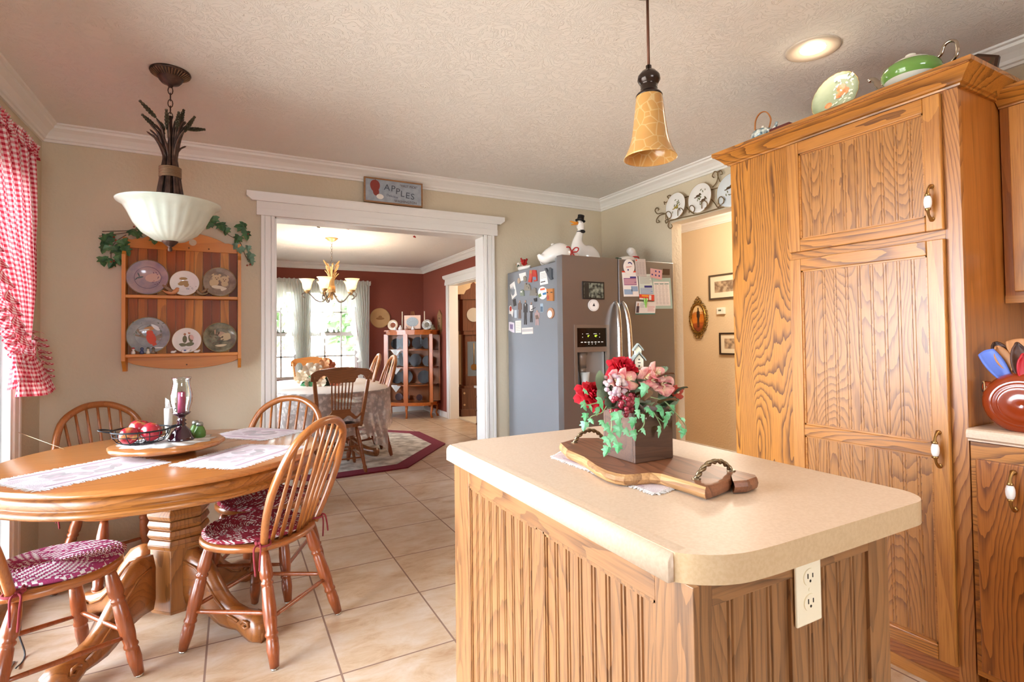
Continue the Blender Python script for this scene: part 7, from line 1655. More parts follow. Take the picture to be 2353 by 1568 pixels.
def sunset():
    m, nt, b = newmat('portrait_print'); L = nt.links.new; tc = N(nt, 'ShaderNodeTexCoord'); sp = N(nt, 'ShaderNodeSeparateXYZ'); L(tc.outputs['Object'], sp.inputs[0])
    nz = N(nt, 'ShaderNodeTexNoise'); nz.inputs['Scale'].default_value = 30; mp = N(nt, 'ShaderNodeMapping'); mp.inputs['Scale'].default_value = (1, .3, 1.5); L(tc.outputs['Object'], mp.inputs[0]); L(mp.outputs[0], nz.inputs[0])
    ad = N(nt, 'ShaderNodeMath', operation='MULTIPLY_ADD'); ad.inputs[1].default_value = .12; L(nz.outputs['Fac'], ad.inputs[0]); L(sp.outputs[2], ad.inputs[2])
    mr = N(nt, 'ShaderNodeMapRange'); mr.inputs[1].default_value = -.09; mr.inputs[2].default_value = .21; L(ad.outputs[0], mr.inputs[0])
    cr = N(nt, 'ShaderNodeValToRGB'); e = cr.color_ramp.elements; e[0].color = lin('#6a2a18'); e[1].color = lin('#f0d8a8'); x = e.new(.25); x.color = lin('#a04a20'); x = e.new(.45); x.color = lin('#d8822c'); x = e.new(.66); x.color = lin('#c87428'); x = e.new(.74); x.color = lin('#ecc890'); L(mr.outputs[0], cr.inputs[0]); L(cr.outputs[0], b.inputs['Base Color']); b.inputs['Roughness'].default_value = .15
    return m
b = MB(); b.disc((-.006, 0, 0), (-1, 0, 0), ra, 40, ry=rb_, th=.004); b.build('convex_print', sunset(), t)
b = MB(); P_ = [(-.008, .10), (.008, .10), (.010, .078), (.020, .070), (.022, .02), (.014, .0), (.012, -.095), (.002, -.095), (0, -.01), (-.003, -.095), (-.013, -.095), (-.014, .0), (-.022, .02), (-.020, .070), (-.010, .078)]
b.add([(-.0106, y_, z_) for y_, z_ in P_], [tuple(range(len(P_)))]); b.disc((-.0105, 0, .104), (-1, 0, 0), .009, 12, th=.0004, ry=.011); b.build('figure', mat('figure_dark', '#3e2a1c', rough=.4), t)
def framed(c, w, h, fm, label, printc, printc2, mw=.06, name='framed_picture'):
    t = thing(name, label, 'picture', tuple(c)); 
    for y0_, y1_, z0, z1 in ((-w/2, w/2, h/2-.016, h/2), (-w/2, w/2, -h/2, -h/2+.016), (-w/2, -w/2+.016, -h/2+.016, h/2-.016), (w/2-.016, w/2, -h/2+.016, h/2-.016)):
        b = MB(); b.box(-.022, 0, y0_, y1_, z0, z1); b.build('frame_strip', fm, t)
    b = MB(); b.box(-.012, -.002, -w/2+.014, w/2-.014, -h/2+.014, h/2-.014); b.build('mat_board', mat('mat_cream', '#e6dcc4', rough=.7), t)
    b = MB(); b.box(-.013, -.012, -w/2+.014+mw, w/2-.014-mw, -h/2+.014+mw, h/2-.014-mw); b.build('print', mat('print_'+label[:8].replace(' ', '_'), printc, rough=.6, var=.5, vscale=25, c2=printc2), t)
    return t
FBK = mat('frame_blackgold', '#54483a', rough=.4)
q0, q1 = hp(1632, 690), hp(1632, 634); w = .40; framed(Vector((HXW-.002, q0.y-w/2, (q0.z+q1.z)/2)), w, (q1.z-q0.z), FBK, 'framed sepia landscape print in the hallway, above the thermostat', '#b9a488', '#7a6450', .055)
q0, q1 = hp(1656, 815), hp(1656, 765); w = .34; framed(Vector((HXW-.002, q0.y-w/2, (q0.z+q1.z)/2)), w, (q1.z-q0.z), mat('frame_thinblack', '#3a2c22', rough=.4), 'thin black framed sepia print in the hallway, below the thermostat', '#c4ab8c', '#82705e', .045)
q = hp(1659, 715); t = thing('thermostat', 'white wall thermostat between the two framed hallway prints', 'thermostat', (HXW-.002, q.y, q.z))
b = MB(); b.box(-.028, 0, -.050, .050, -.034, .034); b.build('housing', mat('thermostat_white', '#ece6da', rough=.4), t, bevel=.006)
b = MB(); b.box(-.0286, -.027, -.016+.004, .016+.008, -.002, .014); b.build('display', mat('lcd_grey', '#5c6458', rough=.2), t)
b = MB(); b.box(-.0286, -.027, -.034, -.030, .006, .010).box(-.0286, -.027, -.034, -.030, -.004, .0); b.build('button', PTXT, t)
lamp('hall_fill_light', 'POINT', (3.5, 2.9, 2.1), 44, (1, .86, .70), .12)  # added fill without a fixture, brightens the hallway
# heating register and lamp cord on the floor near the chair at the left
t = thing('floor_register', 'dark metal floor vent near the bottom left corner', 'vent', (-.80, 2.62, 0)); b = MB(); b.box(-.06, .06, -.15, .15, 0, .005); b.build('register_frame', mat('register_brown', '#6b5c50', rough=.5, metal=.4), t)
b = MB()
for i in range(14): b.box(-.045, .045, -.135+i*.02, -.124+i*.02, .005, .0056)
b.build('register_slots', STB, t)
b = MB(); b.tube(bez([(-.86, 3.20, .004), (-.80, 3.05, .004), (-.78, 2.95, .22), (-.76, 2.86, .10), (-.72, 2.80, .006), (-.72, 2.70, .008)], 6), .003, 6); tag(b.build('power_cord', mat('cord_dark', '#3a3a3c', rough=.4)), 'thin dark power cord hanging to the floor by the left chair', 'cord')
# ---------------------------------------------------------------- dining room
o_ = [(-.1, 5.75), (.62, 4.93), (1.465, 4.98), (2.17, 5.86), (2.15, 6.78), (1.45, 7.55), (.5, 7.6), (-.1, 6.9)]
cxr, cyr = 1.0, 6.25
t = thing('octagonal_rug', 'cream floral octagonal rug with burgundy border under the far dining table', 'rug', (cxr, cyr, 0))
b = MB(); b.prism([(x-cxr, y-cyr) for x, y in o_], 0, .012); b.build('border', mat('rug_burgundy', '#7c2436', rough=1, bump=.6, bscale=300), t)
RC = mat('rug_cream', '#ddd8cc', rough=1, var=.5, vscale=9, c2='#a8a094', bump=.5, bscale=300)
b = MB(); b.prism([((x-cxr)*.87, (y-cyr)*.87) for x, y in o_], .0121, .0135); b.build('field', RC, t)
TZ = .725
W_DT = wood('dining_oak', '#9c5f32', '#6b3a1a', 'Z', rings=5, stretch=.1, contrast=.5, rough=.3)
DTX, DTY, DAX, DAY_ = .90, 6.18, .60, 1.05
def sup(ax, ay, n=64, e=.72): return [(ax*math.copysign(abs(math.cos(a))**e, math.cos(a)), ay*math.copysign(abs(math.sin(a))**e, math.sin(a))) for a in [2*pi*i/n for i in range(n)]]
t = thing('dining_table', 'long oval dining table under a lace cloth in the red dining room', 'table', (DTX, DTY, .0135))
b = MB(); b.prism(sup(DAX-.01, DAY_-.01), TZ-.05, TZ-.016); b.build('tabletop', W_DT, t)
b = MB(); b.lathe([(.16, .08), (.12, .14), (.09, .2), (.11, .4), (.14, .5), (.10, .56), (.16, TZ-.05)], 20); b.build('pedestal', W_DT, t)
for a in (-.95, .95, pi-.95, pi+.95):
    b = MB(); b.T = Matrix.Rotation(a, 4, 'Z'); b.tube(bez([(.08, 0, .25), (.25, 0, .20), (.45, 0, .09), (.62, 0, .045), (.72, 0, .045)], 4), [(.05, .05)]*8+[(.045, .04)]*9, 10); b.build('foot', W_DT, t)
LACE = sheer('lace_cloth', '#e9e2da', .8, .3, 'lace')
b = MB(); NU = 160; per = sup(DAX, DAY_, NU); vs = [(0, 0, TZ-.001)]; 
rows = [(.5, 0), (1, 0), (1.012, .008), (1.018, .03)]+[(1.02, .06+.05*k) for k in range(9)]
for k, (s_, dr) in enumerate(rows):
    for i, (x, y) in enumerate(per):
        a = 2*pi*i/NU; wv = (dr/.46)*.055*math.sin(a*13+1.5*math.sin(a*5)) if dr > .05 else 0
        L_ = 1+.42*math.exp(-((a-5.35)**2)/.05)+.3*math.exp(-((a-3.9)**2)/.05)+.05*math.sin(a*26)
        vs.append((x*(s_+wv), y*(s_+wv*.6), TZ-.001-dr*L_*.92))
fs = [(0, 1+i, 1+(i+1) % NU) for i in range(NU)]
for k in range(len(rows)-1):
    for i in range(NU): fs.append((1+k*NU+i, 1+(k+1)*NU+i, 1+(k+1)*NU+(i+1) % NU, 1+k*NU+(i+1) % NU))
b.add(vs, fs, 0, True)
for p in range(len(b.m)): b.m[p] = 0 if p < NU*2 else 1
tag(b.build('lace_tablecloth', [mat('cloth_top', '#e6ddd2', rough=.95, bump=.3, bscale=200), LACE], None, loc=(DTX, DTY, .0135)), 'white lace cloth draped over the long dining table', 'tablecloth')
# pressed-back chairs
W_PB = wood('pressback_oak', '#9a5c30', '#6e3d1c', 'X', rings=9, stretch=.2, contrast=.6, rough=.3, coat=.4)
W_PBL = wood('pressback_light', '#c67e3c', '#9a5c2a', 'X', rings=6, stretch=.15, contrast=.4, rough=.3, coat=.4)
def pressback(label, loc, rotz, m, seatm):
    t = thing('pressback_chair', label, 'chair', loc, rotz, 'pressed-back chairs at the dining table ends')
    b = MB(); b.prism([(.22*math.copysign(abs(math.cos(a))**.7, math.cos(a)), .21*math.copysign(abs(math.sin(a))**.7, math.sin(a))) for a in [2*pi*i/36 for i in range(36)]], .425, .455, side_m=0); b.build('seat_frame', m, t, bevel=.006)
    b = MB(); b.lathe([(0, .455), (.17, .455), (.17, .462), (.13, .474), (0, .478)], 32, wob=lambda a, z: 1.05); b.build('seat_pad', seatm, t)
    yb = lambda z: -.185-(z-.45)*.20
    for s in (-1, 1):
        b = MB(); pts = [(s*(.185+.055*f), yb(.43+.49*f), .43+.49*f) for f in (0, .05, .08, .12, .5, .86, .9, .94, 1)]; b.tube(pts, [.013, .019, .013, .017, .019, .017, .013, .018, .014], 10); b.build('back_post', m, t)
    b = MB(); n = 20; vs = []
    for i in range(n+1):
        u = -1+2*i/n; x = u*.265; zt = .975+.012*math.cos(u*pi)-.035*max(0, abs(u)-.85)/.15; zb = .865 if abs(u) < .42 else (.885+.03*math.sin((abs(u)-.42)/.36*pi) if abs(u) < .8 else .865)
        zb = .845 if abs(u) < .42 else zb
        for z in (zb, zt):
            y = yb(z)+.025*(1-u*u)*-1; vs += [(x, y-.010, z), (x, y+.010, z)]
    fs = []
    for i in range(n): a = i*4; fs += [(a, a+4, a+6, a+2), (a+1, a+3, a+7, a+5), (a+2, a+6, a+7, a+3), (a, a+1, a+5, a+4)]
    fs += [(0, 2, 3, 1), (n*4, n*4+1, n*4+3, n*4+2)]
    b.add(vs, fs); b.build('crest_rail', m, t)
    b = MB(); vs = []
    for i in range(n+1):
        u = -1+2*i/n; x = u*.185; zt = .60 if abs(u) < .5 else .545+.02*math.cos((abs(u)-.5)*12); zb = .52-.02*math.cos(u*9)
        for z in (zb, zt): y = yb(z)-.018*(1-u*u); vs += [(x, y-.008, z), (x, y+.008, z)]
    b.add(vs, fs); b.build('lower_rail', m, t)
    for i in range(7):
        x0, x1 = (i-3)*.0265, (i-3)*.031; p0 = Vector((x0, yb(.59)-.017, .59)); p1 = Vector((x1, yb(.87)-.022, .87))
        b = MB(); b.tube([p0.lerp(p1, f) for f in (0, .08, .12, .2, .5, .82, .88, .92, 1)], [.004, .0075, .005, .006, .0075, .006, .005, .008, .004], 8); b.build('spindle', m, t)
    ft = {}
    for sx in (-1, 1):
        for sy in (-1, 1):
            p0 = Vector((sx*.15, sy*.14, .43)); p1 = Vector((sx*.215, .20 if sy > 0 else -.25, 0)); ft[(sx, sy)] = (p0, p1)
            b = MB(); b.tube([p0.lerp(p1, f) for f in (0, .1, .3, .6, .82, .86, .92, 1)], [.014, .016, .021, .020, .014, .020, .016, .011], 10); b.build('leg', m, t)
    for k0, k1 in (((-1, -1), (1, -1)), ((-1, 1), (1, 1)), ((-1, -1), (-1, 1)), ((1, -1), (1, 1))):
        for f in (.42, .66):
            b = MB(); b.tube([ft[k0][0].lerp(ft[k0][1], f), ft[k1][0].lerp(ft[k1][1], f)], .008, 8); b.build('stretcher', m, t)
    return t
LTH = mat('leather_seat', '#3c3638', rough=.22, coat=.4)
pressback('brown pressed-back chair with dark leather seat, back to the kitchen', (.855, 5.23, .0), .03, W_PB, LTH)
pressback('lighter pressed-back chair at the window end of the dining table', (.945, 7.40, .0135), pi, W_PBL, LTH)
DG = 'splat-back bow chairs at the dining table'
d0 = windsor('windsor_chair', 'bow-back dining chair on the right side, nearer the kitchen', (1.215, 5.72, .0135), face(-1, 0), DG, splat=True)
d0.scale = (1, 1, 1.14)
dup(d0, (1.22, 6.42, .0135), face(-1, .05), 'bow-back dining chair on the right side, nearer the window')
dup(d0, (.56, 5.78, .0135), face(1, 0), 'bow-back dining chair at the left, mostly behind the doorway trim')
# centrepiece
CPO = Vector((.84, 6.12, .738))
t = thing('floral_centrepiece', 'artificial floral centrepiece of cream and rust flowers on the lace cloth', 'flower arrangement', tuple(CPO))
rr = random.Random(31)
for i in range(40):
    a = rr.random()*2*pi; R = .05+.20*rr.random(); z = .03+.22*rr.random()*(1.15-R*2); c = Vector((R*math.cos(a), R*.7*math.sin(a), z))
    b, c2, nn = blossom(c, .045+.02*rr.random(), i, 5); b.build('blossom', (mat('bloom_cream', '#e6d6bc', rough=.7), mat('bloom_rust', '#b4603c', rough=.7), mat('bloom_peach', '#d9a070', rough=.7))[0 if c.x < -.02 else (1 if c.x > .08 else 2)], t)
for i in range(26):
    a = rr.random()*2*pi; c = Vector((.14*math.cos(a), .1*math.sin(a), .03+.05*rr.random())); b = MB(); leaf(b, c, .10+.05*rr.random(), rr, out=(math.cos(a), math.sin(a)-.6, .5)); b.build('leaf', (mat('leaf_green2', '#3e7a4e', rough=.5), SAGE, mat('filler_dark', '#3f4a38', rough=.6))[i % 3], t)
# chandelier
CHX, CHY = 1.036, 6.6
t = thing('chandelier', 'five-light gilt wheat chandelier with glowing bell shades in the dining room', 'chandelier', (CHX, CHY, CZ))
GLT = mat('chandelier_gilt', '#c09a68', rough=.4, metal=.6); ARM = mat('chandelier_arm', '#7a6a5c', rough=.35, metal=.8)
SHD = mat('shade_frost', '#f3dcb8', rough=.4, emit='#ffc987', es=.8, sss=.2)
b = MB(); b.lathe([(0, 0), (.073, 0), (.074, -.006), (.060, -.014), (.045, -.030), (.012, -.042), (0, -.045)][::-1], 32); b.build('ceiling_canopy', GLT, t)
b = MB(); chain(b, (0, 0, -.045), (0, 0, -.36), 11, .008, .002); b.build('chain', ARM, t)
b = MB(); b.tube([(0, 0, -.34), (0, 0, -.74)], .010, 8); stalks(b, 14, .30, .030, .07, 8, .008, z0=-.60); stalks(b, 10, -.14, .03, .075, 3, .007, z0=-.60); b.build('wheat_stalks', GLT, t)
b = MB()
for dx, dy, z in ((-.8, .1, -.34), (.8, .1, -.34), (-.6, -.3, -.42), (.65, -.3, -.40), (.2, .6, -.36)): wheat(b, (dx*.05, dy*.05, z), (dx*.6, dy*.6, .7), .09, .011)
b.build('wheat_heads', GLT, t)
b = MB(); b.lathe([(.0, -.62), (.036, -.62), (.040, -.605), (.040, -.585), (.036, -.57), (0, -.57)], 20); b.build('binding', mat('gilt_binding', '#d9a05c', rough=.4, metal=.3), t)  # binding in a warmer gilt than the stalks
for k in range(5):
    a = .5+k*2*pi/5; R = .275
    b = MB(); b.T = Matrix.Rotation(a, 4, 'Z'); b.tube(bez([(.01, 0, -.58), (.04, 0, -.68), (.10, 0, -.755), (.17, 0, -.745), (.225, 0, -.69), (.265, 0, -.655), (R+.045, 0, -.665), (R+.050, 0, -.70), (R+.020, 0, -.712)], 5), .0065, 8); am = b.build('arm', ARM, t)
    b = MB(); cc = (R*math.cos(a), R*math.sin(a), 0); b.lathe([(.006, -.665), (.012, -.66), (.026, -.645), (.034, -.632), (.034, -.626), (0, -.626)], 20, c=cc); b.build('shade_cup', GLT, am)
    b = MB(); b.lathe([(.026, -.632), (.045, -.60), (.050, -.57), (.056, -.54), (.070, -.512), (.084, -.498), (.085, -.495), (.080, -.497), (.066, -.512), (.052, -.54), (.046, -.57), (.041, -.60), (.022, -.63)], 28, c=cc, cap=False); b.build('glass_shade', SHD, am)
    lamp('chandelier_bulb', 'POINT', (CHX+cc[0], CHY+cc[1], CZ-.54), 6.5, (1, .82, .6), .03)
# curtains
SHC_ = sheer('curtain_sheer', '#eef0ea', .86, .5)
CY_ = DY-.10
def wxz(px_, py_): q = at_y(px_, py_, CY_); return q.x, q.z
t = thing('ruffled_curtains', 'white ruffled tie-back curtains and valance on the dining room windows', 'curtain', (1.2, CY_, 1.4))
CO2 = Vector((1.2, CY_, 1.4))
def panel(name, L_, R_, z0, z1, folds, nu=110, nv=34, amp=.022, yo=0):
    def fn(u, v): z = lerp(z1, z0, v); x = lerp(pl(L_, v), pl(R_, v), u); return Vector((x, CY_+yo+amp*math.sin(u*folds*2*pi+v*2), z))-CO2
    b = MB(); b.grid(fn, nu, nv); b.build(name, SHC_, t)
X = lambda p: wxz(p, 740)[0]
panel('panel', [(0, X(560)), (1, X(560))], [(0, X(612)), (.5, X(590)), (1, X(566))], .72, 2.12, 6)
panel('panel', [(0, X(650)), (.35, X(664)), (.7, X(676)), (1, X(682))], [(0, X(712)), (1, X(706))], .72, 2.12, 9)
panel('panel', [(0, X(695)), (1, X(690))], [(0, X(748)), (.3, X(740)), (.6, X(735)), (.8, X(728)), (1, X(718))], .72, 2.12, 9, yo=.02)
panel('panel', [(0, X(806)), (.3, X(816)), (.6, X(824)), (1, X(830))], [(0, X(850)), (1, X(848))], .72, 2.12, 7)
def vhead(u, v): return Vector((lerp(X(556), X(852), u), CY_-.03+.016*math.sin(u*2*pi*52+v), 2.175-.07*v+.006*math.sin(u*170)))-CO2
b = MB(); b.grid(vhead, 500, 4); b.build('ruffled_header', SHC_, t)
def jab(name, pts, w, waves, amp=.02):
    P_ = bez([Vector((*wxz(*p),)).to_3d() for p in pts], 8); P_ = [Vector((p.x, 0, p.y)) for p in P_]
    def fn(u, v): f = u*(len(P_)-1); i = min(int(f), len(P_)-2); p = P_[i].lerp(P_[i+1], f-i); ph = u*2*pi*waves; return Vector((p.x+w*v+amp*v*math.sin(ph), CY_-.03+amp*v*math.cos(ph), p.z-.02*v))-CO2
    b = MB(); b.grid(fn, waves*8, 3); b.build(name, SHC_, t)
jab('edge_ruffle', [(654, 690), (662, 730), (672, 780), (680, 815)], -.07, 8)
jab('edge_ruffle', [(745, 700), (740, 740), (733, 790), (724, 815)], .07, 8)
jab('edge_ruffle', [(812, 690), (816, 740), (824, 790), (832, 830)], -.07, 8)
for px_, z0 in ((640, 1.72), (652, 1.78), (748, 1.75), (757, 1.62), (792, 1.78), (802, 1.66), (812, 1.75)):
    x = X(px_); b = MB(); b.grid(lambda u, v: Vector((x+(u-.5)*(.05+.03*v), CY_-.05+.01*math.sin(u*6), lerp(2.11, z0, v)))-CO2, 6, 6); b.build('hanging_ribbon', SHC_, t)
for x0, x1 in ((X(735), X(815)), (X(575), X(650))):
    b = MB(); b.grid(lambda u, v: Vector((lerp(x0, x1, u), CY_-.04+.014*math.sin(u*2*pi*10), lerp(2.11, 1.83-.10*math.sin(pi*u)*0+.05*math.cos(u*20), v)))-CO2, 90, 8); b.build('valance', SHC_, t)
b = MB(); b.tube([(X(552)-1.2, 0, .74), (X(853)-1.2, 0, .74)], .008, 8); b.build('curtain_rod', M_TRIM, t)
PWT = mat('pewter_fig', '#8a8c84', rough=.4, metal=.5)
for px_, s_, lb in ((638, 1.0, 'tiny bird ornament on the left window meeting rail, left one'), (651, .9, 'tiny ornament on the left window meeting rail, right one'), (753, 1.1, 'tiny boat ornament on the right window rail, left of three'), (767, 1.0, 'tiny steeple ornament on the right window rail, middle of three'), (777, .9, 'tiny lamp ornament on the right window rail, right of three')):
    q = at_y(px_, 774, DY+.02); b = MB(); b.T = Matrix.Scale(s_, 4); b.lathe([(0, 0), (.032, 0), (.030, .012), (.012, .020), (.010, .040), (.004, .060), (0, .075)], 10); tag(b.build('window_ornament', PWT, None, loc=(q.x, DY+.018, (WZ0+WZ1)/2+.022)), lb, 'ornament')
# china cabinet
CBX, CBY, CBA = 2.47, 8.20, math.atan2(-.80, -.60)+pi/2     # local front = -Y
t = thing('china_cabinet', 'curved glass oak china cabinet in the corner of the red dining room', 'cabinet', (CBX, CBY, 0), CBA)
W_CC = wood('cabinet_cherry', '#b4601c', '#8a4414', 'Z', rings=4, stretch=.08, contrast=.4, rough=.3, coat=.4)
oc_ = [(-.42, .17), (-.42, .02), (-.36, -.10), (-.27, -.17), (-.14, -.205), (0, -.215), (.14, -.205), (.27, -.17), (.36, -.10), (.42, .02), (.42, .17)]
for z0, z1, k, nm in ((.20, .245, 1.0, 'base_rail'), (.195, .205, 1.04, 'base_moulding'), (1.29, 1.345, 1.0, 'top_rail'), (1.345, 1.365, 1.07, 'top')):
    b = MB(); b.prism([(x*k, y*k) for x, y in oc_], z0, z1); b.build(nm, W_CC, t)
for z in (.50, .775, 1.05): b = MB(); b.prism([(x*.95, y*.93) for x, y in oc_], z, z+.014); b.build('shelf', W_CC, t)
b = MB(); b.box(-.41, .41, .155, .17, .24, 1.3); b.build('back_panel', mat('cabinet_back', '#a8602e', rough=.4), t)
for i in (0, 2, 5, 8, 10):
    x, y = oc_[i]; wd = .035 if i in (2, 5, 8) else .02
    b = MB(); b.box(x-wd, x+wd, y-.012, y+.012, .24, 1.30); b.build('mullion', W_CC, t)
for i, j in ((0, 2), (2, 5), (5, 8), (8, 10)):
    b = MB(); pp = oc_[i:j+1]; vs = [(x, y, z) for z in (.245, 1.29) for x, y in pp]; k = len(pp); b.add(vs, [(q, q+1, k+q+1, k+q) for q in range(k-1)], 0, True); b.build('curved_glass', glass('cabinet_glass', '#f4f4f2', ior=1.25), t)
for x, y in ((-.36, -.08), (0, -.19), (.36, -.08), (-.38, .13), (.38, .13)):
    b = MB(); b.tube([(x, y, .20), (x*1.02, y*1.06, .12), (x*.98, y*.98, .06), (x*1.03, y*1.1, 0)], [(.024, .024), (.020, .020), (.014, .014), (.020, .018)], 8); b.build('leg', W_CC, t)
CM = Matrix.Translation((CBX, CBY, 0)) @ Matrix.Rotation(CBA, 4, 'Z')
DGL = mat('dark_amethyst', '#241a20', rough=.4, spec=.3); RGL = mat('red_glassware', '#4e1e24', rough=.35, spec=.3)
k = 0
for z, row in ((1.066, ((-.26, .085), (-.12, .095), (.10, .095), (.26, .09))), (.791, ((-.28, .075), (-.14, .11), (.06, .10), (.26, .085))), (.516, ((-.25, .10), (-.10, .11), (.20, .105))), (.247, ((-.22, .06), (-.10, .055), (.12, .05)))):
    for x, R in row:
        k += 1; b = MB(); b.disc((0, 0, R), (0, -1, .12), R, 24, th=.01); b.disc((0, -.014, R), (0, -1, .12), R*.6, 20, th=.002)
        q = CM @ Vector((x, .06, z)); o = b.build('dark_plate', DGL if z > .3 else RGL, None, loc=tuple(q), rotz=CBA)
        n_ = ('leftmost', 'second from left', 'third from left', 'rightmost')[[q_[0] for q_ in row].index(x)+(1 if len(row) == 3 and x == row[-1][0] else 0)]
        tag(o, 'dark glass plate, %s on the %s shelf of the china cabinet' % (n_, {1.066: 'top', .791: 'second', .516: 'third'}[z]) if z > .3 else 'dark red glass, %s on the floor of the china cabinet' % n_, 'plate', 'dark plates in the china cabinet' if z > .3 else 'red glass on the cabinet floor')
for z in (1.052, .777, .502):
    b = MB(); b.add([(-.09, 0, .013), (.09, 0, .013), (.0, -.004, -.10)], [(0, 1, 2)]); q = CM @ Vector((-.17, -.215 if False else -.185, z)); tag(b.build('doily', DOI, None, loc=tuple(q), rotz=CBA, solid=.001), {1.052: 'white doily point hanging from the top cabinet shelf', .777: 'white doily point hanging from the middle cabinet shelf', .502: 'white doily point hanging from the lowest cabinet shelf'}[z], 'doily')
def ontop(px_, back=0): # on the cabinet top
    q = at_z(px_, 757, 1.366); return q
CT = 1.3655
def ct(x, y): q = CM @ Vector((x, y, CT)); return tuple(q)
OKF = wood('sampler_frame', '#c88a4a', '#9a5f2c', 'X', rings=3, stretch=.1, contrast=.3)
t = thing('framed_sampler', 'oak framed oval sampler on an easel, centre of the china cabinet top', 'picture', ct(.02, .05), CBA)
b = MB(); b.box(-.135, .135, -.012, 0, .02, .235); b.build('frame', OKF, t)
b = MB(); b.disc((0, -.013, .13), (0, -1, 0), .10, 32, ry=.075, th=.003); b.build('oval_print', mat('sampler_print', '#a9b2b4', rough=.5, var=.3, vscale=60), t)
b = MB()
for s in (-1, 0, 1): b.tube([(s*.05, .01, 0), (s*.02, .0, .30)], .005, 6)
b.build('easel', OKF, t)
for x, lb in ((-.17, 'tall cream taper candle left of the oval sampler'), (.20, 'tall cream taper candle right of the oval sampler')):
    t = thing('taper_candle', lb, 'candle', ct(x, .10), CBA, 'taper candles on the china cabinet'); b = MB(); b.lathe([(0, .02), (.011, .02), (.009, .30), (0, .302)], 12); b.build('wax', mat('candle_cream', '#ddd0b8', rough=.5), t); b = MB(); b.lathe([(0, 0), (.03, 0), (.012, .02), (.014, .035), (0, .035)], 14); b.build('holder', BRASS, t)
for x, y, R, m_, m2, lb in ((-.30, .02, .085, mat('plate_tan', '#d8c4a8', rough=.2, coat=.4), cmat('portrait', '#8a4c34'), 'cream plate with brown portrait, left on the china cabinet'), (.27, .0, .082, mat('plate_steelgrey', '#8d8880', rough=.2, coat=.4, var=.5, vscale=40, c2='#c8c4ba'), cmat('silverlandscape', '#6a665c'), 'grey scenic plate, right on the china cabinet')):
    t = thing('display_plate', lb, 'plate', ct(x, y), CBA); M = Matrix.Rotation(-.15, 4, 'X') @ Matrix.Translation((0, 0, R)) @ Matrix.Rotation(pi/2, 4, 'X')
    b = MB(); b.T = M; b.lathe([(0, 0), (R*.6, 0), (R, .012), (R*.98, .015), (R*.6, .004), (0, .004)], 36); b.build('body', m_, t)
    b = MB(); b.T = M; b.lathe([(0, .005), (R*.5, .005)], 20, cap=False); b.build('painted_scene', m2, t)
for x, m_, lb, s_ in ((-.20, PLW, 'small white cup at the front left of the cabinet top', .9), (-.115, PLW, 'small white bell-shaped figurine on the cabinet top', 1.2), (-.02, mat('fig_redwhite', '#a06048', rough=.3, var=.6, vscale=40, c2='#ddd0c4'), 'red and white round figurine in front of the oval sampler', 1.0), (.09, PLW, 'white bell figurine right of the red and white one', 1.0), (.38, mat('basket_olive', '#6f6650', rough=.7), 'small olive woven piece at the right end of the cabinet top', 1.3)):
    b = MB(); b.T = Matrix.Scale(s_, 4); b.lathe([(0, 0), (.028, 0), (.030, .012), (.024, .032), (.010, .045), (.012, .056), (0, .064)], 16); tag(b.build('cabinet_figurine', m_, None, loc=ct(x, -.13 if abs(x) < .3 else -.03), rotz=CBA), lb, 'figurine')
q = at_y(874, 731, DY-.02); b = MB(); b.lathe([(0, 0), (.16, 0), (.168, .006), (.165, .014), (.15, .010), (0, .010)], 48); b.v = [Rx(pi/2) @ v for v in b.v]; o = tag(b.build('round_plaque', mat('plaque_wood', '#c49a66', rough=.5, var=.15, vscale=5), None, loc=(q.x, DY-.001, q.z)), 'round pale wooden plaque on the red wall left of the china cabinet', 'plaque')
b = MB(); b.disc((0, -.0105, -.01), (0, -1, 0), .07, 20, ry=.022, th=.0006); b.disc((0, -.0105, .02), (0, -1, 0), .03, 16, ry=.02, th=.0008); b.build('carved_motif', mat('plaque_dark', '#96683c', rough=.6), o)
q = at_x(1012, 741, RX); t = thing('hexagonal_plaque', 'tall narrow gilt plaque on the red wall beside the china cabinet', 'plaque', (RX-.001, q.y, q.z))
b = MB(); P_ = [(-.09, -.12), (0, -.20), (.09, -.12), (.09, .12), (0, .20), (-.09, .12)]; b.add([(0, y, z) for y, z in P_]+[(-.02, y, z) for y, z in P_], [tuple(range(6)), tuple(range(11, 5, -1))]+[(i, 6+i, 6+(i+1) % 6, (i+1) % 6) for i in range(6)]); b.build('frame', mat('plaque_gilt', '#a8865c', rough=.4, metal=.4), t)
b = MB(); b.disc((-.021, 0, 0), (-1, 0, 0), .045, 16, ry=.12, th=.001); b.build('relief', mat('plaque_relief', '#5c4030', rough=.5, var=.6, vscale=30, c2='#c0a078'), t)
# clock in the room beyond, narrow chest
t = thing('grandfather_clock', 'carved dark walnut grandfather clock seen through the far opening', 'clock', (3.36, 7.80, .012), -.25)
W_GC = wood('clock_walnut', '#6e4530', '#48281a', 'Z', rings=4, stretch=.1, contrast=.5, rough=.35)
for nm, w, d, z0, z1 in (('plinth', .27, .17, 0, .11), ('base', .25, .155, .11, .43), ('waist', .17, .12, .47, 1.27), ('hood', .215, .15, 1.33, 1.82)):
    b = MB(); b.prism([(-w, d), (-w, -d*.5), (-w*.8, -d), (w*.8, -d), (w, -d*.5), (w, d)], z0, z1); b.build(nm, W_GC, t, bevel=.004)
for z0, z1, w, d in ((.43, .47, .20, .14), (1.27, 1.33, .20, .14), (1.82, 1.90, .26, .18)):
    b = MB(); b.prism([(-w, d), (-w, -d*.6), (-w*.8, -d), (w*.8, -d), (w, -d*.6), (w, d)], z0, z1); b.build('cornice', W_GC, t, bevel=.01)
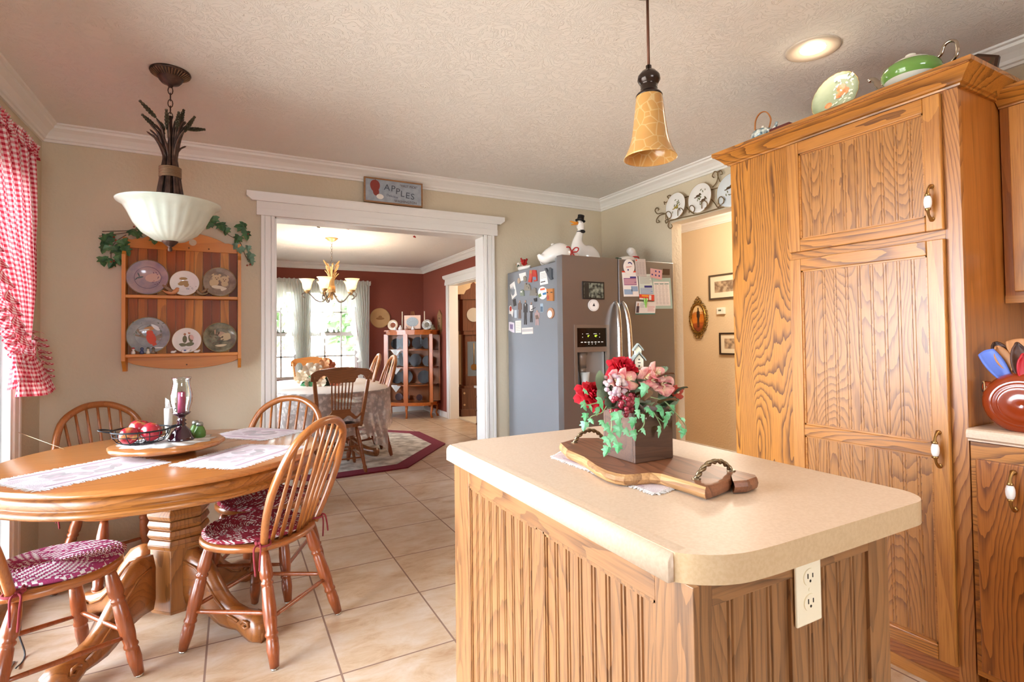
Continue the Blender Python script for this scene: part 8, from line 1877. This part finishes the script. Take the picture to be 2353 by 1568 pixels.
b = MB(); b.prism([(x, z) for x, z in [(-.15, 0), (-.12, .06), (-.05, .10), (-.04, .16), (0, .20), (.04, .16), (.05, .10), (.12, .06), (.15, 0)]], -.01, .01); b.v = [Vector((v[0], -.15+v[2], 1.90+v[1])) for v in b.v]; b.build('pediment', W_GC, t)
b = MB(); b.disc((0, -.152, 1.58), (0, -1, 0), .11, 28, th=.006); b.build('dial', mat('dial_silver', '#c4beb0', rough=.3, metal=.4), t)
b = MB(); b.box(-.10, .10, -.122, -.120, .62, 1.16); b.build('glass_door', mat('clock_glass', '#6c7478', rough=.1), t)
b = MB(); b.tube([(0, -.124, .8), (0, -.124, 1.14)], .006, 6); b.disc((0, -.124, .76), (0, -1, 0), .05, 20, th=.004); b.build('pendulum', BRASS, t)
for z in (.18, .36): b = MB(); b.disc((-.16, -.158, z), (0, -1, 0), .016, 12, th=.004); b.build('rosette', mat('rosette', '#c8a880', rough=.4), t)
b = MB(); b.lathe([(.02, 0), (.05, .03), (.11, .09), (.13, .12), (.125, .12), (.10, .088), (.045, .035), (.015, .006)], 24, wob=lambda a, z: 1+.05*math.cos(12*a), cap=False); o = tag(b.build('glass_bowl', mat('pressed_glass', '#d8d0c0', rough=.2, trans=.3), None, loc=(3.40, 7.80, 2.125)), 'pressed glass bowl on top of the grandfather clock', 'bowl')
t = thing('narrow_chest', 'narrow dark wood chest of drawers just inside the dining room doorway', 'chest', (2.78, 5.68, 0))
W_NC = wood('chest_wood', '#6c4432', '#4a2a1c', 'Y', rings=5, stretch=.15, contrast=.5)
b = MB(); b.box(-.115, .12, -.43, .41, .0, .61); b.build('carcass', W_NC, t)
b = MB(); b.box(-.135, .125, -.45, .43, .61, .635); b.build('top', mat('chest_top', '#b8b2a8', rough=.3), t)
for z0, z1 in ((.10, .25), (.27, .41), (.43, .585)):
    b = MB(); b.box(-.128, -.115, -.40, .385, z0, z1); dd_ = b.build('drawer', W_NC, t, bevel=.004)
    for y in (-.2, .37-.03): b = MB(); b.sph((-.142, y, (z0+z1)/2), .014, 10, 7); b.build('knob', W_PED, dd_)
b = MB(); b.tube(bez([(-.08, .36, .636), (-.08, .36, .70), (-.08, .33, .76), (-.08, .30, .70), (-.08, .30, .636)], 4), .006, 6); tag(b.build('wire_handle_basket', IRON, None, loc=(2.78, 5.68, 0)), 'dark wire handle piece on top of the narrow chest', 'basket')
# little charms hanging from the dining ceiling near the doorway
for px_, py_, m_, lb in ((731, 521, mat('charm_tan', '#9a8468'), 'tiny tan bird charm hanging at the left behind the header'), (798, 525, RIB, 'tiny red charm hanging left of centre behind the header'), (807, 524, PWT, 'tiny grey charm beside the red one behind the header'), (948, 536, LEAFP, 'tiny green charm hanging at the right behind the header'), (952, 544, RIB, 'tiny red berry charm under the green one behind the header')):
    q = at_y(px_, py_, OY+.16); b = MB(); b.sph((0, 0, 0), (.010, .006, .008), 8, 6); b.sph((.008, 0, -.004), (.006, .004, .005), 8, 6); b.tube([(0, 0, .005), (0, -.0, CZ-q.z)], .0005, 4); tag(b.build('hanging_charm', m_, None, loc=tuple(q)), lb, 'ornament')
lamp('study_light', 'POINT', (3.9, 6.9, 2.0), 34, WARM, .12)

# ---------------------------------------------------------------- outdoors beyond the windows
struct('ground_outside', MB().box(-40, 30, -20, 60, -.8, -.6), mat('ground_pale', '#bdb8ac', rough=1, var=.3, vscale=2))
t = thing('deck', 'pale wooden deck outside the dining room windows', 'deck', (1, 10.4, 0))
b = MB(); b.box(-5, 5, -1.35, 1.2, -.6, -.05); b.build('deck_floor', mat('deck_wood', '#b09a88', rough=.8), t)
t = thing('deck_railing', 'pinkish wooden deck railing outside the dining room windows', 'railing', (1, 11.5, -.05))
RW = mat('rail_wood', '#c0a090', rough=.8); GY = mat('rail_grey', '#8c9296', rough=.7)
b = MB(); b.box(-4, 4, -.06, .06, .98, 1.03); b.build('top_rail', RW, t)
b = MB(); b.box(-4, 4, -.02, .02, .10, .16); b.build('bottom_rail', RW, t)
for i in range(40): b = MB(); b.box(-3.9+i*.2, -3.86+i*.2, -.02, .02, .16 if i % 13 else 0, .98); b.build('baluster', RW, t)
TRG = [mat('tree_a', '#8fa878', rough=1, var=.5, vscale=3, c2='#5f7c50'), mat('tree_b', '#a8ba90', rough=1, var=.5, vscale=3, c2='#7c946a')]
rr = random.Random(17)
for i, (x, y, h) in enumerate(((-3.2, 19, 5.2), (.6, 21, 6.2), (4.4, 19.5, 5.4), (7.9, 22.5, 6.4), (11.5, 20, 5.5))):
    t = thing('tree', ['leafy tree far outside, behind the left dining window', 'tall leafy tree outside between the two dining windows', 'leafy tree outside, behind the right dining window', 'tall tree outside, right part of the right dining window', 'tree outside, beyond the right edge of the dining window'][i], 'tree', (x, y, -.6), 0, 'trees beyond the deck')
    b = MB(); b.tube([(0, 0, 0), (.1, 0, h*.5)], [.16, .10], 8); b.build('trunk', mat('bark_grey', '#8a7a6a', rough=1), t)
    b = MB()
    for k in range(900):
        d = Vector((rr.gauss(0, 1), rr.gauss(0, 1), rr.gauss(0, 1))).normalized()*(.5+.5*rr.random()); c = Vector((d.x*1.7, d.y*1.5, h*.55+d.z*h*.42)); s_ = .16+.14*rr.random(); n_ = Vector((rr.gauss(0, 1), rr.gauss(0, 1), rr.gauss(0, 1))).normalized(); u_ = n_.orthogonal().normalized(); w_ = n_.cross(u_)
        b.add([c+u_*s_, c+w_*s_*.6, c-u_*s_, c-w_*s_*.6], [(0, 1, 2, 3)])
    b.build('foliage', TRG[i % 2], t)
